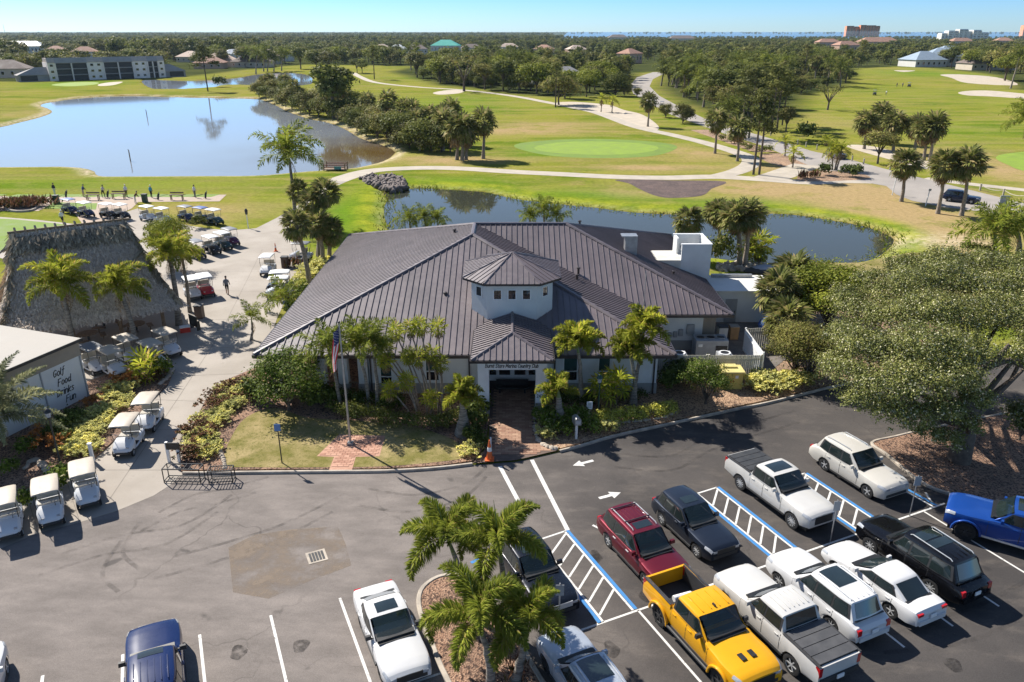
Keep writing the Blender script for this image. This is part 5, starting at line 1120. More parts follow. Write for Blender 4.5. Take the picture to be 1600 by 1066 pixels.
    def gpt(x, y, z, off=0.0):
        k = min(abs(y) / gb, 1); return (x - bow(x) * k * k, y, z)
    def topz(x, y, w): return groof(x) + .035 * (1 - min(1, (y / max(w, .01)) ** 2)) * smoothstep(zb, zr, groof(x))
    sx = sorted({wbx, lerp(wbx, wtx, .25), lerp(wbx, wtx, .5), lerp(wbx, wtx, .75), lerp(wbx, wtx, .93), wtx, wtx - .12, *[lerp(wtx, rtx, i / 6) for i in range(7)], rtx + .08, lerp(rtx, rbx, .1), lerp(rtx, rbx, .35), lerp(rtx, rbx, .7), rbx}); rows = []
    for x in sx:
        gw_, zt = gwid(x), groof(x); h = zt - zb; wt = gw_ - tum * h
        s = [gpt(x, gw_, zb - .03), gpt(x, gw_ - tum * h * .5, zb + h * .5), gpt(x, gw_ - tum * h * .86, zb + h * .86), gpt(x, wt - .02, zb + h * .96), gpt(x, wt - .09, topz(x, wt - .09, wt)), gpt(x, wt * .5, topz(x, wt * .5, wt)), gpt(x, 0, topz(x, 0, wt))]
        rows.append(s + [(a, -y, z) for a, y, z in s[-2::-1]])
    b = MB().grid(rows); k0 = len(b.f); b.poly(rows[-1]); b.poly(rows[0][::-1])
    keep = [i for i, f in enumerate(b.f) if i >= k0 or not (sx[i // 12] >= wtx - .01 and 3 <= i % 12 <= 8)]; b.f = [b.f[i] for i in keep]; b.mi = [b.mi[i] for i in keep]; b.build('cabin', bm, t, smooth=30, weld=True)
    gm = MT['carglass']; dk_ = c.get('inner', MT['dark']); MB().box((lerp(wbx, wtx, .1) - .18, 0, zb + .06), (.42, 2 * gb * .82, .1)).box(((wtx + rbx) / 2, 0, zb + .03), (wtx - rbx, 2 * gb * .8, .03)).box((wbx - .2, 0, zb + .02), (.5, 2 * gb * .8, .04)).build('dashboard', MT['black'], t)
    for s in (-1, 1): MB().box((wtx - .38, s * gb * .42, zb + .16), (.14, .46, .34), taper=.85).box((wtx - .42, s * gb * .42, zb + .38), (.09, .24, .14)).build('seat', c.get('seat', MT['carseat']), t, smooth=30)
    def patch(nm, fn, nu, nv, m, parent=t, flip=False): return MB().grid([[fn(i / nu, j / nv) for i in range(nu + 1)] for j in range(nv + 1)], flip=flip).build(nm, m, parent, smooth=60)
    def top_fn(x0, x1, k0, k1, off):   # patch on the upper skin, k fraction of the half width
        def fn(u, v):
            x = lerp(x0, x1, v); zt = groof(x); wt = gwid(x) - tum * (zt - zb) - .085; y = lerp(-1, 1, u) * wt * lerp(k0, k1, v); q = gpt(x, y, topz(x, y, wt + .085)); sl = -1 if x > wtx else (1 if x < rtx else 0); return (q[0] - sl * off * .7, q[1], q[2] + off)
        return fn
    patch('windscreen', top_fn(lerp(wbx, wtx, .03), lerp(wbx, wtx, .98), 1.0, .99, .012), 6, 3, MT['screen'], flip=True)
    patch('rear_window', top_fn(lerp(rtx, rbx, .1), lerp(rtx, rbx, c.get('rwin', .86)), .93, .9, .012), 6, 3, gm)
    if c.get('dash', 1):
        pass
    for a, b_, kk in c.get('sunroof', []): patch('sunroof', top_fn(a, b_, kk, kk, .009), 4, 3, MT['carglass'], flip=True)
    for s in (-1, 1):
        B0, T0, B1, T1 = c['win'][0][0] + .1, c['win'][0][2] + .06, c['win'][-1][1] - .1, c['win'][-1][3] - .12
        def fn(u, v, s=s):
            x = lerp(lerp(B0, B1, u), lerp(T0, T1, u), v); zt = groof((wtx + rtx) / 2) - .02; z = lerp(zb + .02, lerp(zb, zt, .85), v); y = gwid(x) - tum * (z - zb) + .006; q = gpt(x, y, z); return (q[0], s * q[1], q[2])
        patch('window_trim', fn, 8, 2, MT['dark'], flip=s > 0)
        for (b0, b1, t0, t1) in c['win']:
            def fn(u, v, s=s):
                x = lerp(lerp(b0, b1, u), lerp(t0, t1, u), v); zt = groof((wtx + rtx) / 2) - .02; z = lerp(zb + .05, lerp(zb, zt, .80), v); y = gwid(x) - tum * (z - zb) + .012; q = gpt(x, y, z); return (q[0], s * q[1], q[2])
            patch('side_window', fn, 4, 2, gm, flip=s > 0)
        for (x0, x1) in c['door']:
            def fn(u, v, s=s):
                x = lerp(x0 - .014, x1 + .014, u); q = sec(x); k = lerp(.5, 4.0, v); i = min(int(k), 6); f = k - i; a, d_ = q[i], q[i + 1]; return (x, s * (lerp(a[1], d_[1], f) + .003), lerp(a[2], d_[2], f))
            patch('door_gap', fn, 6, 6, MT['dark'], flip=s > 0)
            def fn(u, v, s=s):
                x = lerp(x0 + .006, x1 - .006, u); q = sec(x); k = lerp(.55, 3.95, v); i = min(int(k), 6); f = k - i; a, d_ = q[i], q[i + 1]; return (x, s * (lerp(a[1], d_[1], f) + .007), lerp(a[2], d_[2], f))
            d = patch('door', fn, 6, 6, bm, flip=s > 0); q = sec((x0 + .2)); MB().box((x0 + .2, s * (q[3][1] + .02), q[3][2] + .0), (.2, .035, .035)).build('handle', c.get('handle', bm), d)
        # lamps, mirrors, sills
        lz = c.get('lz', zhf - .14)
        def fn(u, v, s=s):
            x = lerp(xf_ - .42, xf_ - .01, u); q = sec(x); k = lerp(3.05, 4.5 + .5 * u, v); i = min(int(k), 6); f = k - i; a, d_ = q[i], q[i + 1]; return (x + .006, s * (lerp(a[1], d_[1], f) + .008), lerp(a[2], d_[2], f) + .006)
        hl = patch('headlight', fn, 5, 3, MT['lamp'], flip=s > 0); MB().box((xf_ - .02, s * hw * .60, ztop(xf_) - .06), (.06, hw * .3, .11)).build('lens', MT['lamp'], hl)
        if pick or c['type'] == 'sedan': MB().box((xr_ + .088, s * (hw * (.885 if pick else .70)), tail - .24 if pick else tail - .13), (.2, hw * (.15 if pick else .3), .40 if pick else .12)).build('tail_light', MT['red'], t)
        else: MB().box((xr_ + .088, s * hw * .755, tail - .19), (.2, hw * .22, .26), taper=.9).build('tail_light', MT['red'], t)
        q = gwid(wbx - .35); mr = MB().box((wbx - .42, s * (q + .16), zb + .1), (.12, .24, .17), taper=.85).box((wbx - .38, s * (q + .03), zb + .04), (.05, .12, .05)).build('mirror', c.get('mirror', bm), t, smooth=30)
        MB().box((0, s * (hw * .95), sill - .03), (wb - 2 * R_ - .02, .08, .09)).build('side_sill', c.get('sillm', MT['dark']), t)
        for q in (xa, xb):
            tm, rm = wheel_meshes(c.get('spokes', 5), c.get('fat', False), c.get('darkrim', False)); w_ = inst('wheel', tm, t, (q, s * (hw - (.085 if not c.get('flare') else .06)), r), (0, 0, 0 if s > 0 else math.pi), r); inst('rim', rm, w_)
    if c.get('flare'):
        for s in (-1, 1):
            for q in (xa, xb):
                P_ = [(q + R_ * 1.06 * math.cos(math.pi * i / 10), s * (hw + .045), r + R_ * 1.06 * math.sin(math.pi * i / 10)) for i in range(11)]; MB().tube(P_, .06, 6).build('wheel_flare', c['flare'], t, smooth=60)
    if c.get('rails'):
        for s in (-1, 1):
            x0, x1 = rtx + .15, wtx - .25; y = s * (gwid(0) - tum * (zr - zb) - .15); MB().tube([(x0, y, groof(x0) + .03), (x0 + .1, y, groof(x0) + .09), (x1 - .1, y, groof(x1) + .09), (x1, y, groof(x1) + .03)], .022, 5).build('roof_rail', c['rails'], t, smooth=60)
        for x in c.get('bars', []): y = gwid(0) - tum * (zr - zb) - .1; MB().tube([(x, -y, groof(x) + .08), (x, y, groof(x) + .08)], .03, 5).build('cross_bar', c.get('barm', MT['dark']), t)
    for k in range(c.get('ribs', 0)):
        y = lerp(-.55, .55, k / max(1, c['ribs'] - 1)) * hw; x0, x1 = c.get('ribx', (rtx + .2, wtx - .6)); MB().box(((x0 + x1) / 2, y, groof((x0 + x1) / 2) + .033), (x1 - x0, .03, .02)).build('roof_rib', bm, t)
    MB().box((xf_ - .03, 0, lz - (.12 if pick else .04)), (.1, hw * 1.05, .40 if pick else .24)).build('grille', c.get('grille', MT['black']), t); MB().box((xf_ - .06, 0, sill + .18), (.14, hw * 1.4, .16)).build('bumper', c.get('bump', MT['dark']), t)
    MB().box((xr_ - .01, 0, sill + .22), (.14, hw * (1.75 if pick else 1.55), .2)).build('bumper', c.get('rbump', c.get('bump', MT['dark'])), t); MB().box((xr_ - (.1 if pick else .06), 0, sill + .42 if not pick else sill + .24), (.04, .32, .16)).build('number_plate', MT['white'], t)
    MB().box((0, 0, .42), (L - .7, Wd - .5, .34)).build('underbody', MT['black'], t)
    for sx_ in ((.3, 1), (-.35, -1)): pass
    if pick:
        x0, x1 = xr_, bed_x; zt = tail; fz = .74; b = MB(); xs2 = sorted([q for q in {x0, x0 + .06, x1, *[xb + R_ * math.cos(math.pi * i / 12) for i in range(13)], xb + R_ + .005, xb - R_ - .005} if x0 <= q <= x1])
        for s in (-1, 1):
            rows = []
            for x in xs2:
                w = w_at(x); z0 = zbot(x); rows.append([(x, s * w * .965, z0), (x, s * w * .99, max(z0 + .01, .6)), (x, s * w, max(z0 + .02, .85)), (x, s * w * .985, zt - .08), (x, s * w * .955, zt), (x, s * (w - .13), zt), (x, s * (w - .14), fz)])
            b.grid(rows, flip=s < 0); b.poly(rows[0]); b.poly(rows[-1])
        b.box((x0 + .05, 0, (zt + sill + .2) / 2), (.1, 2 * hw * .93, zt - sill - .22)); b.build('bed', bm, t, smooth=30, weld=True)
        bl = MB(); bl.box(((x0 + x1) / 2, 0, fz - .03), (x1 - x0 - .1, Wd - .3, .06)); bl.box((x1 - .05, 0, (zt + fz) / 2), (.08, Wd - .3, zt - fz))
        for s in (-1, 1): bl.box(((x0 + x1) / 2, s * (hw - .17), (zt + fz) / 2 + .01), (x1 - x0 - .12, .05, zt - fz)); bl.box(((x0 + x1) / 2, s * (hw - .075), zt + .012), (x1 - x0 - .02, .1, .02))
        bl.build('bed_liner', MT['dark'], t)
        if c.get('tonneau'):
            n = 4
            for k in range(n): a0, a1 = lerp(x0 + .1, x1 - .06, k / n), lerp(x0 + .1, x1 - .06, (k + 1) / n); MB().box(((a0 + a1) / 2, 0, zt + .035), (a1 - a0 - .03, Wd - .26, .05)).build('tonneau_panel', c['tonneau'], t)
    return t
def midw(rear, front, hw_, side):
    """ground point of the wheel-base middle from the two near-side tyre contacts"""
    a, b = g(*rear), g(*front); d = (b - a).normalized(); n = Vector((-d.y, d.x, 0)) * side; return (a + b) / 2 + n * hw_, d
SD = Vector((.4155, -.9096, 0))   # direction of the parking bays
SUV = dict(type='suv', L=4.75, W=1.93, wb=2.78, r=.36, fo=.93, belt=1.08, roof=1.70, hood=(.88, 1.05), ws=(.72, -.02, -1.9, -2.28), win=[(.38, -.42, -.08, -.45), (-.5, -1.3, -.53, -1.28), (-1.38, -2.0, -1.36, -1.8)], door=[(-.42, .72), (-1.42, -.44)], tail=1.0)
SEDAN = dict(type='sedan', L=4.95, W=1.87, wb=2.86, r=.34, fo=.95, belt=.98, roof=1.45, hood=(.72, .96), ws=(.82, -.12, -1.15, -1.95), win=[(.42, -.40, -.2, -.42), (-.48, -1.45, -.5, -1.15)], door=[(-.42, .75), (-1.4, -.44)], tail=1.02, sunroof=[(-.35, -.9, .62)], rwin=.92)
PICK = dict(type='pickup', L=5.9, W=2.05, wb=3.68, r=.42, fo=.97, belt=1.32, roof=1.93, hood=(1.1, 1.28), ws=(.98, .25, -1.0, -1.22), win=[(.68, -.18, .25, -.2), (-.27, -1.02, -.29, -.98)], door=[(-.2, 1.05), (-1.15, -.22)], tail=1.36, sill=.5, lz=.98, tum=.2, gw=.94, spokes=6)
# burgundy minivan
p, d = midw((953, 852), (1011, 917), .8, 1)
BUR = paint('burgundy_paint', (.115, .008, .018), .3)
car('minivan', 'burgundy minivan with roof rack parked nose out beside the striped aisle', 'minivan', p, SD, {**SUV, 'L': 5.1, 'W': 1.98, 'wb': 3.03, 'belt': 1.06, 'roof': 1.74, 'hood': (.86, 1.02), 'ws': (1.05, .2, -2.05, -2.5), 'win': [(.72, -.1, .18, -.12), (-.2, -1.1, -.22, -1.08), (-1.2, -2.2, -1.18, -2.0)], 'door': [(-.1, 1.0), (-1.15, -.14)], 'paint': BUR, 'sunroof': [(-.05, -.5, .62)], 'rails': MT['alloy'], 'bars': [-.65, -1.75], 'ribs': 6, 'ribx': (-1.6, -.75), 'spokes': 7, 'bump': BUR, 'handle': MT['alloy']})
p, d = midw((1032, 821), (1095, 871), .8, 1)
NAV = paint('navy_grey_paint', (.016, .022, .036), .35)
car('parked_car', 'dark navy crossover parked nose out right of the burgundy minivan', 'car', p, SD, {**SUV, 'L': 4.58, 'W': 1.86, 'wb': 2.7, 'belt': 1.05, 'roof': 1.66, 'hood': (.86, 1.03), 'ws': (.75, -.05, -1.75, -2.15), 'paint': NAV, 'sunroof': [(-.3, -.8, .62)], 'spokes': 10, 'win': [(.4, -.4, -.1, -.42), (-.48, -1.25, -.5, -1.22), (-1.33, -1.9, -1.3, -1.7)]})
WHT = paint('white_car_paint', (.60, .60, .60), 0, .35, .04); WHT2 = paint('pearl_white_paint', (.55, .54, .515), .05, .35, .05)
p, d = midw((1156, 763), (1239, 826), .86, 1)
tonn = mat('black_tonneau_vinyl', (.035, .037, .04), .6, .2, 3)
car('pickup_truck', 'pearl white pickup with soft black bed cover parked nose out', 'pickup truck', p, SD, {**PICK, 'paint': WHT2, 'tonneau': tonn, 'sunroof': [(-.0, -.75, .78)], 'bump': WHT2, 'spokes': 12, 'rbump': MT['alloy'], 'sillm': MT['dark']})
p, d = midw((1287, 735), (1358, 777), .86, 1)
car('parked_car', 'cream white estate style off-roader dappled by the oak shade', 'car', p, SD, {**SUV, 'L': 5.0, 'W': 2.0, 'wb': 2.86, 'belt': 1.12, 'roof': 1.77, 'hood': (.96, 1.1), 'paint': paint('cream_white_paint', (.53, .51, .465), .05, .35, .05), 'rails': MT['alloy'], 'grille': MT['alloy'], 'spokes': 5, 'ws': (.78, .05, -1.95, -2.35)})
# blue pickup, partly out of frame
BLU = paint('bright_blue_paint', (.010, .055, .26), .15)
fp = g(1502, 820); hd = -SD; c_ = fp - hd * 1.84 + Vector((hd.y, -hd.x, 0)) * .9
car('pickup_truck', 'bright blue off-road pickup cut by the right frame edge under the oak', 'pickup truck', c_, Vector((.83, -.56, 0)) * -1, {**PICK, 'W': 2.2, 'paint': BLU, 'r': .46, 'fat': True, 'flare': BLU, 'darkrim': True, 'roof': 2.0, 'belt': 1.4, 'hood': (1.18, 1.36), 'tail': 1.44, 'lz': 1.05, 'tonneau': tonn, 'sillm': MT['alloy'], 'sunroof': [(.1, -.6, .7)]})
p, d = midw((1451, 930), (1359, 861), .86, -1)
BLK = paint('black_car_paint', (.004, .004, .005), 0, .25)
car('parked_car', 'long black off-roader with glass roof and chrome tailgate strip', 'car', p, -SD, {**SUV, 'L': 5.35, 'W': 2.06, 'wb': 3.11, 'r': .41, 'belt': 1.2, 'roof': 1.92, 'hood': (1.04, 1.18), 'ws': (.98, .25, -2.15, -2.55), 'win': [(.65, -.2, .2, -.22), (-.3, -1.2, -.32, -1.18), (-1.3, -2.3, -1.28, -2.1)], 'door': [(-.2, 1.0), (-1.3, -.24)], 'paint': BLK, 'rails': MT['alloy'], 'sunroof': [(-.02, -.6, .78), (-.68, -1.15, .78)], 'ribs': 5, 'ribx': (-2.0, -1.25), 'spokes': 9, 'rbump': BLK, 'sill': .4, 'tail': 1.12})
p, d = midw((1390, 968), (1303, 891), .8, -1)
car('parked_car', 'white saloon with dark rear window and beige sunlit boot lid', 'car', p, -SD, {**SEDAN, 'paint': WHT, 'sunroof': [], 'spokes': 5, 'bump': WHT, 'rbump': WHT})
p, d = midw((1301, 994), (1213, 908), .84, -1)
car('parked_car', 'white three-row off-roader with large black glass roof panel', 'car', p, -SD, {**SUV, 'L': 5.0, 'W': 1.98, 'wb': 2.9, 'belt': 1.1, 'roof': 1.76, 'hood': (.94, 1.08), 'ws': (.88, .1, -2.0, -2.35), 'win': [(.55, -.3, .05, -.32), (-.4, -1.25, -.42, -1.22), (-1.35, -2.1, -1.33, -1.9)], 'paint': WHT, 'rails': MT['white'], 'sunroof': [(-.05, -1.15, .72)], 'ribs': 5, 'ribx': (-1.9, -1.25), 'spokes': 8, 'bump': WHT, 'darkrim': False})
p, d = midw((1237, 1061), (1133, 940), .86, -1)
car('pickup_truck', 'white crew cab pickup with folding black bed cover parked nose in', 'pickup truck', p, -SD, {**PICK, 'paint': WHT2, 'tonneau': mat('grey_tonneau_panel', (.07, .07, .072), .5, .15, 2), 'grille': MT['alloy'], 'bump': WHT2, 'rbump': MT['dark'], 'ribs': 6, 'ribx': (-.8, .05)})
p, d = midw((1040, 985), (1125, 1075), .9, 1); p = p - SD * .1
YEL = paint('yellow_paint', (.68, .33, .008), 0, .32, .06)
yt = car('pickup_truck', 'bright yellow lifted pickup with open black bed and hood vents', 'pickup truck', p, SD, {**PICK, 'W': 2.12, 'wb': 3.7, 'r': .46, 'paint': YEL, 'fat': True, 'flare': YEL, 'darkrim': True, 'belt': 1.4, 'roof': 2.02, 'hood': (1.18, 1.36), 'tail': 1.46, 'lz': 1.05, 'sill': .58, 'mirror': MT['dark'], 'ribs': 4, 'ribx': (-.8, .1)})
for s in (-1, 1): MB().box((1.95, s * .22, 1.385), (.32, .2, .03)).build('hood_vent', MT['black'], yt)
for s in (-1, 1): MB().tube([(-1.35, s * 1.1, .5), (1.3, s * 1.1, .5)], .06, 8).build('side_step', MT['dark'], yt)
MB().box((.0, .0, 2.09), (.16, .06, .08)).build('antenna', MT['black'], yt)
bag = thing('golf_bag', 'blue and white bundle of golf gear lying in the yellow pickup bed', 'golf bag', p - SD * 1.75 + Vector((.15, .05, .75)), .4)
for k in range(3): MB().tube([(-.45, k * .22 - .2, .16), (.35, k * .22 - .25, .2)], [.14, .12], 8).build('bag_tube', (MT['black'], paint('blue_bag', (.03, .06, .25)), MT['white'])[k], bag, smooth=50)
# near edge of the picture
p = g(866, 1040) + (-SD) * -1.0
AQ = paint('silver_blue_paint', (.42, .46, .52), .35)
fw_ = g(855, 1049); hd = -SD; c_ = fw_ - hd * 1.35 + Vector((hd.y, -hd.x, 0)) * .8
car('parked_car', 'silver blue crossover nosing in at the lower frame edge', 'car', c_, hd, {**SUV, 'L': 4.6, 'W': 1.88, 'wb': 2.7, 'belt': 1.02, 'roof': 1.62, 'hood': (.84, 1.0), 'paint': AQ, 'sunroof': [(-.1, -1.2, .72)], 'rails': MT['alloy'], 'spokes': 5, 'darkrim': True})
hd = SD; c_ = g(836, 916) ; c_.z = 0
car('parked_car', 'black car parked in shade under the island palms', 'car', c_, hd, {**SUV, 'L': 4.9, 'W': 1.95, 'wb': 2.85, 'belt': 1.08, 'roof': 1.68, 'paint': paint('black_blue_paint', (.008, .010, .016), .2, .25), 'grille': MT['alloy'], 'sunroof': [(-.2, -.9, .7)]})
p, d = midw((564, 977), (602, 1064), .78, 1)
car('parked_car', 'white saloon with black glass roof panel parked nose out by the palm island', 'car', p, SD, {**SEDAN, 'paint': WHT, 'L': 4.97, 'sunroof': [(-.28, -.85, .62)], 'spokes': 10, 'darkrim': True, 'mirror': MT['dark'], 'grille': MT['black']})
c_ = g(249, 1062); hd = -SD
DBL = paint('deep_blue_paint', (.005, .016, .075), 0, .25)
car('parked_car', 'deep blue off-roader seen from above at the lower left edge', 'car', g(246, 1018) - hd * 1.9, hd, {**SUV, 'L': 4.85, 'W': 1.95, 'wb': 2.85, 'belt': 1.12, 'roof': 1.76, 'hood': (.98, 1.1), 'paint': DBL, 'mirror': MT['dark'], 'ribs': 6, 'ribx': (-1.7, -.55), 'sunroof': [(.0, -.35, .62)]})
car('parked_car', 'white car showing only its nose in the lower left corner', 'car', g(-18, 1066) - hd * 1.4 + Vector((-.3, 0, 0)), hd, {**SUV, 'paint': WHT, 'L': 4.7})
# cars on the far road
fr_ = (g(1535, 331) - g(1475, 324)).normalized()
car('road_car', 'dark blue hatchback driving on the pale road beyond the pond', 'car', g(1501, 316), fr_, {**SUV, 'L': 4.5, 'W': 1.85, 'wb': 2.7, 'belt': 1.0, 'roof': 1.6, 'hood': (.84, .98), 'paint': paint('dark_blue_paint', (.012, .02, .05), .3)})
car('road_car', 'white and dark car passing behind the palms at the road junction', 'car', g(1306, 247), (g(1340, 257) - g(1267, 238)).normalized(), {**SUV, 'paint': paint('dark_silver_paint', (.10, .11, .15), .4), 'L': 4.6})

# ------------------------------------------------------------------ golf carts
MT['seat'] = mat('beige_vinyl_seat', (.42, .38, .31), .6, .08, 4); MT['canopy'] = mat('tan_canopy', (.41, .355, .285), .55, .08, 3); MT['canopyw'] = mat('white_canopy', (.68, .68, .67), .5, .05, 3)
CM = {}
def cart_mesh(nm, make, mats, smooth=35):
    if nm not in CM: CM[nm] = make().mesh(nm.split('#')[0], mats, smooth)
    return CM[nm]
def golf_cart(label, p, head, body, top, group=None, seat=None, driver_screen=True, sc=1.0):
    t = thing('golf_cart', label, 'golf cart', p, math.atan2(head[1], head[0]), group); seat = seat or MT['seat']; bk = MT['black']
    def m_body():
        b = MB()
        st = [(-1.18, .48, .42, .62), (-1.1, .56, .36, .70), (-.62, .58, .34, .74), (-.36, .58, .30, .70), (-.30, .56, .30, .34), (.32, .54, .28, .32)]; rows = []
        for x, w, z0, z1 in st: s = [(x, w, z0), (x, w, z1 - .06), (x, w - .06, z1), (x, 0, z1 + .01)]; rows.append(s + [(a, -y, z) for a, y, z in s[-2::-1]])
        b.grid(rows); b.poly(rows[0][::-1]); rows = []
        for x, w, z0, z1 in [(.30, .52, .3, .93), (.40, .54, .3, .92), (.62, .56, .34, .84), (.95, .52, .40, .70), (1.13, .42, .40, .58), (1.18, .30, .42, .50)]: s = [(x, w, z0), (x, w, z1 - .14), (x, w * .8, z1 - .02), (x, 0, z1)]; rows.append(s + [(a, -y, z) for a, y, z in s[-2::-1]])
        b.grid(rows); b.poly(rows[0][::-1]); b.poly(rows[-1]); return b
    inst('body', cart_mesh('body#' + body.name, m_body, body), t)
    def m_roof():
        b = MB(); rows = []
        for x, z in [(-.98, 1.78), (-.95, 1.84), (-.8, 1.88), (0, 1.91), (.62, 1.88), (.78, 1.84), (.81, 1.78)]:
            k = 1 - .06 * (abs(x + .08) / .9) ** 3; s = [(x, .60 * k, min(z, 1.79)), (x, .585 * k, z - .035 if z > 1.8 else z), (x, .5 * k, z), (x, .2, z + .015), (x, 0, z + .005)]; rows.append(s + [(a, -y, zz) for a, y, zz in s[-2::-1]])
        b.grid(rows); return b
    inst('canopy', cart_mesh('canopy#' + top.name, m_roof, top, 40), t)
    def m_strut():
        b = MB()
        for s in (-1, 1): b.tube([(.55, s * .5, .9), (.66, s * .52, 1.3), (.60, s * .52, 1.8)], .018, 5); b.tube([(-.72, s * .52, .7), (-.9, s * .54, 1.3), (-.86, s * .54, 1.8)], .018, 5)
        return b
    o = inst('roof_frame', cart_mesh('roof_frame', m_strut, bk), t); tag(o, kind='stuff')
    inst('seat', cart_mesh('seat#' + seat.name, lambda: MB().box((-.28, 0, .76), (.52, 1.02, .13), taper=.94).box((-.58, 0, 1.06), (.12, 1.0, .42), taper=.92), seat, 30), t)
    inst('bag_rack', cart_mesh('bag_rack', lambda: MB().box((-1.02, 0, .60), (.46, .9, .04)).box((-1.22, 0, .8), (.04, .9, .05)).box((-.82, .42, .92), (.04, .04, .6)).box((-.82, -.42, .92), (.04, .04, .6)), MT['dark']), t)
    inst('steering_wheel', cart_mesh('steering_wheel', lambda: MB().tube([(.30 + .12 * math.cos(a) * .6, .27 + .17 * math.sin(a), 1.05 + .12 * math.cos(a)) for a in np.linspace(0, 6.283, 13)], .016, 5).tube([(.5, .27, .85), (.30, .27, 1.05)], .018, 5), bk), t)
    if driver_screen:
        gl = cart_mesh('windscreen', lambda: MB().grid([[(.60, -.48, .95), (.60, .48, .95)], [(.66, -.50, 1.35), (.66, .50, 1.35)]]), CLEAR_); inst('windscreen', gl, t)
    tm, rm = wheel_meshes(5, False, False)
    for x in (.82, -.82):
        for s in (-1, 1): w_ = inst('wheel', tm, t, (x, s * .5, .225), (0, 0, 0 if s > 0 else math.pi), (.225, .42, .225)); inst('rim', rm, w_)
    inst('bumper', cart_mesh('bumper', lambda: MB().box((1.19, 0, .36), (.08, .8, .1)).box((0, 0, .32), (2.1, .95, .1)), MT['dark']), t)
    for s in (-1, 1): inst('headlight', cart_mesh('headlight', lambda: MB().box((0, 0, 0), (.1, .14, .07)), MT['lamp']), t, (1.04, s * .33, .62))
    return t
t_ = NT('clear_plastic'); t_.set(Base_Color=(.8, .85, .88), Roughness=.05, Transmission_Weight=.0, Alpha=.18); CLEAR_ = t_.m
WB = paint('cart_white', (.60, .615, .64), 0, .4, .03); NB = paint('cart_navy', (.015, .022, .07), .2); BB_ = paint('cart_black', (.015, .016, .018), .1); RB_ = paint('cart_red', (.42, .02, .03), .1); GB_ = paint('cart_green', (.015, .05, .05), .1); PB_ = paint('cart_purple', (.10, .02, .07), .2); bluetop = mat('blue_canopy', (.05, .10, .30), .5, .1, 3); bktop = mat('grey_canopy', (.16, .17, .19), .5, .1, 3)
CT_, CW_ = MT['canopy'], MT['canopyw']
hd1 = Vector((.02, -1, 0))
def cartpos(u, v): return g(u, v, 1.88) * 1.0
def pc(u, v, z=Z3): q = g(u, v, 1.88); q.z = z; return q
fl_grp = 'tan-topped golf carts along the drive'
golf_cart('tan-topped white golf cart at the left frame edge, first of the row facing the lot', pc(2, 776) , Vector((.5, -.86, 0)), WB, CT_, fl_grp)
golf_cart('tan-topped white golf cart with a palm leaf shadow over its canopy, second of the row', pc(69, 757), Vector((.5, -.86, 0)), WB, CT_, fl_grp)
golf_cart('tan-topped white golf cart beside the white bollard, third of the row facing the lot', pc(127, 730), Vector((.5, -.86, 0)), WB, CT_, fl_grp)
hd2 = (g(180, 712) - g(232, 640)).normalized()
golf_cart('tan-topped golf cart parked on the drive by yellow shrubs, the nearer of two', pc(193, 656), hd2, WB, CT_, fl_grp)
golf_cart('tan-topped golf cart parked on the drive by yellow shrubs, the farther of two', pc(226, 622), hd2, WB, CT_, fl_grp)
hd3 = Vector((.78, -.62, 0))
for (u, v), lb, tp in (((141, 541), 'grey-topped golf cart half hidden behind the white building corner', bktop), ((171, 546), 'tan-topped golf cart left of the green fern, next to the white building', CT_), ((196, 527), 'tan-topped golf cart in the rear rank under the thatch edge', CT_), ((234, 535), 'tan-topped golf cart directly behind the spiky green fern', CT_), ((257, 517), 'tan-topped golf cart farthest right in the rank, beside a red cooler', CT_)):
    golf_cart(lb, pc(u, v), hd3, WB, tp, 'rank of golf carts beside the thatched shelter')
golf_cart('red golf cart with white top parked by the curved kerb', pc(318, 430), Vector((.55, -.83, 0)), RB_, CW_)
golf_cart('pale golf cart half hidden by palm trunks left of the red one', pc(297, 434), Vector((.55, -.83, 0)), WB, CW_)
golf_cart('white golf cart facing the camera on the open drive', pc(416, 399), Vector((.02, -1, 0)), WB, CW_)
golf_cart('white-topped cart by the building shrubs, rear one of a pair', pc(435, 424), Vector((-1, -.12, 0)), BB_, CW_)
golf_cart('white-topped cart with golf bags by the building shrubs, front one of a pair', pc(433, 433), Vector((-1, -.12, 0)), WB, CW_)
golf_cart('white and blue cart parked in the shade of the tall palms', pc(468, 379), Vector((-1, .1, 0)), WB, bktop)
hd4 = Vector((.75, -.66, 0))
for (u, v), bd, tp, lb in (((358, 357), PB_, bktop, 'purple golf cart with grey top, last of the four on the drive edge'), ((346, 363), GB_, CW_, 'dark green golf cart with white top, third of the four on the drive edge'), ((328, 369), BB_, CW_, 'black golf cart with white top, second of the four on the drive edge'), ((304, 376), NB, bktop, 'navy golf cart seen through palm fronds, first of the four on the drive edge')):
    golf_cart(lb, pc(u, v), hd4, bd, tp, 'four golf carts on the drive edge')
hd5 = Vector((.86, -.5, 0))
for (u, v), bd, tp, lb in (((333, 327), GB_, CW_, 'dark green cart with white top at the right end of the range parking'), ((313, 324), NB, bluetop, 'cart with a long blue top beside the brown bush'), ((289, 322), NB, bktop, 'cart mostly hidden behind the bushy tree at the range'), ((252, 325), WB, CW_, 'pale cart left of the bushy tree at the range'), ((229, 322), WB, CW_, 'white-topped cart just right of the paired dark carts at the range'),
                           ((187, 319), BB_, CW_, 'black cart with white top, right of a pair above the thatch ridge'), ((166, 318), BB_, CW_, 'black cart with white top, left of a pair above the thatch ridge'), ((131, 316), NB, CW_, 'navy cart with pale top beside the blue-topped cart'), ((106, 311), NB, bluetop, 'navy cart with blue top next to the green bin')):
    golf_cart(lb, pc(u, v), hd5, bd, tp, 'golf carts parked at the driving range')
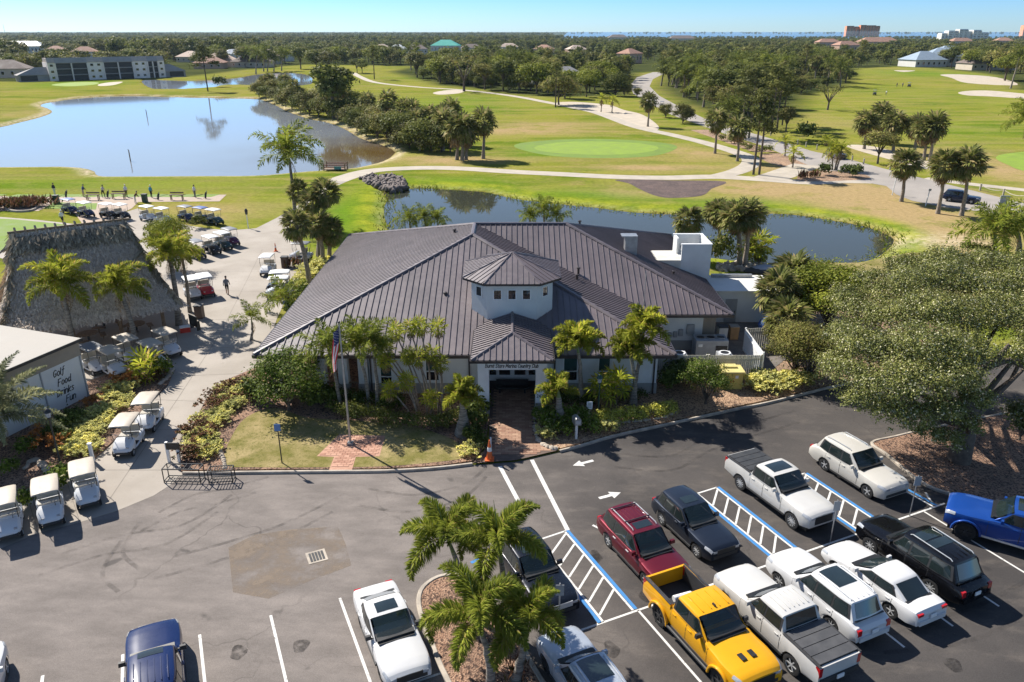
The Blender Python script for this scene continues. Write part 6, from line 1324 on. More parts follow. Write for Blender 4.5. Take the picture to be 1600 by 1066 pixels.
for (u, v, lb) in ((1366, 149, 'lone dark golf cart out on the far right fairway'), (1420, 136, 'dark golf cart beside two golfers on the far right fairway'), (1034, 168, 'dark golf cart driving up the curving road')):
    golf_cart(lb, g(u, v), Vector((.3, 1, 0)), BB_, bktop, driver_screen=False)
# ------------------------------------------------------------------ painted lines
def line(a, b, w=.1, m='line', z=Z2): strip('road_line' if m == 'line' else 'blue_line', [a, b], w / 2, z, MT[m], smooth=1)
def gl(a, b, w=.1, m='line', z=Z2): line(g(*a), g(*b), w, m, z)
for a, b in (((781, 729), (822, 806)), ((831, 719), (887, 829))): gl(a, b, .22)
def along(P, s, ahead=SD): return P + ahead * s
def aisle(tl, tr, L, hatch, n):
    """striped aisle between two bays: top corners on the ground, run along the bays"""
    tl, tr = g(*tl), g(*tr); side = (tr - tl).normalized()
    line(tl, tr, .1)
    for p, s in ((tl, 1), (tr, -1)):
        q = p + side * s * .0; line(q + side * s * .06, along(q, L) + side * s * .06, .1); line(q - side * s * .09, along(q, L) - side * s * .09, .16, 'blueline')
    for k in range(n):
        s = hatch * (k + .75); a = tl + side * .12 + SD * (s + .55); b = tr - side * .12 + SD * (s - .45)
        if s + .55 < L: line(a, b, .1, z=Z2 + .002)
aisle((839, 845), (884, 830), 5.9, .86, 7); aisle((1088, 772), (1120, 762), 5.7, .86, 7); aisle((1222, 748), (1258, 740), 5.2, .86, 6)
a, b = g(905, 986), g(1476, 787); line(a, b, .1)
rd = (b - a).normalized()
gl((1416, 764), (1463, 790), .16, 'blueline'); gl((1412, 767), (1458, 792), .1); gl((1446, 770), (1456, 786), .1)
for s in (g(997, 954), g(1444, 800)): line(s, along(s, 5.6), .1)
for q in ((1413, 1012), (1489, 979), (1561, 948)): e = g(*q); line(along(e, -5.6), e, .1)
e = g(1413, 1012) - rd * 2.75; line(along(e, -5.6), e, .1)
for a, b in (((531, 935), (577, 1066)), ((423, 962), (447, 1066))): line(g(*a), along(g(*a), 5.4), .11)
for q in ((312, 992), (192, 1023), (67, 1056)): e = g(*q); line(e, along(e, 5.2), .11)
e = g(690, 1052); line(e, e + rd * -1.5, .1)
gl((926, 821), (942, 829), .12); gl((736, 880), (750, 873), .16, 'blueline'); gl((800, 985), (815, 1006), .16, 'blueline')
for tip, tail_, hw_ in (((895, 728), (927, 720), .32), ((970, 770), (936, 779), .32)):
    a, b = g(*tip), g(*tail_); d = (b - a).normalized(); n = Vector((-d.y, d.x, 0)); ln = (b - a).length; q = a + d * ln * .45
    sheet('road_arrow', [(p.x, p.y) for p in (a, q + n * hw_, q + n * .1, b + n * .1, b - n * .1, q - n * .1, q - n * hw_)], Z2, MT['line'])
def STAIN(nm, col, sc, rp):
    t = NT(nm); P = t.pos(); t.set(Base_Color=t.mix(t.noise(2, 4, .6, P), vary(col, .8), vary(col, 1.2)), Roughness=.95, Specular_IOR_Level=.1, Alpha=t.ramp(t.noise(sc, 5, .7, P), rp)); return t.m
sheet('asphalt_patch', gp([(357, 856), (398, 836), (455, 828), (528, 823), (540, 850), (549, 884), (490, 906), (420, 936), (364, 926)]), Z2 - .002, STAIN('rust_brown_patch', (.25, .20, .155), .5, (.36, .64, 0, .7)))
oil_ = STAIN('oil_stain', (.02, .02, .021), 2, (.3, .65, 0, .5)); tyre_ = STAIN('tyre_mark', (.03, .029, .03), 1.2, (.35, .7, 0, .26))
for i, (u, v) in enumerate(((470, 1010), (372, 1020), (955, 1015), (930, 870), (1010, 930), (1420, 880), (1490, 1040), (1180, 735), (700, 800))):
    c_ = g(u, v); sheet('oil_stain', [(c_.x + (.3 + .06 * math.sin(3 * a + i)) * math.cos(a), c_.y + (.42 + .08 * math.cos(2 * a + i)) * math.sin(a)) for a in np.linspace(0, 6.28, 17)[:-1]], Z2 - .003, oil_)
for P_ in ([(190, 845), (172, 870), (160, 900), (185, 925)], [(220, 830), (280, 800), (330, 790), (400, 770)], [(60, 900), (160, 868), (260, 850), (340, 800)], [(560, 790), (640, 800), (720, 780), (760, 745)], [(960, 730), (1050, 735), (1120, 700), (1250, 660)], [(1380, 1020), (1480, 1010), (1560, 985), (1640, 940)], [(240, 905), (330, 880), (420, 850), (520, 800)]):
    q_ = gp(P_); strip('tyre_mark', q_, .1, Z2 - .004, tyre_, smooth=8); strip('tyre_mark', [p + Vector((.2, 1.5, 0)) for p in q_], .1, Z2 - .004, tyre_, smooth=8)
gt = thing('storm_drain', 'square steel storm drain grate set in the brown asphalt patch', 'drain', g(495, 870) + Vector((0, 0, Z2)), math.atan2(rd.y, rd.x))
MB().box((0, 0, .004), (.86, .86, .01)).build('drain_frame', MT['kerb'], gt)
for k in range(5): MB().box((-.27 + k * .135, 0, .014), (.10, .64, .014)).build('grate_bar', MT['black'], gt)
# ------------------------------------------------------------------ flag
fb = g(548, 697); fp_ = thing('flagpole', 'tall grey flagpole standing on the red brick pad', 'flagpole', fb)
MB().tube([(0, 0, .12), (-.02, 0, 3.8), (-.04, 0, 7.5)], [.07, .06, .04], 10).build('pole', MT['steel'], fp_, smooth=50); MB().box((0, 0, .2), (.34, .34, .12)).build('base_plate', MT['steel'], fp_); MB().sphere((-.04, 0, 7.56), .07, .07, .07, 10, 6).build('finial', MT['black'], fp_, smooth=60)
t = NT('flag_cloth'); t.l.clear() if False else None
redc, whc, blc = mat('flag_red', (.58, .02, .04), .8, .06, 3), mat('flag_white', (.72, .70, .68), .8, .05, 3), mat('flag_blue', (.02, .028, .12), .8, .08, 3)
b = MB(); NS, NX = 13, 14; FH, FW = 1.35, 2.3
def fl(u, v):   # u along fly, v down hoist; the cloth hangs limp and gathered
    z = -v * FH * .55 - u * FW * .93 + .03 * math.sin(u * 9); x = -.08 - v * .33 * (1 - .45 * u) - u * .25 + .09 * math.sin(v * 9 + u * 3); y = .17 * math.sin(v * 11 + u * 4) * (.5 + .5 * u)
    return (x, y, z)
for i in range(NS):
    for j in range(NX):
        u0, u1, v0, v1 = j / NX, (j + 1) / NX, i / NS, (i + 1) / NS; mi = 2 if (u0 < .4 and i < 7) else (0 if i % 2 == 0 else 1)
        b.quad(fl(u0, v0), fl(u0, v1), fl(u1, v1), fl(u1, v0), mi)
st_ = []
flag = b.build('flag', (redc, whc, blc), None, smooth=80, loc=(fb.x - .05, fb.y, 7.35)); tag(flag, 'limp red white and blue striped flag hanging from the flagpole', 'flag')
sb = MB()
for i in range(9):
    for k in range(6 if i % 2 == 0 else 5):
        u, v = .4 * (k + .5 + (.5 if i % 2 else 0)) / 6, 7 / 13 * (i + .5) / 9; c_ = Vector(fl(u, v)); a_ = (Vector(fl(u + .01, v)) - c_).normalized(); d_ = (Vector(fl(u, v + .02)) - c_).normalized(); n_ = a_.cross(d_).normalized()
        for sg in (-1, 1):
            pts = [c_ + n_ * .006 * sg + (a_ * math.cos(q) + d_ * math.sin(q)) * (.03 if m_ % 2 == 0 else .013) for m_, q in enumerate(np.linspace(0, 2 * math.pi, 11)[:-1])]; sb.poly(pts)
tag(sb.build('star', whc, flag), kind='stuff')
# ------------------------------------------------------------------ signs, lamps and small furniture of the forecourt
def post_sign(name, label, base, h, plates, m=None, z0=.0, rz=0, tilt=0, cat='sign', r=.03):
    t = thing(name, label, cat, g(*base) + Vector((0, 0, z0)), rz); MB().tube([(0, 0, 0), (tilt, 0, h)], r, 6).build('post', m or MT['steel'], t)
    for z, w, hh, mm, nm in plates: MB().box((tilt, -.04, z), (w, .02, hh)).build(nm, MT[mm] if isinstance(mm, str) else mm, t)
    return t
bluesign = mat('blue_sign', (.10, .22, .45), .5, .1, 3)
s_ = post_sign('parking_sign', 'small blue sign on a dark post in the front lawn', (441, 726), 2.4, [(2.2, .34, .42, bluesign, 'sign_plate')], MT['black'], .11, r=.035)
for (a, lb) in (((1297, 847), 'grey sign post at the head of the bay behind the white pickup'), ((1421, 806), 'grey sign post beside the black off-roader under the oak'), ((873, 985), 'grey sign post at the end of the striped aisle by the palms')):
    post_sign('parking_sign', lb, a, 2.3, [(2.0, .32, .5, 'greybox', 'sign_plate')])
s_ = post_sign('notice_sign', 'white notice plate on a short post before the golden hedge', (920, 661), 1.25, [(1.1, .34, .5, 'white', 'sign_plate')], MT['steel'], .11)
for k in range(4): MB().box((0, -.053, 1.25 - k * .09), (.22, .006, .025)).build('print_line', MT['black'], s_)
def lamp_post(label, base, h, m, z0=.1):
    t = thing('lamp_post', label, 'lamp post', g(*base) + Vector((0, 0, z0))); MB().lathe([(.11, 0), (.11, .25), (.05, .4), (.04, h - .5), (.09, h - .45), (.09, h - .38)], 10).build('post', m, t, smooth=40)
    MB().lathe([(.11, h - .36), (.15, h - .1), (.15, h - .08)], 8).build('lantern', MT['lamp'], t); MB().lathe([(.2, h - .09), (.17, h), (.06, h + .12), (0, h + .14)], 8).build('lantern_cap', m, t, smooth=40); return t
lamp_post('black lamp post with glass lantern in the mulch behind the cart row', (98, 738), 3.6, MT['black'])
lamp_post('dark green lamp post rising beside the golden hedge', (934, 660), 2.95, mat('green_enamel', (.01, .045, .03), .4, .1, 3))
def lamp2(label, base): 
    t = thing('lamp_post', label, 'lamp post', g(*base)); MB().lathe([(.06, 0), (.05, 1.7)], 8).build('post', MT['white'], t); MB().lathe([(.14, 1.7), (.2, 2.2), (.08, 2.4), (0, 2.42)], 8).build('lantern', MT['dark'], t)
lamp2('short white lamp post on the lawn edge by the cart path', (388, 357))
t = thing('mailbox', 'grey metal mailbox on a white post beside the entrance kerb', 'mailbox', g(900, 688) + Vector((0, 0, .1)), .25); MB().box((0, 0, .5), (.12, .12, 1.0)).build('post', MT['white'], t)
b = MB(); pr_ = [(-.19, 1.0), (.19, 1.0), (.19, 1.3)] + [(.19 * math.cos(a), 1.3 + .16 * math.sin(a)) for a in np.linspace(0, math.pi, 8)[1:-1]] + [(-.19, 1.3)]
k = len(pr_); b.add([(x, -.28, z) for x, z in pr_] + [(x, .28, z) for x, z in pr_], [tuple(range(k)), tuple(range(2 * k - 1, k - 1, -1))] + [(i, k + i, k + (i + 1) % k, (i + 1) % k) for i in range(k)]); b.build('box', MT['steel'], t, smooth=40); MB().box((0, -.29, 1.2), (.3, .015, .22)).build('door', MT['lamp'], t)
def cone(label, p, h=.7):
    t = thing('traffic_cone', label, 'traffic cone', p); MB().lathe([(.15 * h, .04), (.03 * h, h), (0, h)], 12).build('cone', MT['orange'], t, smooth=40); MB().box((0, 0, .02), (.42 * h, .42 * h, .04)).build('base', MT['orange'], t); MB().lathe([(.115 * h, .45 * h), (.085 * h, .65 * h)], 12).build('band', MT['white'], t)
cone('orange traffic cone at the left corner of the brick walk', g(765, 721) + Vector((0, 0, .13)), 1.2); cone('small red cone on the drive near the tall palms', g(431, 393) + Vector((0, 0, Z3)), .9)
t = thing('post_sign', 'short white tube marker beside the orange cone', 'marker', g(767, 705) + Vector((0, 0, .13))); MB().tube([(0, 0, 0), (0, 0, .75)], .045, 8).build('post', MT['white'], t)
def rack(label, a, b, h, n):
    a, b = g(*a), g(*b); t = thing('bag_rack', label, 'rack', a); d = b - a; dr_ = d.normalized(); q = Vector((-dr_.y, dr_.x, 0)) * .55; P0 = Vector((0, 0, 0)); tb = lambda nm, pts, r=.03: MB().tube(pts, r, 6).build(nm, MT['black'], t)
    for k, o_ in enumerate((P0, d, d + q, q)): tb('upright', [o_, o_ + Vector((0, 0, h))])
    for z in (h, .12): tb('rail', [P0 + Vector((0, 0, z)), d + Vector((0, 0, z))]); tb('rail', [q + Vector((0, 0, z)), d + q + Vector((0, 0, z))]); tb('rail', [P0 + Vector((0, 0, z)), q + Vector((0, 0, z))]); tb('rail', [d + Vector((0, 0, z)), d + q + Vector((0, 0, z))])
    for k in range(1, n): p = d * (k / n); tb('divider', [p + Vector((0, 0, h)), p + q + Vector((0, 0, h))], .02); tb('divider', [p + Vector((0, 0, .12)), p + q + Vector((0, 0, .12))], .02)
rack('long black tubular golf bag rack at the drive mouth', (257, 755), (314, 756), .85, 7); rack('short black tubular golf bag rack beside the long one', (327, 757), (364, 755), .75, 8)
sg = thing('drive_sign', 'small dark sign board between two white posts at the drive mouth', 'sign', g(273, 722)); 
for x, h in ((-.28, 1.25), (.28, .95)): MB().box((x, 0, h / 2), (.14, .14, h)).build('post', MT['white'], sg)
bd = MB().box((.1, -.1, 1.05), (.75, .05, .42)).build('sign_board', MT['black'], sg)
t = thing('bollard', 'slim white bollard behind the third cart of the front row', 'bollard', g(146, 722) + Vector((0, 0, .02))); MB().box((0, 0, .55), (.15, .15, 1.1)).box((0, 0, 1.13), (.2, .2, .06)).build('post', MT['white'], t)
t = thing('cooler', 'red and white drinks cooler on the paving by the golf carts', 'cooler', g(290, 519), .4); MB().box((0, 0, .22), (.75, .42, .42)).build('body', mat('cooler_red', (.55, .05, .03), .5, .1, 3), t); MB().box((0, 0, .47), (.78, .45, .09)).build('lid', MT['white'], t)
t = thing('menu_board', 'dark framed board leaning by the shelter corner', 'sign', g(304, 515), -.7); MB().box((0, 0, .75), (1.2, .06, .9)).build('board', MT['black'], t); MB().box((-.5, .1, .4), (.05, .3, .8)).build('leg', MT['dark'], t); MB().box((.5, .1, .4), (.05, .3, .8)).build('leg', MT['dark'], t)
def binn(label, p, m, h=1.05, name='litter_bin'):
    t = thing(name, label, 'litter bin', p); MB().box((0, 0, h / 2), (.6, .6, h)).build('body', m, t); MB().box((0, 0, h + .04), (.68, .68, .08)).build('lid', MT['dark'], t)
grn = mat('dark_green_bin', (.03, .07, .05), .6, .1, 3); brn = mat('brown_bin', (.13, .09, .07), .7, .1, 3)
binn('grey-brown litter bin on the paving right of the thatched shelter', g(313, 497) + Vector((0, 0, Z3)), brn); binn('brown litter bin beside the yellow shrubs near the roof edge', g(446, 418) + Vector((0, 0, Z3)), brn)
binn('dark green bin left of the blue-topped cart at the range', g(89, 318) + Vector((0, 0, Z4)), grn); binn('dark green bin between the two golfers on the tee line', g(227, 316) + Vector((0, 0, Z4)), grn)
for (u, v, lb) in ((146, 313, 'wooden bag bench on the tee line behind the carts'), (277, 313, 'wooden bag bench at the right end of the tee line'), (186, 311, 'wooden bag bench near the middle of the tee line')):
    t = thing('bench', lb, 'bench', g(u, v) + Vector((0, 0, Z4))); MB().box((0, 0, .75), (1.9, .5, .08)).build('seat', MT['wood'], t)
    for x in (-.8, .8):
        for y in (-.18, .18): MB().box((x, y, .36), (.1, .08, .7)).build('leg', MT['wood'], t)
    MB().box((0, .2, 1.0), (1.9, .05, .2)).build('backrest', MT['wood'], t)
def golfbag(label, p, m):
    t = thing('golf_bag', label, 'golf bag', p); MB().tube([(0, 0, .05), (.1, .25, .85)], [.13, .15], 8).build('bag_tube', m, t, smooth=50); MB().tube([(.0, .0, .7), (-.25, -.2, 0)], .015, 4).build('leg', MT['black'], t); MB().tube([(.05, .1, .7), (.25, -.2, 0)], .015, 4).build('leg', MT['black'], t)
    for k in range(4): MB().tube([(.1 + k * .03, .25, .85), (.12 + k * .04, .3, 1.05)], .02, 4).build('club', MT['steel'], t)
for (u, v, lb) in ((103, 309, 'stand golf bag beside the leftmost golfer'), (168, 309, 'stand golf bag on the tee line before the pale-shirted golfer'), (247, 313, 'stand golf bag right of the second green bin'), (321, 311, 'stand golf bag at the far right of the tee line')): golfbag(lb, g(u, v) + Vector((0, 0, Z4)), MT['dark'])

# ------------------------------------------------------------------ people
def person(label, p, rz, h, shirt, trousers, pose='stand', hat=None, shorts=False, skin=None):
    t = thing('person', label, 'person', p, rz); k = h / 1.75; sk = bpy.data.meshes.new('body'); lean = {'stand': .05, 'walk': .08, 'bend': .55, 'swing': .3}[pose]
    st_ = {'walk': .24, 'stand': .06, 'bend': .05, 'swing': .05}[pose]; sp = .11 if pose != 'swing' else .2
    hip = Vector((0, 0, .94)); ch = hip + Vector((math.sin(lean), 0, math.cos(lean))) * .42; nk = ch + Vector((math.sin(lean * 1.1), 0, math.cos(lean * 1.1))) * .12; hd = nk + Vector((.03 + lean * .12, 0, .17))
    V = [hip, hip + Vector((math.sin(lean), 0, math.cos(lean))) * .2, ch, nk, hd]; Rr = [.15, .15, .16, .06, .1]; E = [(0, 1), (1, 2), (2, 3), (3, 4)]
    V.append(hd + Vector((0, 0, .1))); Rr.append(.085); E.append((4, 5))
    for s in (-1, 1):
        i = len(V); V += [hip + Vector((0, s * .1, -.06)), Vector((s * st_ * .5 + .03, s * sp, .5)), Vector((s * st_ - .02, s * (sp + .02), .08)), Vector((s * st_ + .15, s * (sp + .03), .04))]; Rr += [.1, .066, .045, .04]; E += [(0, i), (i, i + 1), (i + 1, i + 2), (i + 2, i + 3)]
        i = len(V); sh = ch + Vector((0, s * .19, .02))
        if pose in ('swing', 'bend'): el, ha = sh + Vector((.17, -s * .03, -.24)), sh + Vector((.34, -s * .13, -.46))
        else: el, ha = sh + Vector((-.03 + s * st_ * -.4, s * .05, -.28)), sh + Vector((.1 - s * st_ * .7, s * .05, -.52))
        V += [sh, el, ha]; Rr += [.062, .045, .035]; E += [(2, i), (i, i + 1), (i + 1, i + 2)]
    sk.from_pydata([(v * k).to_tuple() for v in V], E, []); o = bpy.data.objects.new('body', sk); COL.objects.link(o); m_ = o.modifiers.new('s', 'SKIN'); o.modifiers.new('u', 'SUBSURF').levels = 1; o.modifiers['u'].render_levels = 1
    for i, r_ in enumerate(Rr): sk.skin_vertices[0].data[i].radius = (r_ * k, r_ * k); sk.skin_vertices[0].data[i].use_root = i == 0
    bpy.context.view_layer.update(); me = bpy.data.meshes.new_from_object(o.evaluated_get(bpy.context.evaluated_depsgraph_get())); bpy.data.objects.remove(o)
    me.materials.clear()
    for q in (skin or MT['skin'], shirt, trousers, MT['dark']): me.materials.append(q)
    chk = ch * k; axis = Vector((math.sin(lean), 0, math.cos(lean)))
    for f in me.polygons:
        c_ = f.center; up = (c_ - hip * k).dot(axis)
        f.material_index = 3 if c_.z < .09 * k else (0 if (up > .57 * k or (shorts and c_.z < .52 * k)) else (2 if up < .05 * k else (0 if (abs(c_.y) > .27 * k or (pose in ('swing', 'bend') and c_.x > (chk.x + .2 * k))) else 1)))
        f.use_smooth = True
    me.name = 'body'; inst('body', me, t); hk = hd * k
    MB().sphere((hk.x - .02 * k, 0, hk.z + .06 * k), .105 * k, .1 * k, .1 * k, 10, 6).build('hair' if hat is None else 'cap', hat or MT['dark'], t, smooth=60)
    if pose == 'swing': q = (ch + Vector((.34, 0, -.44))) * k; MB().tube([q, (q.x + .55, .05, .06)], .012, 4).box((q.x + .6, .05, .05), (.12, .05, .06)).build('golf_club', MT['steel'], t)
    return t
cl = lambda n, c_: mat(n, c_, .85, .08, 5)
SB, SW, SN, SM, SG, SP, SC_ = cl('black_shirt', (.02, .02, .025)), cl('white_shirt', (.65, .65, .64)), cl('navy_shirt', (.03, .05, .14)), cl('maroon_shirt', (.10, .015, .02)), cl('grey_shirt', (.16, .17, .2)), cl('cream_shirt', (.55, .48, .42)), cl('cyan_shirt', (.05, .28, .38))
TB, TW_, TN, TK = cl('black_trousers', (.02, .02, .022)), cl('white_trousers', (.6, .6, .58)), cl('grey_trousers', (.13, .13, .14)), cl('khaki_trousers', (.40, .34, .25))
zt_ = Vector((0, 0, Z4))
person('golfer in black top and white trousers at the left end of the tee line', g(86, 305) + zt_, 1.4, 1.7, SB, TW_, 'stand'); person('golfer in navy shirt swinging, second from the left on the tee line', g(131, 308) + zt_, 1.0, 1.75, SN, TK, 'swing', shorts=True); person('golfer in cream shirt and black trousers on the tee line', g(162, 309) + zt_, 1.5, 1.75, SP, TB, 'swing', MT['dark'])
person('golfer in white shirt and dark trousers on the tee line', g(198, 308) + zt_, 1.5, 1.75, SW, TB, 'stand', MT['white']); person('golfer in maroon shirt bending forward near the green bin', g(212, 318) + zt_, .2, 1.72, SM, TW_, 'bend'); person('golfer in cyan shirt with white hat at the tee line', g(237, 309) + zt_, 1.3, 1.75, SC_, TB, 'stand', MT['white']); person('golfer in pale shirt standing alone at the right end of the tee line', g(305, 309) + zt_, 1.2, 1.78, SW, TN, 'stand')
person('person in white shirt and dark shorts walking behind the thatch ridge', g(99, 351) + zt_, 1.6, 1.75, SW, TB, 'walk', MT['white'], True); person('person in grey shirt and dark shorts walking across the drive', g(356, 461) + Vector((0, 0, Z3)), 1.7, 1.72, SG, TB, 'walk', None, True)
person('distant golfer in dark clothes left of the pair on the far fairway', g(1401, 136), .5, 1.75, SB, TN, 'stand'); person('distant golfer in dark clothes nearest the far golf cart', g(1410, 136), .5, 1.75, SN, TB, 'stand'); person('distant golfer in pale clothes beside the lone far cart', g(1384, 149), .5, 1.75, SW, TN, 'swing')

# ------------------------------------------------------------------ waterside and roadside things
for (u, v, lb) in ((230, 184, 'dark marker post standing far out in the lake'), (204, 252, 'dark marker post standing in the nearer lake water')):
    t = thing('marker_post', lb, 'post', g(u, v, WATER_Z)); MB().tube([(0, 0, -1), (.0, 0, 1.9), (-.12, 0, 2.2)], [.12, .1, .05], 6).build('post', MT['wood'], t)
dk = thing('landing_stage', 'small weathered red landing stage at the lake edge behind the tall palm', 'landing stage', g(524, 266)); b = MB()
for k in range(14): MB().box((-1.7 + k * .26, .4, .25), (.24, 2.4, .06)).build('plank', MT['wood'], dk)
for x in (-1.8, 1.8):
    for y in (-.7, 1.5): MB().tube([(x, y, -1.2), (x, y, 1.3)], .1, 6).build('post', MT['wood'], dk)
rw = mat('faded_red_rail', (.22, .06, .045), .8, .2, 3)
for y in (-.75, 1.55): MB().box((0, y, .95), (3.6, .06, .14)).box((0, y, .6), (3.6, .06, .14)).build('rail', rw, dk)
MB().box((.6, -.82, .5), (1.2, .05, .5)).build('notice_plate', mat('teal_plate', (.08, .25, .25), .6, .1, 2), dk)
MT['ropepost'] = mat('pale_rope_post', (.42, .38, .30), .8, .15, 3); prev = None; n_ = 0
RP = [(1204, 212), (1224, 220), (1246, 226), (1259, 230), (1276, 234), (1331, 252), (1349, 257), (1390, 266), (1408, 270), (1426, 276), (1531, 298), (1567, 306), (1600, 315)]
for i, q in enumerate(RP):
    o = MB().tube([(0, 0, 0), (0, 0, 1.0)], .14, 8).lathe([(.15, 1.0), (0, 1.06)], 8).build('rope_post', MT['ropepost'], None, loc=g(*q)); tag(o, 'pale stubby rope post on the far verge of the curving road', 'post', 'rope posts along the far verge of the road')
for a, b in ((10, 11), (11, 12)):
    p, q = g(*RP[a]), g(*RP[b]); o = MB().tube([p.lerp(q, s) + Vector((0, 0, .85 - 1.4 * s * (1 - s))) for s in np.linspace(0, 1, 9)], .05, 5).build('rope', MT['ropepost']); tag(o, 'slack pale rope between the two rope posts ' + ('left of the right frame edge' if a == 10 else 'at the right frame edge'), 'rope')
for (a, h, lb) in (((1394, 305), 2.6, 'white sign post left of the single tall palm by the road'), ((1446, 322), 2.2, 'white sign post in the shade right of the single palm')):
    t = thing('road_sign', lb, 'sign', g(*a)); MB().tube([(0, 0, 0), (.15, 0, h)], .08, 6).build('post', MT['white'], t); MB().box((.15, -.08, h), (.35, .04, .3)).build('sign_plate', MT['greybox'], t)
t = thing('board_sign', 'white notice board near the gate at the right frame edge', 'sign', g(1564, 336)); MB().box((0, 0, 1.5), (1.2, .1, 2.0)).build('sign_board', MT['lamp'], t)
for x in (-.55, .55): MB().box((x, .02, .5), (.1, .12, 1.0)).build('post', MT['white'], t)
t = thing('gate_post', 'dark wooden gate post beside the white notice board', 'post', g(1574, 338)); MB().box((0, 0, .9), (.25, .25, 1.8)).build('post', MT['wood'], t)
t = thing('iron_gate', 'dark iron gate at the right frame edge beside the road', 'gate', g(1590, 342))
for k in range(12): MB().box((k * .25, 0, .75), (.04, .04, 1.5)).build('bar', MT['black'], t)
MB().box((1.4, 0, 1.45), (3.0, .06, .08)).build('rail', MT['black'], t); MB().box((1.4, 0, .2), (3.0, .06, .08)).build('rail', MT['black'], t)
def rocks(name, n, fn, s0, s1, m, seed, parent=None):
    r = random.Random(seed); vs, fs = [], []; k = 0
    for i in range(n):
        p = fn(r); s = r.uniform(s0, s1); q = Euler((r.uniform(0, 6), r.uniform(0, 6), r.uniform(0, 6))).to_matrix()
        for v in ((1, 0, 0), (-1, 0, 0), (0, 1, 0), (0, -1, 0), (0, 0, 1), (0, 0, -1)): w = q @ Vector([a * s * r.uniform(.6, 1.1) for a in v]); vs.append((p[0] + w.x, p[1] + w.y, p[2] + w.z))
        fs += [(k + a, k + b, k + c) for a, b, c in ((0, 2, 4), (2, 1, 4), (1, 3, 4), (3, 0, 4), (2, 0, 5), (1, 2, 5), (3, 1, 5), (0, 3, 5))]; k += 6
    return tag(inst(name, fast_mesh(name, np.array(vs), np.array(fs), m), parent), kind='stuff')
rk = mat('grey_riprap', (.15, .125, .115), .9, .35, .6, world=True); rp_ = mat('pale_rock', (.42, .36, .29), .9, .25, 2, world=True)
def in_poly(P_, z0, z1):
    xs, ys_ = [p[0] for p in P_], [p[1] for p in P_]
    def fn(r):
        while True:
            x, y = r.uniform(min(xs), max(xs)), r.uniform(min(ys_), max(ys_))
            if inside(x, y, P_): return (x, y, r.uniform(z0, z1))
    return fn
rocks('riprap_rocks', 420, in_poly(gp([(560, 281), (575, 276), (615, 274), (634, 283), (636, 293), (610, 299), (598, 296), (575, 288)]), -.3, .25), .3, .75, rk, 4)
rocks('riprap_rocks', 160, in_poly(gp([(1120, 412), (1200, 414), (1200, 424), (1120, 424)]), -.1, .2), .2, .5, rp_, 5)
def along_line(pts, n, s0, s1, label, grp, name='edging_stone', z=.12):
    r = random.Random(len(pts)); P_ = smooth_open([g(*p) for p in pts], 10); me = [MB().sphere((0, 0, 0), 1, .8, .6, 7, 4).mesh(name, rp_, 50) for _ in range(1)]
    for i in range(n): q = P_[min(int(len(P_) * (i + .5) / n), len(P_) - 1)]; s = r.uniform(s0, s1); o = inst(name, me[0], None, (q.x, q.y, z), (r.uniform(-.3, .3), r.uniform(-.3, .3), r.uniform(0, 6)), s); tag(o, label, 'stone', grp)
along_line([(838, 640), (836, 670), (842, 692), (858, 702), (868, 704)], 22, .12, .26, 'pale edging stone along the right side of the brick walk', 'edging stones right of the brick walk')
along_line([(968, 663), (1000, 660), (1035, 655), (1055, 646)], 24, .1, .2, 'pale edging stone round the foot of the golden hedge', 'edging stones at the golden hedge')
along_line([(330, 690), (342, 705), (350, 722), (352, 734)], 16, .12, .2, 'pale edging stone at the lawn corner by the yellow shrubs', 'edging stones at the lawn corner')
along_line([(250, 603), (262, 592), (270, 580)], 10, .15, .25, 'pale edging stone at the tip of the fern bed', 'edging stones at the fern bed')
along_line([(40, 735), (52, 722), (66, 728), (75, 740)], 10, .15, .28, 'pale edging stone under the silver palm', 'edging stones under the silver palm')

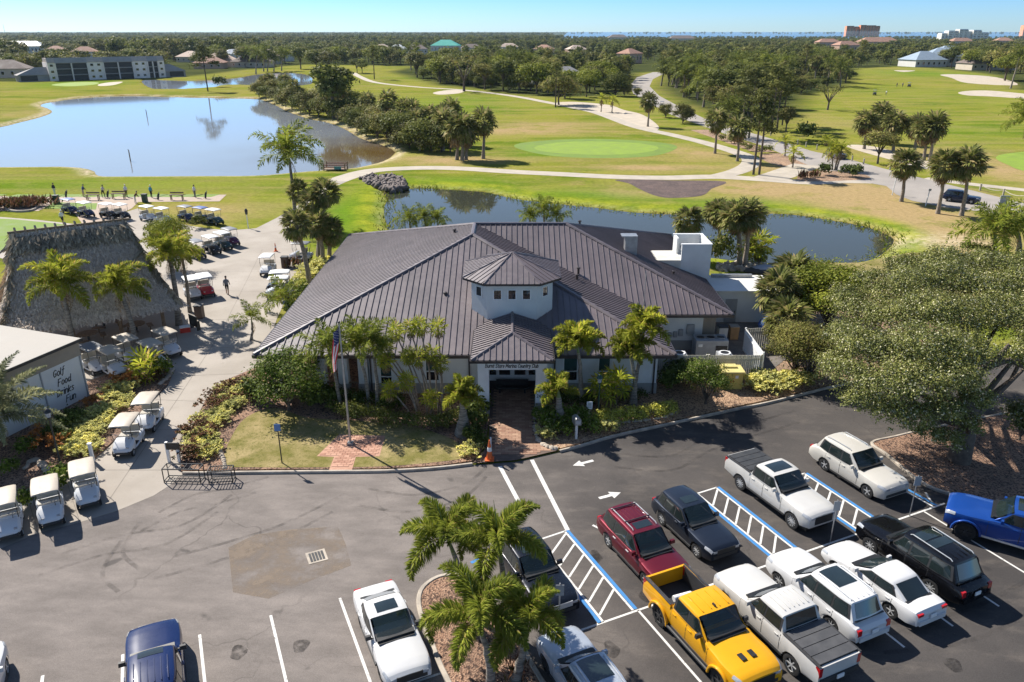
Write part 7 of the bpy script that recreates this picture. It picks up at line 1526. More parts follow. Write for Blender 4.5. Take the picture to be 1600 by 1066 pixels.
# ------------------------------------------------------------------ far buildings
def condo():
    a, b_ = Vector((-222, 389.5, 0)), Vector((-180.5, 423.2, 0)); d = (b_ - a).normalized(); ln = (b_ - a).length; rz = math.atan2(d.y, d.x); t = thing('apartment_block', 'long three-storey apartment block with dark balconies and brown mansard roof by the lake', 'building', a, rz)
    wl_, mn, mg = mat('pale_pink_stucco', (.80, .72, .67), .85, .06, .2), mat('brown_shingle_mansard', (.42, .36, .32), .9, .12, .5), mat('grey_mansard', (.30, .285, .28), .9, .1, .5); h = 8.4; x = 0
    MB().box((ln / 2, 6.5, 4.2), (ln, 12.0, 8.4)).build('wall', wl_, t); MB().box((ln / 2, 6.5, 9.4), (ln - .6, 11.0, 1.6)).build('roof', mn, t)
    mods = [('s', 3.2), ('b', 14), ('s', 7.2), ('b', 13.6), ('s', 7.2), ('b', 0), ('s', 3.2)]; rest = ln - sum(m[1] for m in mods)
    for kd, w in mods:
        w = w or rest
        if kd == 's':
            b = MB(); b.quad((x, -.6, h), (x + w, -.6, h), (x + w, .9, h + 2.1), (x, .9, h + 2.1)).quad((x, -.6, h), (x, .9, h + 2.1), (x, .9, h), (x, .9, h)).box((x + w / 2, -.3, h - .15), (w, .6, .3)); b.build('mansard', mn, t); MB().box((x + w / 2, .1, h / 2), (w, .9, h - .01)).build('stair_wall', wl_, t)
            for i in range(3):
                for s in ((.28, .72) if w > 5 else (.5,)): f = MB().box((x + w * s, -.38, 1.5 + i * 2.75), (1.5, .1, 1.25)).build('window', MT['white'], t); MB().box((x + w * s, -.44, 1.5 + i * 2.75), (1.3, .04, 1.05)).build('pane', MT['glass'], f)
        else:
            b = MB(); b.quad((x, -.9, h - .3), (x + w, -.9, h - .3), (x + w, .6, h + 2.1), (x, .6, h + 2.1)); b.build('mansard', mg, t)
            for i in range(3):
                MB().box((x + w / 2, -.5, i * 2.75 + 2.65), (w, .8, .3)).build('balcony_slab', mg, t)
                for s in (0, 1): MB().box((x + w * (.25 + .5 * s), -.08, 1.25 + i * 2.75), (w / 2 - .5, .1, 2.3)).build('balcony_screen', MT['dark'], t)
            for s in (0, .5, 1): MB().box((x + w * s, -.6, 4.0), (.45, 1.0, 8.0)).build('fin_wall', wl_, t)
        x += w
    MB().prism([(-13, 1), (0, 1), (0, 9), (-13, 9)], 0, 2.9).build('wing_wall', mg, t); b = MB(); b.add([(-13.5, .5, 2.9), (0, .5, 2.9), (0, 9.5, 2.9), (-13.5, 9.5, 2.9), (-5, 4, 6.3), (0, 4, 6.3)], [(0, 1, 5, 4), (2, 3, 4, 5), (3, 0, 4)]); b.build('wing_roof', mg, t); MB().box((-8.5, .94, 1.5), (7, .1, 2.4)).build('wing_screen', MT['dark'], t)
    b = MB(); b.add([(ln, .5, 2.9), (ln + 11, .5, 2.9), (ln + 11, 9.5, 2.9), (ln, 9.5, 2.9), (ln, 4, 6.3), (ln + 4, 4, 6.3)], [(0, 1, 5, 4), (2, 3, 4, 5), (1, 2, 5)]); b.build('wing_roof', mg, t); MB().prism([(ln, 1), (ln + 10.5, 1), (ln + 10.5, 9), (ln, 9)], 0, 2.9).build('wing_wall', mg, t); MB().box((ln + 6, .94, 1.5), (7, .1, 2.4)).build('wing_screen', MT['dark'], t)
condo()
HW = [mat('house_cream', (.55, .48, .38), .85, .05, .3), mat('house_white', (.66, .65, .62), .85, .05, .3), mat('house_peach', (.52, .34, .25), .85, .05, .3)]; HR = {'tile': mat('terracotta_tile_roof', (.36, .20, .14), .85, .18, .4), 'pale': mat('pale_tile_roof', (.52, .40, .32), .85, .15, .4), 'grey': mat('grey_shingle_roof', (.20, .20, .21), .85, .12, .4), 'brown': mat('brown_shingle_roof', (.18, .14, .12), .85, .15, .4), 'white': mat('white_metal_roof', (.62, .64, .66), .5, .06, .3), 'blue': mat('blue_grey_metal_roof', (.30, .37, .44), .45, .06, .3), 'teal': mat('teal_metal_roof', (.05, .38, .30), .5, .06, .3)}
def house(label, q, w, d, h, roof, rz=0.0, wall=0, rh=None, name='house', group=None, z=0):
    p = g(*q); t = thing(name, label, 'house', p, rz, group); rh = rh or min(w, d) * .3; MB().box((0, 0, h / 2), (w, d, h)).build('wall', HW[wall], t); o = .6; hw_, hd_ = w / 2 + o, d / 2 + o; k = max(hw_ - hd_, 0); k2 = max(hd_ - hw_, 0)
    V = [(-hw_, -hd_, h), (hw_, -hd_, h), (hw_, hd_, h), (-hw_, hd_, h), (-k, -k2, h + rh), (k, k2, h + rh)]; MB().add(V, [(0, 1, 5, 4), (1, 2, 5), (2, 3, 4, 5), (3, 0, 4)] if k >= k2 else [(0, 1, 4), (1, 2, 5, 4), (2, 3, 5), (3, 0, 4, 5)]).box((0, 0, h - .08), (w + 1.1, d + 1.1, .14)).build('roof', HR[roof], t)
    n = max(2, int(w / 4))
    for i in range(n): f = MB().box((-w / 2 + w * (i + .5) / n, -d / 2 - .03, h * .52), (1.6, .08, h * .42)).build('window', MT['white'], t); MB().box((-w / 2 + w * (i + .5) / n, -d / 2 - .08, h * .52), (1.35, .04, h * .36)).build('pane', MT['glass'], f)
    return t
for q, w, d, h, rf, rz, wl_, lb in [((345, 104), 22, 16, 4, 'pale', .2, 0, 'cream house with pale tile roof right of the apartment block'), ((300, 97), 18, 14, 4, 'pale', -.2, 0, 'pale-roofed house standing behind the apartment block right end'), ((365, 94), 16, 12, 5, 'white', .5, 1, 'white-roofed house left of the lakeside palms'), ((420, 100), 18, 14, 6, 'pale', .1, 0, 'two-storey pale house behind the far pond'), ((440, 96), 16, 12, 6, 'pale', -.3, 1, 'pale house just right of the two-storey pond house'), ((135, 92), 20, 14, 6, 'tile', .3, 1, 'pink-roofed house peeping over the apartment block'), ((90, 88), 16, 12, 6, 'tile', .1, 0, 'pink-roofed house over the left half of the apartment block'),
     ((30, 84), 60, 16, 8, 'white', .0, 1, 'long white-roofed building in the trees at far left'), ((250, 80), 55, 12, 7, 'white', .02, 1, 'long low white-roofed building in the trees behind the apartments'), ((12, 121), 22, 14, 4.5, 'brown', .3, 0, 'brown-roofed house at the far left edge beside the fairway'), ((330, 107), 18, 14, 3.6, 'tile', .1, 2, 'terracotta-roofed house near the far pond bank'), ((395, 105), 24, 14, 3.6, 'brown', -.1, 0, 'brown-roofed house by the far pond'), ((598, 85), 18, 14, 6, 'pale', .3, 1, 'pale house in the pines left of the teal roof'), ((622, 86), 18, 14, 6, 'white', -.1, 1, 'white house in the pines next left of the teal roof'), ((650, 85), 24, 14, 5.5, 'brown', .15, 0, 'brown-roofed house just left of the teal roof'), ((697, 80), 34, 22, 6.5, 'teal', -.1, 1, 'wide building with bright teal metal roof in the woods'), ((737, 82), 24, 14, 5, 'brown', .1, 0, 'brown-roofed house right of the teal roof'),
     ((678, 101), 18, 12, 4, 'tile', .3, 2, 'terracotta house among the palms at the fairway edge'), ((795, 80), 24, 14, 5, 'pale', 0, 1, 'pale-roofed house in the centre of the woods'), ((815, 104), 16, 12, 4, 'tile', .1, 2, 'terracotta house behind the olive trees left of the road'), ((885, 131), 16, 13, 3.6, 'grey', -.15, 1, 'grey shingle-roofed house at the end of the hedge line'), ((850, 131), 12, 9, 3.4, 'grey', .1, 1, 'small grey-roofed wing beside the grey shingle house'), ((983, 99), 16, 12, 7, 'tile', .8, 2, 'tall terracotta house left of the curving road'), ((965, 64), 50, 22, 9, 'brown', .1, 0, 'big brown-roofed house deep in the woods'), ((1065, 66), 60, 22, 8, 'brown', 0, 0, 'long brown-roofed building deep in the woods right of centre'), ((900, 85), 20, 14, 5, 'pale', .3, 2, 'pale house in the pines left of the road'), ((850, 84), 20, 14, 5, 'tile', -.3, 2, 'terracotta house in the pines above the grey house'),
     ((1150, 138), 22, 16, 4, 'pale', .45, 2, 'peach house with pale tile roof beside the road palms'), ((1205, 128), 18, 14, 4, 'pale', -.2, 2, 'pale tile-roofed house behind the big trees right of the peach one'), ((1440, 104), 24, 18, 4.5, 'blue', .2, 1, 'blue-grey metal-roofed house left of a pair by the far green'), ((1470, 103), 26, 18, 6.5, 'blue', -.1, 1, 'blue-grey metal-roofed house right of a pair by the far green'), ((1480, 92), 26, 16, 6, 'blue', .2, 1, 'blue-grey metal-roofed house behind the pair by the far green'), ((1540, 109), 30, 16, 4, 'brown', .1, 0, 'brown-roofed house among red trees at the far right'), ((1370, 74), 60, 22, 8, 'tile', .05, 2, 'long terracotta-roofed row below the orange towers'), ((1320, 80), 30, 16, 7, 'tile', .3, 2, 'terracotta house left of the long row'), ((1500, 71), 40, 18, 7, 'tile', .1, 0, 'terracotta house below the white apartment towers'), ((1566, 70), 30, 18, 7, 'tile', -.1, 2, 'terracotta house at the far right skyline'), ((1292, 75), 34, 16, 8, 'tile', .1, 2, 'terracotta house at the bay edge left of the towers')]:
    house(lb, q, w, d, h, rf, rz, wl_)
def tower(label, u0, u1, vb, vt, col, storeys, blocks, rz=0.0, roofc=None):
    p = g((u0 + u1) / 2, vb); Y = p.y; W_ = aty(u1, vb, Y).x - aty(u0, vb, Y).x; H_ = aty(u0, vt, Y).z; t = thing('tower_block', label, 'building', p, rz); m_ = mat('tower_wall', col, .85, .05, .01)
    for (x0, x1, hh, dy) in blocks:
        w = (x1 - x0) * W_; cx = ((x0 + x1) / 2 - .5) * W_; MB().box((cx, dy, H_ * hh / 2), (w, 26, H_ * hh)).build('wall', m_, t); MB().box((cx, dy, H_ * hh + 1.2), (w * .92, 22, 2.4)).build('roof', HR[roofc or 'tile'], t)
        n = max(2, int(storeys * hh)); nw = max(2, int(w / 14))
        for i in range(n):
            for j in range(nw): MB().box((cx - w / 2 + w * (j + .5) / nw, dy - 13.1, H_ * hh * (i + .55) / n), (w / nw * .55, .3, H_ * hh / n * .5)).build('window', MT['glass'], t)
tower('orange apartment towers rising over the bay skyline', 1319, 1372, 57, 40, (.85, .33, .18), 9, [(0, .22, .92, -4), (.2, .42, .86, 4), (.40, .58, 1.0, -6), (.56, .88, .97, 0), (.86, 1, .92, 5)])
tower('white stepped apartment building on the right skyline', 1467, 1540, 63, 47, (.72, .68, .58), 5, [(0, .14, .62, 2), (.12, .34, .86, -2), (.33, .52, 1.0, -6), (.5, .66, .8, 2), (.64, .82, .92, -3), (.8, 1, .7, 3)], roofc='white')
tower('orange apartment tower cut by the right frame edge', 1594, 1640, 58, 40, (.85, .36, .2), 8, [(0, 1, 1, 0)])
t = thing('radio_mast', 'thin radio mast on the far left skyline', 'mast', g(8, 53)); H_ = aty(6, 38, g(8, 53).y).z; MB().tube([(0, 0, 0), (0, 0, H_)], [2.6, 1.2], 5).build('mast', MT['steel'], t)
# ------------------------------------------------------------------ planting, nearest first
TG = MT['trunkgrey']
# foxtail palms of the car park island
palm('foxtail', 'bushy foxtail palm on the island leaning left over the open lot', (730, 955), (706, 818), None, .12, 10, .2, .98, .1, trunkmat=TG)
palm('foxtail', 'bushy foxtail palm on the island nearest the striped aisle', (790, 985), (782, 828), None, .12, 10, .2, .98, .1, trunkmat=TG)
palm('foxtail', 'bushy foxtail palm at the near end of the island, left of a pair', (766, 1075), (752, 942), None, .12, 10, .2, .98, .1, trunkmat=TG)
palm('foxtail', 'bushy foxtail palm at the near end of the island, right of a pair', (806, 1062), (820, 950), None, .12, 9, .2, .9, .1, trunkmat=TG)
shrub('pale green clump at the head of the palm island', g(735, 918) + Vector((0, 0, .1)), .7, ('hedge_gold', 300, .09, 1, 'round'))
shrub('dry brown tuft at the foot of the right island palm', g(806, 1058) + Vector((0, 0, .1)), .8, ('ti_red', 60, .04, 2, 'tuft'), cat='plant')
# palms before the club house
palm('xmas', 'stout green palm right of the entrance with a curved brown trunk', (907, 632), (904, 537), None, .13, 15, .1, 1.12, .1, trunkmat=MT['trunk'])
palm('xmas', 'taller of two crossing palms by the right front corner', (986, 632), (1006, 512), None, .11, 14, .1, 1.1, .1, trunkmat=TG)
palm('xmas', 'nearer and lower of two crossing palms by the right front corner', (991, 632), (987, 545), None, .12, 14, .1, 1.15, .1, trunkmat=TG)
palm('xmas', 'fat-trunked bottle palm on the right side of the brick walk', (872, 668), (873, 608), None, .2, 8, .5, .95, .1, trunkmat=TG)
palm('xmas', 'fat-trunked dark palm on the left side of the brick walk', (722, 680), (722, 617), None, .22, 14, .6, .9, .1, trunkmat=TG)
gq = 'fan palms clustered left of the entrance'
TH = [((655, 645), (618, 519)), ((668, 648), (641, 513)), ((676, 648), (656, 511)), ((690, 645), (684, 513)), ((650, 640), (589, 536)), ((655, 646), (604, 545)), ((652, 648), (603, 566)), ((668, 650), (637, 556)), ((675, 648), (653, 560)), ((685, 648), (674, 553)), ((690, 650), (687, 570)), ((640, 650), (609, 611)), ((672, 655), (672, 622)), ((652, 655), (634, 596))]
LBT = ['high fan palm of the entrance cluster standing against the roof', 'thin fan palm at eave height in the cluster beside the entrance', 'low fan palm at the foot of the entrance cluster']
for i, (b_, c_) in enumerate(TH): palm('thrinax', LBT[0 if i < 4 else (1 if i < 13 else 2)], b_, c_, ['highest fan palms against the roof', 'fan palms at eave height', 'low fan palms of the cluster'][0 if i < 4 else (1 if i < 13 else 2)], .05, 15, 0, .7, .1, single='thrinax')
palm('coco', 'arching palm with grey drooping fronds left of the flag', (531, 640), (516, 553), None, .1, 13, 0, .85, .1, trunkmat=TG)
palm('coco', 'dark palm just right of the flag', (576, 635), (560, 545), None, .1, 14, 0, .8, .1, trunkmat=TG)
palm('coco', 'second dark palm right of the flag, against the roof edge', (590, 640), (583, 540), None, .1, 12, 0, .75, .1, trunkmat=TG)
palm('thrinax', 'small fan palm beside the green lamp post', (945, 640), (942, 605), None, .05, 15, 0, 1.3, .1, single='thrinax')
palm('thrinax', 'small fan palm between the entrance and the dark window', (962, 632), (965, 598), None, .05, 15, 0, 1.2, .1, single='thrinax')
palm('coco', 'small leaning palm on the drive beside the roof corner', (393, 531), (393, 501), None, .09, 9, 0, .62, 0, trunkmat=TG)
palm('coco', 'young coconut palm arching out from the left roof edge', (452, 492), (449, 472), None, .12, 10, 0, .95, 0, trunkmat=TG)
# shelter palms
palm('queen', 'yellow-green queen palm before the thatch, left of two', (117, 562), (97, 446), None, .17, 15, 0, 1.0, 0, trunkmat=TG)
palm('queen', 'yellow-green queen palm before the thatch, right of two', (214, 546), (187, 450), None, .17, 14, 0, .9, 0, trunkmat=TG)
palm('queen', 'queen palm with brown hanging fronds at the shelter corner, thicker of two', (280, 508), (265, 401), None, .2, 13, 0, .85, 0, trunkmat=TG)
palm('queen', 'queen palm with brown hanging fronds at the shelter corner, thinner of two', (297, 488), (283, 396), None, .13, 13, 0, .85, 0, trunkmat=TG)
p = g(262, 402); tree('dense', 'bushy green tree rising behind the shelter corner palms', g(268, 420), 5.6, None, 1, .8, m='tree_bright')
shrub('brown grass bush by the parked carts at the range', g(312, 356) + Vector((0, 0, 0)), 1.9, ('hedge', 500, .07, 2, 'lobed')); shrub('olive bush left of the bushy tree behind the thatch', g(245, 372), 2.4, ('hedge', 500, .07, 2, 'lobed')); shrub('yellow-green bush below the bushy tree behind the thatch', g(255, 398), 2.6, ('hedge_gold', 400, .09, 4, 'lobed'))
o = shrub('reddish brown planter bush beside the tee line', g(31, 324) + Vector((0, 0, .2)), 3.4, ('ti_red', 900, .025, 5, 'tuft')); o.scale = (5.4, 2.6, 1.5)
kerb(gp([(8, 322), (31, 318), (58, 321), (50, 330), (20, 331)]), closed=True, w=.3, h=.25)
# silver palm of the left foreground
c_ = g(-48, 722); palm3('date', 'big silvery feather palm cut by the left frame edge', Vector((c_.x, c_.y, .1)), aty(-14, 652, c_.y) , None, .28, 26, 0, 1.12, trunkmat=MT['trunk'])
# tall palms between drive and pond
tp = 'tall cabbage palms between drive and pond'
palm('fan', 'cabbage palm nearest the paired carts, leaning trunk in front', (484, 446), (463, 352), None, .2, 34, 0, 1.07)
palm('fan', 'cabbage palm with straight trunk, middle of the tall group by the roof', (505, 412), (498, 352), None, .2, 34, 0, 1.07); palm('fan', 'cabbage palm right of the tall group, crown over the roof corner', (514, 408), (515, 362), None, .2, 32, 0, 1.15)
palm('fan', 'highest cabbage palm crown of the group by the path', (498, 400), (508, 302), None, .2, 34, 0, 1.16); palm('fan', 'second highest cabbage palm of the group by the path', (500, 402), (488, 318), None, .19, 30, 0, 1.03)
palm('fan', 'farther cabbage palm behind the tall royal trunk', (470, 356), (466, 300), None, .18, 30, 0, 1.03)
palm('coco', 'tall grey feather palm standing out against the lake', (462, 352), (452, 248), None, .2, 17, 0, 1.75, 0, trunkmat=TG)
for q, s in (((476, 428), 1.1), ((490, 424), 1.2), ((500, 420), 1.1), ((484, 436), 1.0), ((468, 440), .9), ((462, 452), 1.0), ((452, 460), .9), ((505, 412), 1.0), ((494, 434), .9)): shrub('yellow variegated shrub along the left eave near the tall palms', g(*q), s * 1.15, ('croton', 85, .17, rnd.randrange(3), 'spiky'), 'yellow shrubs along the left eave')
shrub('dark strappy plant beside the brown bin', g(458, 418), 1.4, ('ti_red', 60, .06, 4, 'tuft'))
for q, s in (((476, 462), 1.3), ((466, 478), 1.2), ((455, 492), 1.2)): shrub('bright green shrub squeezed between drive and roof edge', g(*q), s, ('shrub_round', 420, .09, 3, 'round'), 'green shrubs squeezed by the left roof edge')
# behind the club house
for (u, v, lb) in ((640, 347, 'left'), (664, 343, 'middle'), (684, 348, 'right')): c_ = aty(u, v, 78.5); palm3('coco', f'bushy feather palm behind the left roof ridge, {lb} of three', Vector((c_.x, 78.5, 0)), c_, None, .13, 13, 0, .68, trunkmat=TG)
for (u, v, lb) in ((828, 341, 'left'), (850, 332, 'middle'), (870, 342, 'right')): c_ = aty(u, v, 78.5); palm3('coco', f'bushy feather palm behind the rear roof ridge, {lb} of three', Vector((c_.x, 78.5, 0)), c_, None, .13, 13, 0, .68, trunkmat=TG)
palm('fan', 'cabbage palm left of the row behind the white roof screen', (1086, 405), (1076, 345), None, .2, 34, 0, 1.20); palm('fan', 'cabbage palm second in the row behind the white roof screen', (1122, 398), (1122, 333), None, .2, 34, 0, 1.12)
palm('fan', 'thick cabbage palm on the stones by the pond, left trunk of two', (1155, 418), (1150, 340), None, .22, 36, 0, 1.29); palm('fan', 'thick cabbage palm on the stones by the pond, right trunk of two', (1163, 417), (1170, 338), None, .22, 36, 0, 1.29)
palm('thrinax', 'small spiky yucca on the pond edge right of the thick palms', (1186, 412), (1188, 384), None, .1, 15, 0, 1.8, single='thrinax'); palm('thrinax', 'lower spiky yucca head on the pond edge', (1182, 412), (1181, 396), None, .1, 15, 0, 1.8, single='thrinax')
o = shrub('grey green bush behind the white roof screen', g(1128, 425), 3.4, ('hedge', 900, .05, 6, 'lobed')); o.scale = (3.2, 3.2, 4.6)
t = thing('dinghy', 'dark covered dinghy lying on the pond edge behind the annex', 'boat', g(1198, 428) + Vector((0, 0, .35)), .1); MB().sphere((0, 0, 0), 2.4, .9, .45, 14, 8).build('hull', MT['dark'], t, smooth=60); MB().sphere((-.3, 0, .15), 1.4, .75, .42, 12, 6).build('cover', mat('grey_tarp', (.3, .32, .36), .6, .15, 3), t, smooth=60)
# right of the yard
palm('fan', 'cabbage palm behind the yard, upper of the dense right cluster', (1232, 490), (1238, 428), None, .2, 34, 0, 1.33); palm('fan', 'cabbage palm in the dense cluster above the blue tarp', (1222, 520), (1214, 455), None, .2, 34, 0, 1.29); palm('fan', 'cabbage palm in the dense cluster right of the annex', (1252, 510), (1248, 462), None, .2, 34, 0, 1.29); palm('fan', 'low cabbage palm just above the board fence', (1228, 545), (1228, 500), None, .2, 32, 0, 1.29)
tree('dense', 'bright green rounded tree between the annex and the oak', g(1292, 520), 6.2, None, 2, 1.15, m='tree_bright'); tree('dense', 'second bright green tree behind the oak, left side', g(1262, 500), 5.2, None, 0, 1.1, m='tree_bright'); tree('dense', 'olive green bushy tree before the grey fence', g(1240, 588), 4.2, None, 1, 1.0, m='tree_olive')
tree('dense', 'olive green bushy tree at the kerb left of the oak', g(1262, 596), 4.6, None, 3, 1.05, m='tree_olive'); tree('dense', 'dark bushy tree behind the yard fence corner', g(1222, 556), 3.2, None, 1, 1.0, m='tree_olive')
t = thing('tarp', 'crumpled blue tarpaulin heap behind the fence', 'tarpaulin', g(1203, 520) + Vector((0, 0, .13))); MB().sphere((0, 0, .5), 1.0, .8, .8, 9, 6).build('cover', mat('blue_tarp', (.03, .13, .5), .5, .15, 3), t)
for q, s in (((1178, 606), 1.1), ((1192, 604), 1.2), ((1206, 606), 1.2), ((1222, 603), 1.2), ((1236, 606), 1.1), ((1250, 602), 1.1), ((1185, 614), .9), ((1212, 612), 1.0), ((1262, 598), 1.0)): shrub('yellow variegated shrub at the kerb right of the yellow cabinet', g(*q) + Vector((0, 0, .1)), s * 1.15, ('croton', 85, .17, rnd.randrange(3), 'spiky'), 'yellow shrubs at the kerb by the yellow cabinet')
tree('dense', 'round clipped green tree before the yard fence', g(1102, 633) + Vector((0, 0, .1)), 3.1, None, 1, 1.05, m='shrub_round', cat='shrub', name='round_shrub')
for q, s in (((1050, 606), 1.9), ((1068, 604), 2.0), ((1040, 612), 1.5), ((1083, 606), 1.5)): shrub('dark shrub in the shade before the board fence', g(*q) + Vector((0, 0, .1)), s, ('shrub_dark', 700, .075, 1, 'lobed'), 'dark shrubs before the board fence')
# hedges
def hedge(label, pts, w, h, m, n, leaf, seed=1):
    P_ = smooth_open([g(*p) for p in pts], 6); t = thing('hedge', label, 'hedge', P_[0] + Vector((0, 0, .1))); o = P_[0]; lobes = []
    L_ = sum((P_[i + 1] - P_[i]).length for i in range(len(P_) - 1)); k = max(3, int(L_ / (w * .55))); r = random.Random(seed)
    for i in range(k): p = P_[int((len(P_) - 1) * i / (k - 1))] - o; lobes.append(((p.x + r.uniform(-.1, .1), p.y + r.uniform(-.1, .1), h * .5), (w * .62 * r.uniform(.85, 1.1), w * .62 * r.uniform(.85, 1.1), h * .52 * r.uniform(.85, 1.1))))
    A = leafcloud(lobes, n, leaf, seed, .25, 10, .75); inst('foliage', fast_mesh('foliage', A[0], A[1], MT[m]), t); return t
hedge('clipped golden green hedge curving along the right front bed', [(936, 665), (962, 661), (1000, 656), (1044, 648)], 1.1, .8, 'hedge_gold', 6000, .06, 2)
hedge('dark clipped hedge along the back of the front lawn', [(548, 652), (590, 661), (640, 670), (690, 671), (714, 662)], 1.2, .9, 'hedge', 6500, .06, 3)
hedge('dark hedge below the porch windows', [(492, 632), (530, 630), (575, 636), (620, 640)], 1.1, .9, 'shrub_dark', 4000, .07, 4)
hedge('dark ground shrubs along the wall right of the entrance', [(870, 628), (905, 634), (945, 630), (1000, 626)], .9, .7, 'shrub_dark', 3000, .07, 5)
for q, s in (((735, 660), 1.2), ((745, 672), 1.1), ((740, 690), 1.0), ((752, 650), 1.2), ((748, 700), .8)): shrub('dark green shrub along the left edge of the brick walk', g(*q) + Vector((0, 0, .1)), s * 1.15, ('shrub_dark', 420, .085, 2, 'round'), 'shrubs left of the brick walk')
shrub('small yellow shrub at the lawn corner by the brick walk', g(735, 713) + Vector((0, 0, .1)), .9, ('croton', 85, .17, 1, 'spiky')); shrub('yellow shrub beside the mailbox', g(945, 674) + Vector((0, 0, .1)), 1.0, ('croton', 85, .17, 2, 'spiky')); shrub('yellow shrub at the near end of the right bed', g(853, 684) + Vector((0, 0, .1)), .95, ('croton', 85, .17, 0, 'spiky')); shrub('lone pale shrub at the hedge end below the flag', g(522, 646) + Vector((0, 0, .1)), 1.0, ('hedge', 380, .07, 3, 'round'))
for q, s in (((862, 672), 1.3), ((886, 668), 1.3), ((905, 664), 1.2), ((880, 682), 1.1), ((920, 678), 1.1), ((848, 660), 1.1)): shrub('low green shrub in the bed right of the brick walk', g(*q) + Vector((0, 0, .1)), s * 1.1, ('shrub_round', 420, .08, 2, 'round'), 'low shrubs right of the brick walk')
# round tree at the front left corner
tree('dense', 'large round dark green tree at the front left corner of the club house', g(452, 643) + Vector((0, 0, .1)), 4.3, None, 2, 1.15, m='shrub_round', cat='tree')
for q in ((402, 625), (420, 632), (492, 640), (510, 640)): shrub('dark shrub skirting the round corner tree', g(*q) + Vector((0, 0, .1)), 1.7, ('shrub_dark', 700, .075, 1, 'lobed'), 'dark shrubs round the corner tree')
# yellow and red shrubs of the drive beds
YE = [(300, 702), (312, 712), (325, 716), (336, 705), (318, 700), (305, 690), (318, 684), (330, 690), (322, 672), (336, 668), (350, 660), (340, 650), (354, 645), (366, 640), (374, 632), (345, 632), (358, 624), (372, 618), (386, 612), (398, 608), (348, 616), (362, 606), (310, 660), (330, 655)]
for q in YE: shrub('yellow variegated shrub in the bed between drive and front lawn', g(*q) + Vector((0, 0, .1)), rnd.uniform(.65, .9), ('croton', 85, .17, rnd.randrange(3), 'spiky'), 'yellow shrubs between drive and lawn')
for q in ((316, 690), (340, 622), (356, 612), (372, 606), (330, 640), (352, 634), (312, 672), (388, 622), (300, 715), (296, 682)): shrub('copper brown shrub among the yellow ones beside the lawn', g(*q) + Vector((0, 0, .1)), rnd.uniform(.8, 1.1), ('ti_red', 60, .18, rnd.randrange(2), 'spiky'), 'copper shrubs between drive and lawn')
YW = [(170, 615), (182, 612), (196, 616), (205, 608), (186, 625), (172, 630), (200, 630), (190, 640), (176, 645), (165, 655), (155, 650), (150, 665), (142, 662), (138, 676), (150, 680), (130, 690), (142, 696), (120, 684), (124, 700), (115, 712), (130, 712), (145, 706), (108, 700), (160, 672), (168, 664), (116, 672), (128, 664)]
for q in YW: shrub('yellow variegated shrub in the bed before the white building', g(*q) + Vector((0, 0, .1)), rnd.uniform(.7, .98), ('croton', 85, .17, rnd.randrange(3), 'spiky'), 'yellow shrubs before the white building')
for q in ((120, 662), (108, 672), (96, 684), (100, 696), (86, 690)): shrub('dark green shrub between the white wall and the yellow shrubs', g(*q) + Vector((0, 0, .1)), rnd.uniform(.9, 1.2), ('shrub_dark', 700, .075, 1, 'lobed'), 'dark shrubs at the white wall')
for q, s in (((85, 700), 1.3), ((146, 634), .8), ((76, 690), 1.2)): shrub('orange-leaved shrub in the bed by the white wall', g(*q) + Vector((0, 0, .1)), s, ('ti_orange', 45, .2, 1, 'spiky'), 'orange shrubs by the white wall')
shrub('orange ti plant left of the green fern at the cart rank', g(196, 604) + Vector((0, 0, .1)), 1.3, ('ti_orange', 45, .2, 2, 'spiky'))
palm('thrinax', 'spiky green cycad before the rank of carts', (228, 592), (227, 576), None, .12, 15, 0, 1.45, .1, single='thrinax', cat='cycad', name='cycad')
shrub('green bush right of the cycad at the bed tip', g(253, 588) + Vector((0, 0, .1)), 1.5, ('shrub_round', 420, .08, 2, 'round'))
for q in ((210, 598), (222, 602), (240, 598), (248, 592)): shrub('copper brown low plant under the cycad', g(*q) + Vector((0, 0, .1)), .8, ('ti_red', 60, .18, 1, 'spiky'), 'copper plants under the cycad')
for q in ((30, 800), (52, 790), (92, 764), (100, 755), (18, 742), (44, 712)): shrub('low green plant behind the front row of carts', g(*q) + Vector((0, 0, .1)), rnd.uniform(.9, 1.3), ('shrub_round', 420, .08, 2, 'round'), 'low plants behind the front carts')

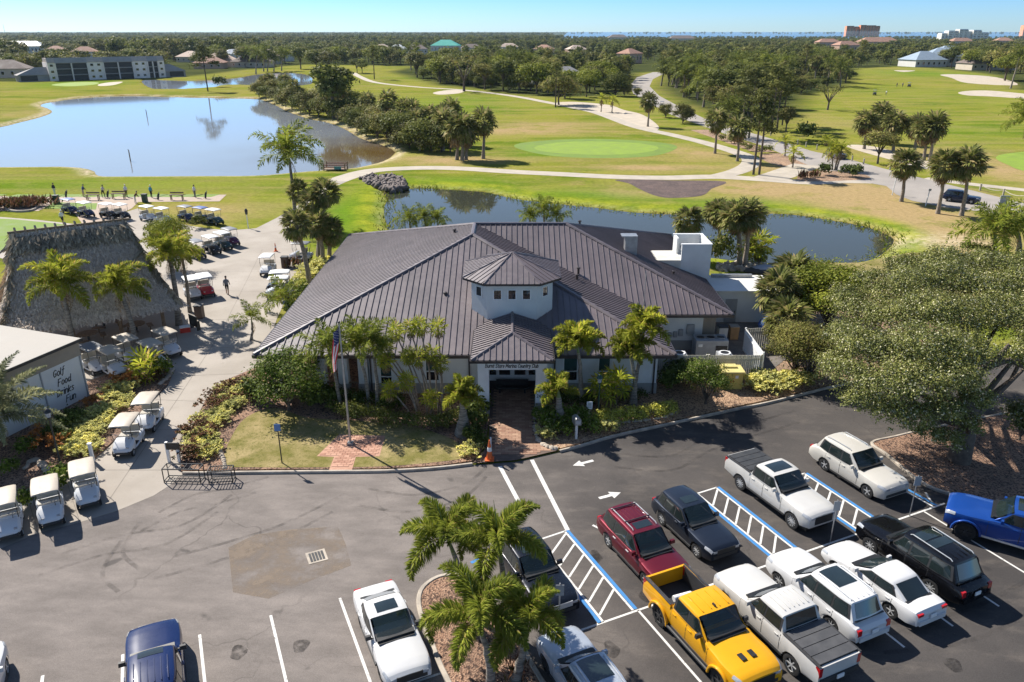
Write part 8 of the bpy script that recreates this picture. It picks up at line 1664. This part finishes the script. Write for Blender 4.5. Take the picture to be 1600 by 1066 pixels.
# the big oak of the right foreground
ok = thing('oak_tree', 'huge spreading live oak covering the right side of the car park', 'tree', g(1497, 722) + Vector((0, 0, .1))); o0 = ok.location.copy(); r = random.Random(5)
lob = []
for (u, v, dy, rr) in [(1385, 452, 10, 1.6), (1430, 432, 9, 1.8), (1480, 425, 9, 1.9), (1530, 440, 8, 1.9), (1590, 440, 8, 2.0), (1345, 478, 8, 1.6), (1400, 490, 6, 1.9), (1450, 475, 5, 1.9), (1510, 485, 5, 2.0), (1565, 480, 5, 2.0), (1625, 490, 4, 2.1), (1322, 512, 5, 1.4), (1350, 530, 3, 1.7), (1400, 545, 2, 1.8), (1450, 530, 1, 1.9), (1505, 535, 1.5, 1.7), (1308, 556, 3, 1.1), (1330, 575, 1, 1.5), (1385, 590, -.5, 1.6), (1440, 585, -1, 1.7), (1490, 575, -1, 1.4), (1345, 612, -1, 1.0), (1390, 630, -1.5, 1.1), (1430, 640, -1.8, 1.2), (1475, 628, -1.8, 1.1), (1525, 610, -1.5, 1.0), (1482, 672, -1.6, .8), (1448, 664, -2, .8), (1515, 650, -1.2, .8), (1600, 545, 1, 1.1), (1640, 530, 2, 1.8), (1680, 470, 6, 2.4), (1415, 405, 13, 1.5), (1480, 398, 12, 1.7), (1545, 405, 11, 1.6), (1600, 410, 11, 1.7), (1365, 425, 12, 1.2), (1325, 450, 10, 1.2)]:
    c_ = aty(u, v + 14, o0.y + dy) - o0; lob.append(((c_.x, c_.y, max(c_.z, 1.6)), (rr * 1.1, rr * 1.1, rr * .78)))
A = leafcloud(lob, 230000, .056, 9, .17, 26, .42, .3, .6); inst('crown', fast_mesh('crown', A[0], A[1], MT['oak_leaf']), ok)
MB().tube([(0, 0, 0), (.1, .05, 1.2), (.2, .3, 2.6), (.5, .8, 3.8)], [.62, .5, .42, .36], 12).build('trunk', MT['bark'], ok, smooth=60)
for i, (c_, rr) in enumerate(lob):
    if i % 2 == 0 or rr[0] > 2.5:
        e = Vector(c_); s = Vector((.3, .5, 3.0)) if i % 3 else Vector((.15, .2, 2.3)); m_ = s.lerp(e, .5) + Vector((r.uniform(-.6, .6), r.uniform(-.6, .6), r.uniform(-.9, .1)))
        MB().tube([s, s.lerp(m_, .5) + Vector((0, 0, -.15)), m_, m_.lerp(e, .6) + Vector((0, 0, .2)), e], [.22, .17, .12, .07, .03], 7).build('branch', MT['bark'], ok, smooth=60)
a_ = aty(1500, 600, o0.y + .5) - o0; b_ = aty(1560, 560, o0.y + .8) - o0; c_ = aty(1640, 590, o0.y + .5) - o0
MB().tube([(.3, .4, 2.6), a_, b_, (b_.x + .4, b_.y, b_.z + .8)], [.3, .24, .18, .1], 8).build('branch', MT['bark'], ok, smooth=60); MB().tube([a_.lerp(b_, .6), (b_.x + .6, b_.y, b_.z - .1), c_], [.18, .15, .1], 8).build('branch', MT['bark'], ok, smooth=60)
tree('bush', 'olive shrub below the oak at the right frame edge', g(1592, 690) + Vector((0, 0, .1)), 2.6, None, 3, 1.0, m='oak_leaf', cat='shrub', name='shrub_tree')
# right middle distance
palm('coco', 'wide arching feather palm beside the gate at the right', (1553, 412), (1556, 368), None, .25, 17, 0, 1.55, trunkmat=TG)
palm('coco', 'feather palm crown just behind the arching palm by the gate', (1590, 400), (1592, 360), None, .25, 15, 0, 1.4, trunkmat=TG)
for q, s in (((1530, 415), 2.6), ((1510, 398), 1.8), ((1585, 430), 3.0), ((1480, 412), 1.8), ((1450, 420), 2.0), ((1425, 425), 1.8)): shrub('grey green scrub behind the oak crown', g(*q), s, ('hedge', 900, .05, 6, 'lobed'), 'scrub behind the oak crown')
def sabal(label, b_, c_, grp=None, r0=.2, sc=1.2): palm('fan', label, b_, c_, grp, r0, 0, 0, sc, single='sabal')
for b_, c_, lb in (((1408, 315), (1415, 257), 'single cabbage palm standing at the near road edge'), ((1465, 334), (1476, 260), 'left of two cabbage palms in front of the dark blue car'), ((1502, 337), (1513, 257), 'right of two cabbage palms in front of the dark blue car')): palm('fan', lb, b_, c_, None, .21, 36, 0, 1.6)
for b_, c_, lb in (((1350, 233), (1353, 190), 'thick-trunked cabbage palm at the left end of the far roadside row'), ((1372, 224), (1374, 186), 'second cabbage palm of the far roadside row'), ((1376, 224), (1380, 177), 'tall cabbage palm behind the second one of the far roadside row'), ((1395, 238), (1399, 192), 'middle cabbage palm of the far roadside row'), ((1428, 240), (1433, 196), 'cabbage palm right of the middle of the far roadside row'), ((1443, 251), (1448, 202), 'left trunk of the pair at the right end of the far roadside row'), ((1452, 252), (1460, 197), 'right trunk of the pair at the right end of the far roadside row')): sabal(lb, b_, c_, None, .24, 1.85)
tree('round', 'small grey-leaved tree by the sandy path under the roadside palms', g(1371, 256), 6.0, None, 1, 1.2, m='tree_olive')
for b_, c_, lb, k in (((1117, 240), (1120, 187), 'cabbage palm at the path bend, left of the tall pines', 'sabal'), ((1152, 252), (1154, 200), 'cabbage palm at the path bend, nearest the tall pines', 'sabal'), ((1141, 215), (1143, 175), 'grey feather palm between road and path', 'royal'), ((1012, 198), (1014, 158), 'lone cabbage palm on the sandy waste area', 'sabal'), ((939, 175), (940, 155), 'young palm on the white sand, left of two', 'small'), ((956, 176), (957, 157), 'young palm on the white sand, right of two', 'small'),
                  ((1226, 244), (1228, 220), 'small coconut palm on the planted road island, left', 'small'), ((1238, 262), (1240, 240), 'small coconut palm on the planted road island, right', 'small'), ((1300, 266), (1299, 236), 'thin palm trio at the junction, left stem', 'small'), ((1304, 266), (1309, 240), 'thin palm trio at the junction, middle stem', 'small'), ((1307, 266), (1315, 234), 'thin palm trio at the junction, right stem', 'small')):
    palm('coco', lb, b_, c_, None, .2 if k != 'small' else .12, 0, 0, {'sabal': 1.75, 'royal': 1.7, 'small': 1.9}[k], single=k)
tree('pine', 'very tall slender pine on the path verge, left of two', g(1177, 273), 13.2, None, 0, 1.0); tree('pine', 'very tall slender pine on the path verge, right of two', g(1186, 273), 12, None, 2, 1.0)
for q, h in (((1205, 206), 15), ((1214, 202), 14), ((1170, 216), 15), ((1195, 196), 15), ((1160, 200), 13), ((1222, 196), 13)): tree('pine', 'tall pine of the stand between road and fairway', g(*q), h, 'pines between road and fairway', None, 1.5)
for q, h in (((1140, 186), 9), ((1168, 182), 10), ((1188, 178), 10), ((1120, 176), 8)): tree('wide', 'feathery olive tree on the far side of the road bend', g(*q), h, 'olive trees at the road bend')
tree('bare', 'open spreading tree alone on the right fairway', g(1293, 172), 8.0, None, 0)
for q, s in (((1255, 279), 1.7), ((1272, 277), 1.6), ((1325, 276), 2.2), ((1338, 278), 2.4), ((1290, 274), 2.2)): shrub('reddish and grey shrub on the junction island', g(*q), s, ('ti_red' if s < 2 else 'shrub_dark', 60 if s < 2 else 700, .06 if s < 2 else .075, 4 if s < 2 else 1, 'tuft' if s < 2 else 'lobed'), 'shrubs on the junction island')
for q in ((1160, 232), (1172, 236), (1190, 240), (1200, 238), (1128, 220), (1142, 224)): shrub('low round shrub on the bark bed between path and road', g(*q), 1.8, ('hedge', 380, .07, 3, 'round'), 'shrubs on the bark bed by the road')
for q, h in (((1040, 184), 4), ((1067, 193), 5.5), ((995, 152), 3.5), ((1072, 190), 4), ((975, 150), 4.5)): tree('bush', 'rounded shrub tree on the verge of the curving road', g(*q), h, 'shrub trees on the road verge')
tree('round', 'small flowering tree by the rope posts', g(1228, 206), 6, None, 2, .9, m='tree_olive'); shrub('dark bush by the rope posts on the far verge', g(1256, 219), 4.2, ('shrub_dark', 700, .075, 1, 'lobed')); palm('coco', 'spiky young palm by the rope posts', (1291, 228), (1291, 220), None, .1, 0, 0, 1.6, single='small')
palm('coco', 'palm frond reaching in at the right frame edge over the fairway', (1640, 240), (1612, 188), None, .25, 16, 0, 2.0)
# lake shore thicket
MG = [(405, 152), (416, 156), (432, 160), (446, 163), (456, 170), (470, 176), (484, 180), (498, 183), (514, 184), (528, 190), (545, 196), (558, 205), (572, 212), (590, 217), (606, 222), (622, 227), (640, 232), (656, 236), (674, 236), (690, 238), (704, 238), (480, 168), (500, 172), (520, 176), (540, 184), (560, 190), (580, 198), (600, 206), (620, 212), (640, 218), (660, 222), (676, 228), (430, 150), (450, 155), (466, 160), (415, 146), (590, 205), (548, 176), (610, 214), (570, 200)]
for i, q in enumerate(MG): tree('bush', ['grey green mangrove bush in the thicket on the right lake shore', 'dark olive mangrove bush in the thicket on the right lake shore'][i % 2], g(*q), rnd.uniform(5.0, 7.2), ['grey green lake shore bushes', 'dark lake shore bushes'][i % 2], None, 1.15, m=['tree_olive', 'tree_leaf'][i % 2], cat='shrub', name='shore_bush')
SBL = [((755, 248), 190, 'cabbage palm standing free at the right end of the lake thicket'), ((714, 250), 203, 'left stem of the thick palm clump at the end of the lake thicket'), ((722, 251), 196, 'middle stem of the thick palm clump at the end of the lake thicket'), ((728, 250), 207, 'right stem of the thick palm clump at the end of the lake thicket')]
for b_, vt, lb in SBL: sabal(lb, b_, (b_[0] + 1, vt), None, .25, 1.9)
for b_, vt in (((690, 232), 180), ((706, 226), 172), ((671, 222), 180), ((645, 216), 172), ((632, 214), 168), ((606, 206), 158), ((575, 196), 157), ((530, 180), 140), ((540, 178), 150), ((505, 176), 145), ((512, 178), 137), ((520, 180), 142), ((444, 152), 126), ((420, 148), 124), ((412, 148), 128), ((458, 160), 134), ((692, 236), 190), ((650, 224), 186)): sabal('cabbage palm rising out of the lake shore thicket', b_, (b_[0] + rnd.uniform(-1, 1), vt), 'cabbage palms in the lake shore thicket', .25, 1.8)
tree('tall', 'tall dark tree in the middle of the lake shore thicket', g(522, 186), 15, None, 1, 1.2)
tree('pine', 'slim lone pine leaning on the strip between the two lakes', g(325, 143), 17, None, 1, 1.6); shrub('round dark bush on the strip between the two lakes', g(343, 136), 5, ('shrub_dark', 700, .075, 1, 'lobed'))
for b_, vt in (((400, 116), 85), ((412, 112), 82), ((440, 111), 84), ((418, 112), 90), ((428, 112), 92), ((378, 104), 80), ((384, 106), 84)): palm('coco', 'tall feather palm by the far pond and pale houses', b_, (b_[0] + 2, vt), 'feather palms by the far pond', .3, 0, 0, 2.2, single='royal')
# trees along the fairway edge
for (u, v, h, k) in [(585, 124, 16, 'pine'), (558, 114, 8, 'round'), (566, 115, 8, 'round'), (515, 110, 12, 'wide'), (495, 110, 12, 'round'), (470, 108, 14, 'round'), (1304, 150, 0, ''), (725, 143, 14, 'bare'), (868, 168, 13, 'pine'), (873, 164, 10, 'wide')]:
    if h: tree(k, {'pine': 'slim pine at the edge of the left fairway', 'round': 'dark round tree at the back of the left fairway', 'wide': 'olive tree at the edge of the left fairway', 'bare': 'thin crowned tree by the sand at the fairway edge'}[k], g(u, v), h, 'trees at the back of the left fairway' if k == 'round' else {'pine': 'fairway edge pines', 'wide': 'fairway edge olives'}.get(k), None, 1.2)
def scatter(poly, n, hs, kinds, label, grp, seed, mind=3.0, mats=(None,)):
    r = random.Random(seed); P_ = [(p.x, p.y) for p in gp(poly)]; done = []; fn = in_poly(P_, 0, 0); tries = 0
    xs, ys2 = [p[0] for p in P_], [p[1] for p in P_]
    while len(done) < n and tries < n * 60:
        tries += 1; v_ = r.uniform(min(q[1] for q in poly), max(q[1] for q in poly)); u_ = r.uniform(min(q[0] for q in poly), max(q[0] for q in poly)); p = g(u_, v_)
        if not inside(p.x, p.y, P_) or any((p.x - a) ** 2 + (p.y - b) ** 2 < mind * mind for a, b in done): continue
        done.append((p.x, p.y)); k = r.choice(kinds)
        if k in ('royal', 'sabal'): h = r.uniform(*hs) * .8; palm3('coco', label[1] if len(label) > 1 else label[0], p, p + Vector((r.uniform(-1, 1), 0, h)), grp + ' palms', .28, 0, 0, 2.1 if k == 'royal' else 2.0, single=k)
        else:
            h = r.uniform(*hs) * (1.25 if k == 'pine' else 1); w_ = r.uniform(1.0, 1.3); m_ = r.choice(mats); q = {None: 'mid green', 'tree_olive': 'olive', 'tree_leaf': 'dark green', 'tree_bright': 'bright green'}[m_]
            tree(k, q + ' ' + label[0].replace('dark ', ''), p, h, q + ' ' + grp, None, w_, m=m_)
K1 = ['round', 'round', 'wide', 'tall', 'pine', 'wide']; MM = (None, 'tree_olive', 'tree_bright', 'tree_leaf', 'tree_bright', 'tree_olive')
scatter([(625, 118), (640, 108), (800, 108), (860, 120), (860, 148), (800, 146), (700, 134)], 44, (9, 14), K1 + ['royal'], ['leafy tree in the belt behind the left fairway', 'palm in the tree belt behind the left fairway'], 'tree belt behind the left fairway', 1, 5, MM)
scatter([(800, 118), (960, 118), (985, 150), (880, 154), (800, 148)], 26, (7, 11), ['round', 'wide', 'bush', 'round'], ['leafy tree in the belt around the grey-roofed house', ''], 'tree belt round the grey-roofed house', 2, 5, MM)
scatter([(1040, 122), (1100, 112), (1240, 110), (1330, 108), (1330, 132), (1262, 148), (1225, 172), (1130, 176), (1075, 160), (1045, 140)], 46, (8, 13), K1 + ['royal', 'sabal', 'pine', 'royal'], ['tall dense tree in the grove right of the curving road', 'palm in the grove right of the curving road'], 'grove right of the curving road', 3, 6, MM)
scatter([(1046, 140), (1100, 122), (1240, 112), (1330, 110), (1330, 128), (1262, 145), (1225, 165), (1130, 172), (1085, 160)], 55, (4, 6.5), ['bush', 'bush', 'round'], ['dense undergrowth bush below the grove right of the road', ''], 'undergrowth of the grove', 13, 5, MM)
scatter([(640, 120), (800, 124), (860, 138), (860, 149), (800, 147), (700, 136)], 30, (4, 6), ['bush', 'round'], ['undergrowth bush at the foot of the fairway tree belt', ''], 'undergrowth of the fairway tree belt', 14, 5, MM)
scatter([(1015, 120), (1050, 150), (1100, 172), (1120, 165), (1060, 128)], 9, (9, 14), ['royal', 'royal', 'sabal'], ['', 'roadside palm on the right of the curving road'], 'curving road', 4, 6)
scatter([(960, 116), (985, 130), (982, 148), (940, 130)], 5, (4, 6), ['bush'], ['low garden shrub left of the curving road'], 'garden shrubs left of the road', 5, 4, MM)
scatter([(1300, 104), (1480, 98), (1600, 108), (1600, 118), (1560, 116), (1470, 105), (1400, 102), (1336, 105)], 26, (9, 14), K1, ['dark tree behind the far right green', ''], 'trees behind the far right green', 6, 8, MM)
scatter([(1556, 138), (1650, 148), (1650, 120), (1590, 116), (1570, 122)], 12, (12, 18), ['round', 'tall', 'royal', 'round'], ['large tree at the right frame edge by the bunkers', 'palm at the right frame edge by the bunkers'], 'trees by the right bunkers', 7, 6, ('tree_olive', 'tree_bright'))
scatter([(300, 112), (400, 106), (480, 100), (640, 102), (620, 96), (480, 94), (330, 98)], 34, (9, 14), K1, ['dark tree along the back of the left fairways', ''], 'trees behind the left fairways', 8, 6, MM)
scatter([(-30, 120), (60, 122), (60, 105), (-30, 100)], 7, (6, 9), ['round', 'wide'], ['tree left of the apartment block'], 'trees left of the apartments', 9, 6, MM)

# ------------------------------------------------------------------ the far woodland: one mass
def far_wood():
    kinds = [('round', 0), ('round', 1), ('wide', 0), ('tall', 2), ('pine', 0), ('pine', 1)]; cl_ = bpy.data.collections.new('woodland_trees')
    for i, k in enumerate(kinds):
        r = random.Random(i); A = leafcloud([((r.uniform(-.2, .2), r.uniform(-.2, .2), r.uniform(.45, .85)), (r.uniform(.2, .3), r.uniform(.2, .3), .17)) for _ in range(6)] + [((0, 0, .3), (.3, .3, .25))], 620, .06, 40 + i, .4, 9, .6) if k[0] != 'pine' else leafcloud([((r.uniform(-.14, .14), r.uniform(-.14, .14), r.uniform(.6, .95)), (.13, .13, .07)) for _ in range(8)], 300, .06, 50 + i, .5, 9, .4)
        b = MB().tube([(0, 0, 0), (0, 0, .6)], [.025, .015], 5); m_ = [MT['tree_leaf'], MT['tree_olive'], MT['tree_olive'], MT['tree_leaf'], MT['pine_leaf'], MT['pine_leaf']][i]
        V, Fq = cat_arr([A, (np.array(b.v), np.array([f for f in b.f if len(f) == 4]))]); o = bpy.data.objects.new('woodland_tree', fast_mesh('woodland_tree', V, Fq, (m_, MT['bark']), np.r_[np.zeros(len(A[1])), np.ones(len(V) * 0 + len(Fq) - len(A[1]))])); cl_.objects.link(o)
    r = np.random.default_rng(21); pts, scs = [], []
    def band(y0, y1, n, x0=-.95, x1=.95, h=(9, 14)):
        nonlocal pts, scs
        Y = np.exp(r.uniform(math.log(y0), math.log(y1), n)); X = r.uniform(x0, x1, n) * (Y + 30); pts.append(np.stack([X, Y, np.zeros(n)], 1)); scs.append(r.uniform(h[0], h[1], n))
    band(330, 700, 2600, h=(7, 12)); band(700, 1500, 5200, h=(7, 12)); band(1500, 3100, 3000, -.95, .06, (9, 15)); band(1500, 3100, 3200, .06, .95, (6, 10)); band(3100, 7500, 3500, -1.0, .05, (12, 20)); band(620, 800, 300, -.75, -.3, (14, 18)); band(7500, 9000, 900, -1.0, 1.0, (14, 24))
    P_ = np.concatenate(pts); S_ = np.concatenate(scs); near = P_[:, 1] < 1000
    c_ = np.full(len(P_), -99.0); c_[near] = segs_sd(P_[near, 0], P_[near, 1], CP)
    for rr in HOUSES: c_ = np.maximum(c_, np.where((np.abs(P_[:, 0] - rr[0]) < rr[2]) & (np.abs(P_[:, 1] - rr[1]) < rr[3]), 9, -99)); c_ = np.maximum(c_, np.where((np.abs(P_[:, 0] - rr[0] * (P_[:, 1] / rr[1])) < rr[2] * .9) & (P_[:, 1] < rr[1]) & (P_[:, 1] > rr[1] - rr[4]), 9, -99))
    lakefar = lakes[1]; keep = (c_ < -4); P_, S_ = P_[keep], S_[keep]
    me = bpy.data.meshes.new('woodland'); me.vertices.add(len(P_)); me.vertices.foreach_set('co', P_.astype(np.float32).ravel()); me.attributes.new('h', 'FLOAT', 'POINT').data.foreach_set('value', S_.astype(np.float32))
    o = bpy.data.objects.new('woodland', me); COL.objects.link(o); tag(o, 'wide mixed woodland of pines and broad trees stretching to the horizon', 'woodland', kind='stuff')
    ng = bpy.data.node_groups.new('woodland', 'GeometryNodeTree'); ng.interface.new_socket('Geometry', in_out='INPUT', socket_type='NodeSocketGeometry'); ng.interface.new_socket('Geometry', in_out='OUTPUT', socket_type='NodeSocketGeometry')
    N = ng.nodes.new; gi, go = N('NodeGroupInput'), N('NodeGroupOutput'); ci = N('GeometryNodeCollectionInfo'); ci.inputs['Collection'].default_value = cl_; ci.inputs['Separate Children'].default_value = True; ci.inputs['Reset Children'].default_value = True
    ip = N('GeometryNodeInstanceOnPoints'); ip.inputs['Pick Instance'].default_value = True; ra = N('FunctionNodeRandomValue'); ra.data_type = 'FLOAT_VECTOR'; ra.inputs[1].default_value = (.1, .1, 6.28); na = N('GeometryNodeInputNamedAttribute'); na.data_type = 'FLOAT'; na.inputs['Name'].default_value = 'h'; ri = N('FunctionNodeRandomValue'); ri.data_type = 'INT'; ri.inputs[4].default_value = 0; ri.inputs[5].default_value = 5
    L = ng.links.new; L(gi.outputs[0], ip.inputs['Points']); L(ci.outputs[0], ip.inputs['Instance']); L(ra.outputs[0], ip.inputs['Rotation']); L(na.outputs[0], ip.inputs['Scale']); L(ri.outputs[2], ip.inputs['Instance Index']); L(ip.outputs[0], go.inputs[0])
    o.modifiers.new('trees', 'NODES').node_group = ng
HOUSES = [(o.location.x, o.location.y, 24, 18, .25 * o.location.y) for o in COL.objects if o.parent is None and (o.name.startswith('house'))] + [(o.location.x, o.location.y, 200, 40, 500) for o in COL.objects if o.name.startswith('tower_block')] + [(-201, 406, 36, 30, 60)]
far_wood()
# reeds on the pond bank
def reeds():
    r = np.random.default_rng(31); P_ = lakes[2]; n = 2600; L = len(P_); vs = []
    for i in range(n):
        k = r.integers(L); a, b = P_[k], P_[(k + 1) % L]; s = r.random(); x, y = a.x + (b.x - a.x) * s, a.y + (b.y - a.y) * s
        if y < 84 and x < 30: continue
        d = Vector((b.y - a.y, a.x - b.x)).normalized() * (r.normal() * 1.1 - .5); x += d.x; y += d.y; h = r.uniform(.12, .36) * (1 + .5 * math.sin(x * .3)); an = r.uniform(0, 3.14); w = np.array([math.cos(an), math.sin(an), 0]) * r.uniform(.05, .12); c = np.array([x, y, -.4]); t = np.array([r.normal() * .2, r.normal() * .2, h])
        vs += [c - w, c + w, c + t + w * .3, c + t - w * .5]
    V = np.array(vs); tag(inst('reeds', fast_mesh('reeds', V, np.arange(len(V)).reshape(-1, 4), MT['reed'])), kind='stuff')
reeds()

# like things in one group: tell them apart by their place from the left
ORD = 'leftmost,second,third,fourth,fifth,sixth,seventh,eighth,ninth,tenth,eleventh,twelfth,thirteenth,fourteenth,fifteenth,sixteenth,seventeenth,eighteenth,nineteenth,twentieth'.split(',')
same = {}
for o in COL.objects:
    if o.parent is None and o.get('group'): same.setdefault((o['group'], o['label']), []).append(o)
for (gr, lb_), L_ in same.items():
    if 2 <= len(L_) <= 39 and len(lb_.split()) <= 12:
        L_.sort(key=lambda o: o.location.x / (o.location.y * CT + CAM_H * ST)); n_ = len(L_)
        for i, o in enumerate(L_):
            if i < 20: o['label'] = lb_ + (', leftmost' if i == 0 else f', {ORD[i]} from left')
            else: o['label'] = lb_ + (', rightmost' if i == n_ - 1 else f', {ORD[n_ - 1 - i]} from right')
# ------------------------------------------------------------------ warm-day haze
hb = MB(); hb.box((0, 4400, 10.5), (18000, 9400, 27)); t = NT('haze_air'); t.n.remove(t.b)
pv = t.node('ShaderNodeVolumePrincipled'); pv.inputs['Color'].default_value = (.62, .82, 1, 1); pv.inputs['Density'].default_value = 0.00004; pv.inputs['Anisotropy'].default_value = .2; t.link(pv.outputs[0], t.out.inputs['Volume'])
tag(hb.build('haze', t.m), kind='stuff')
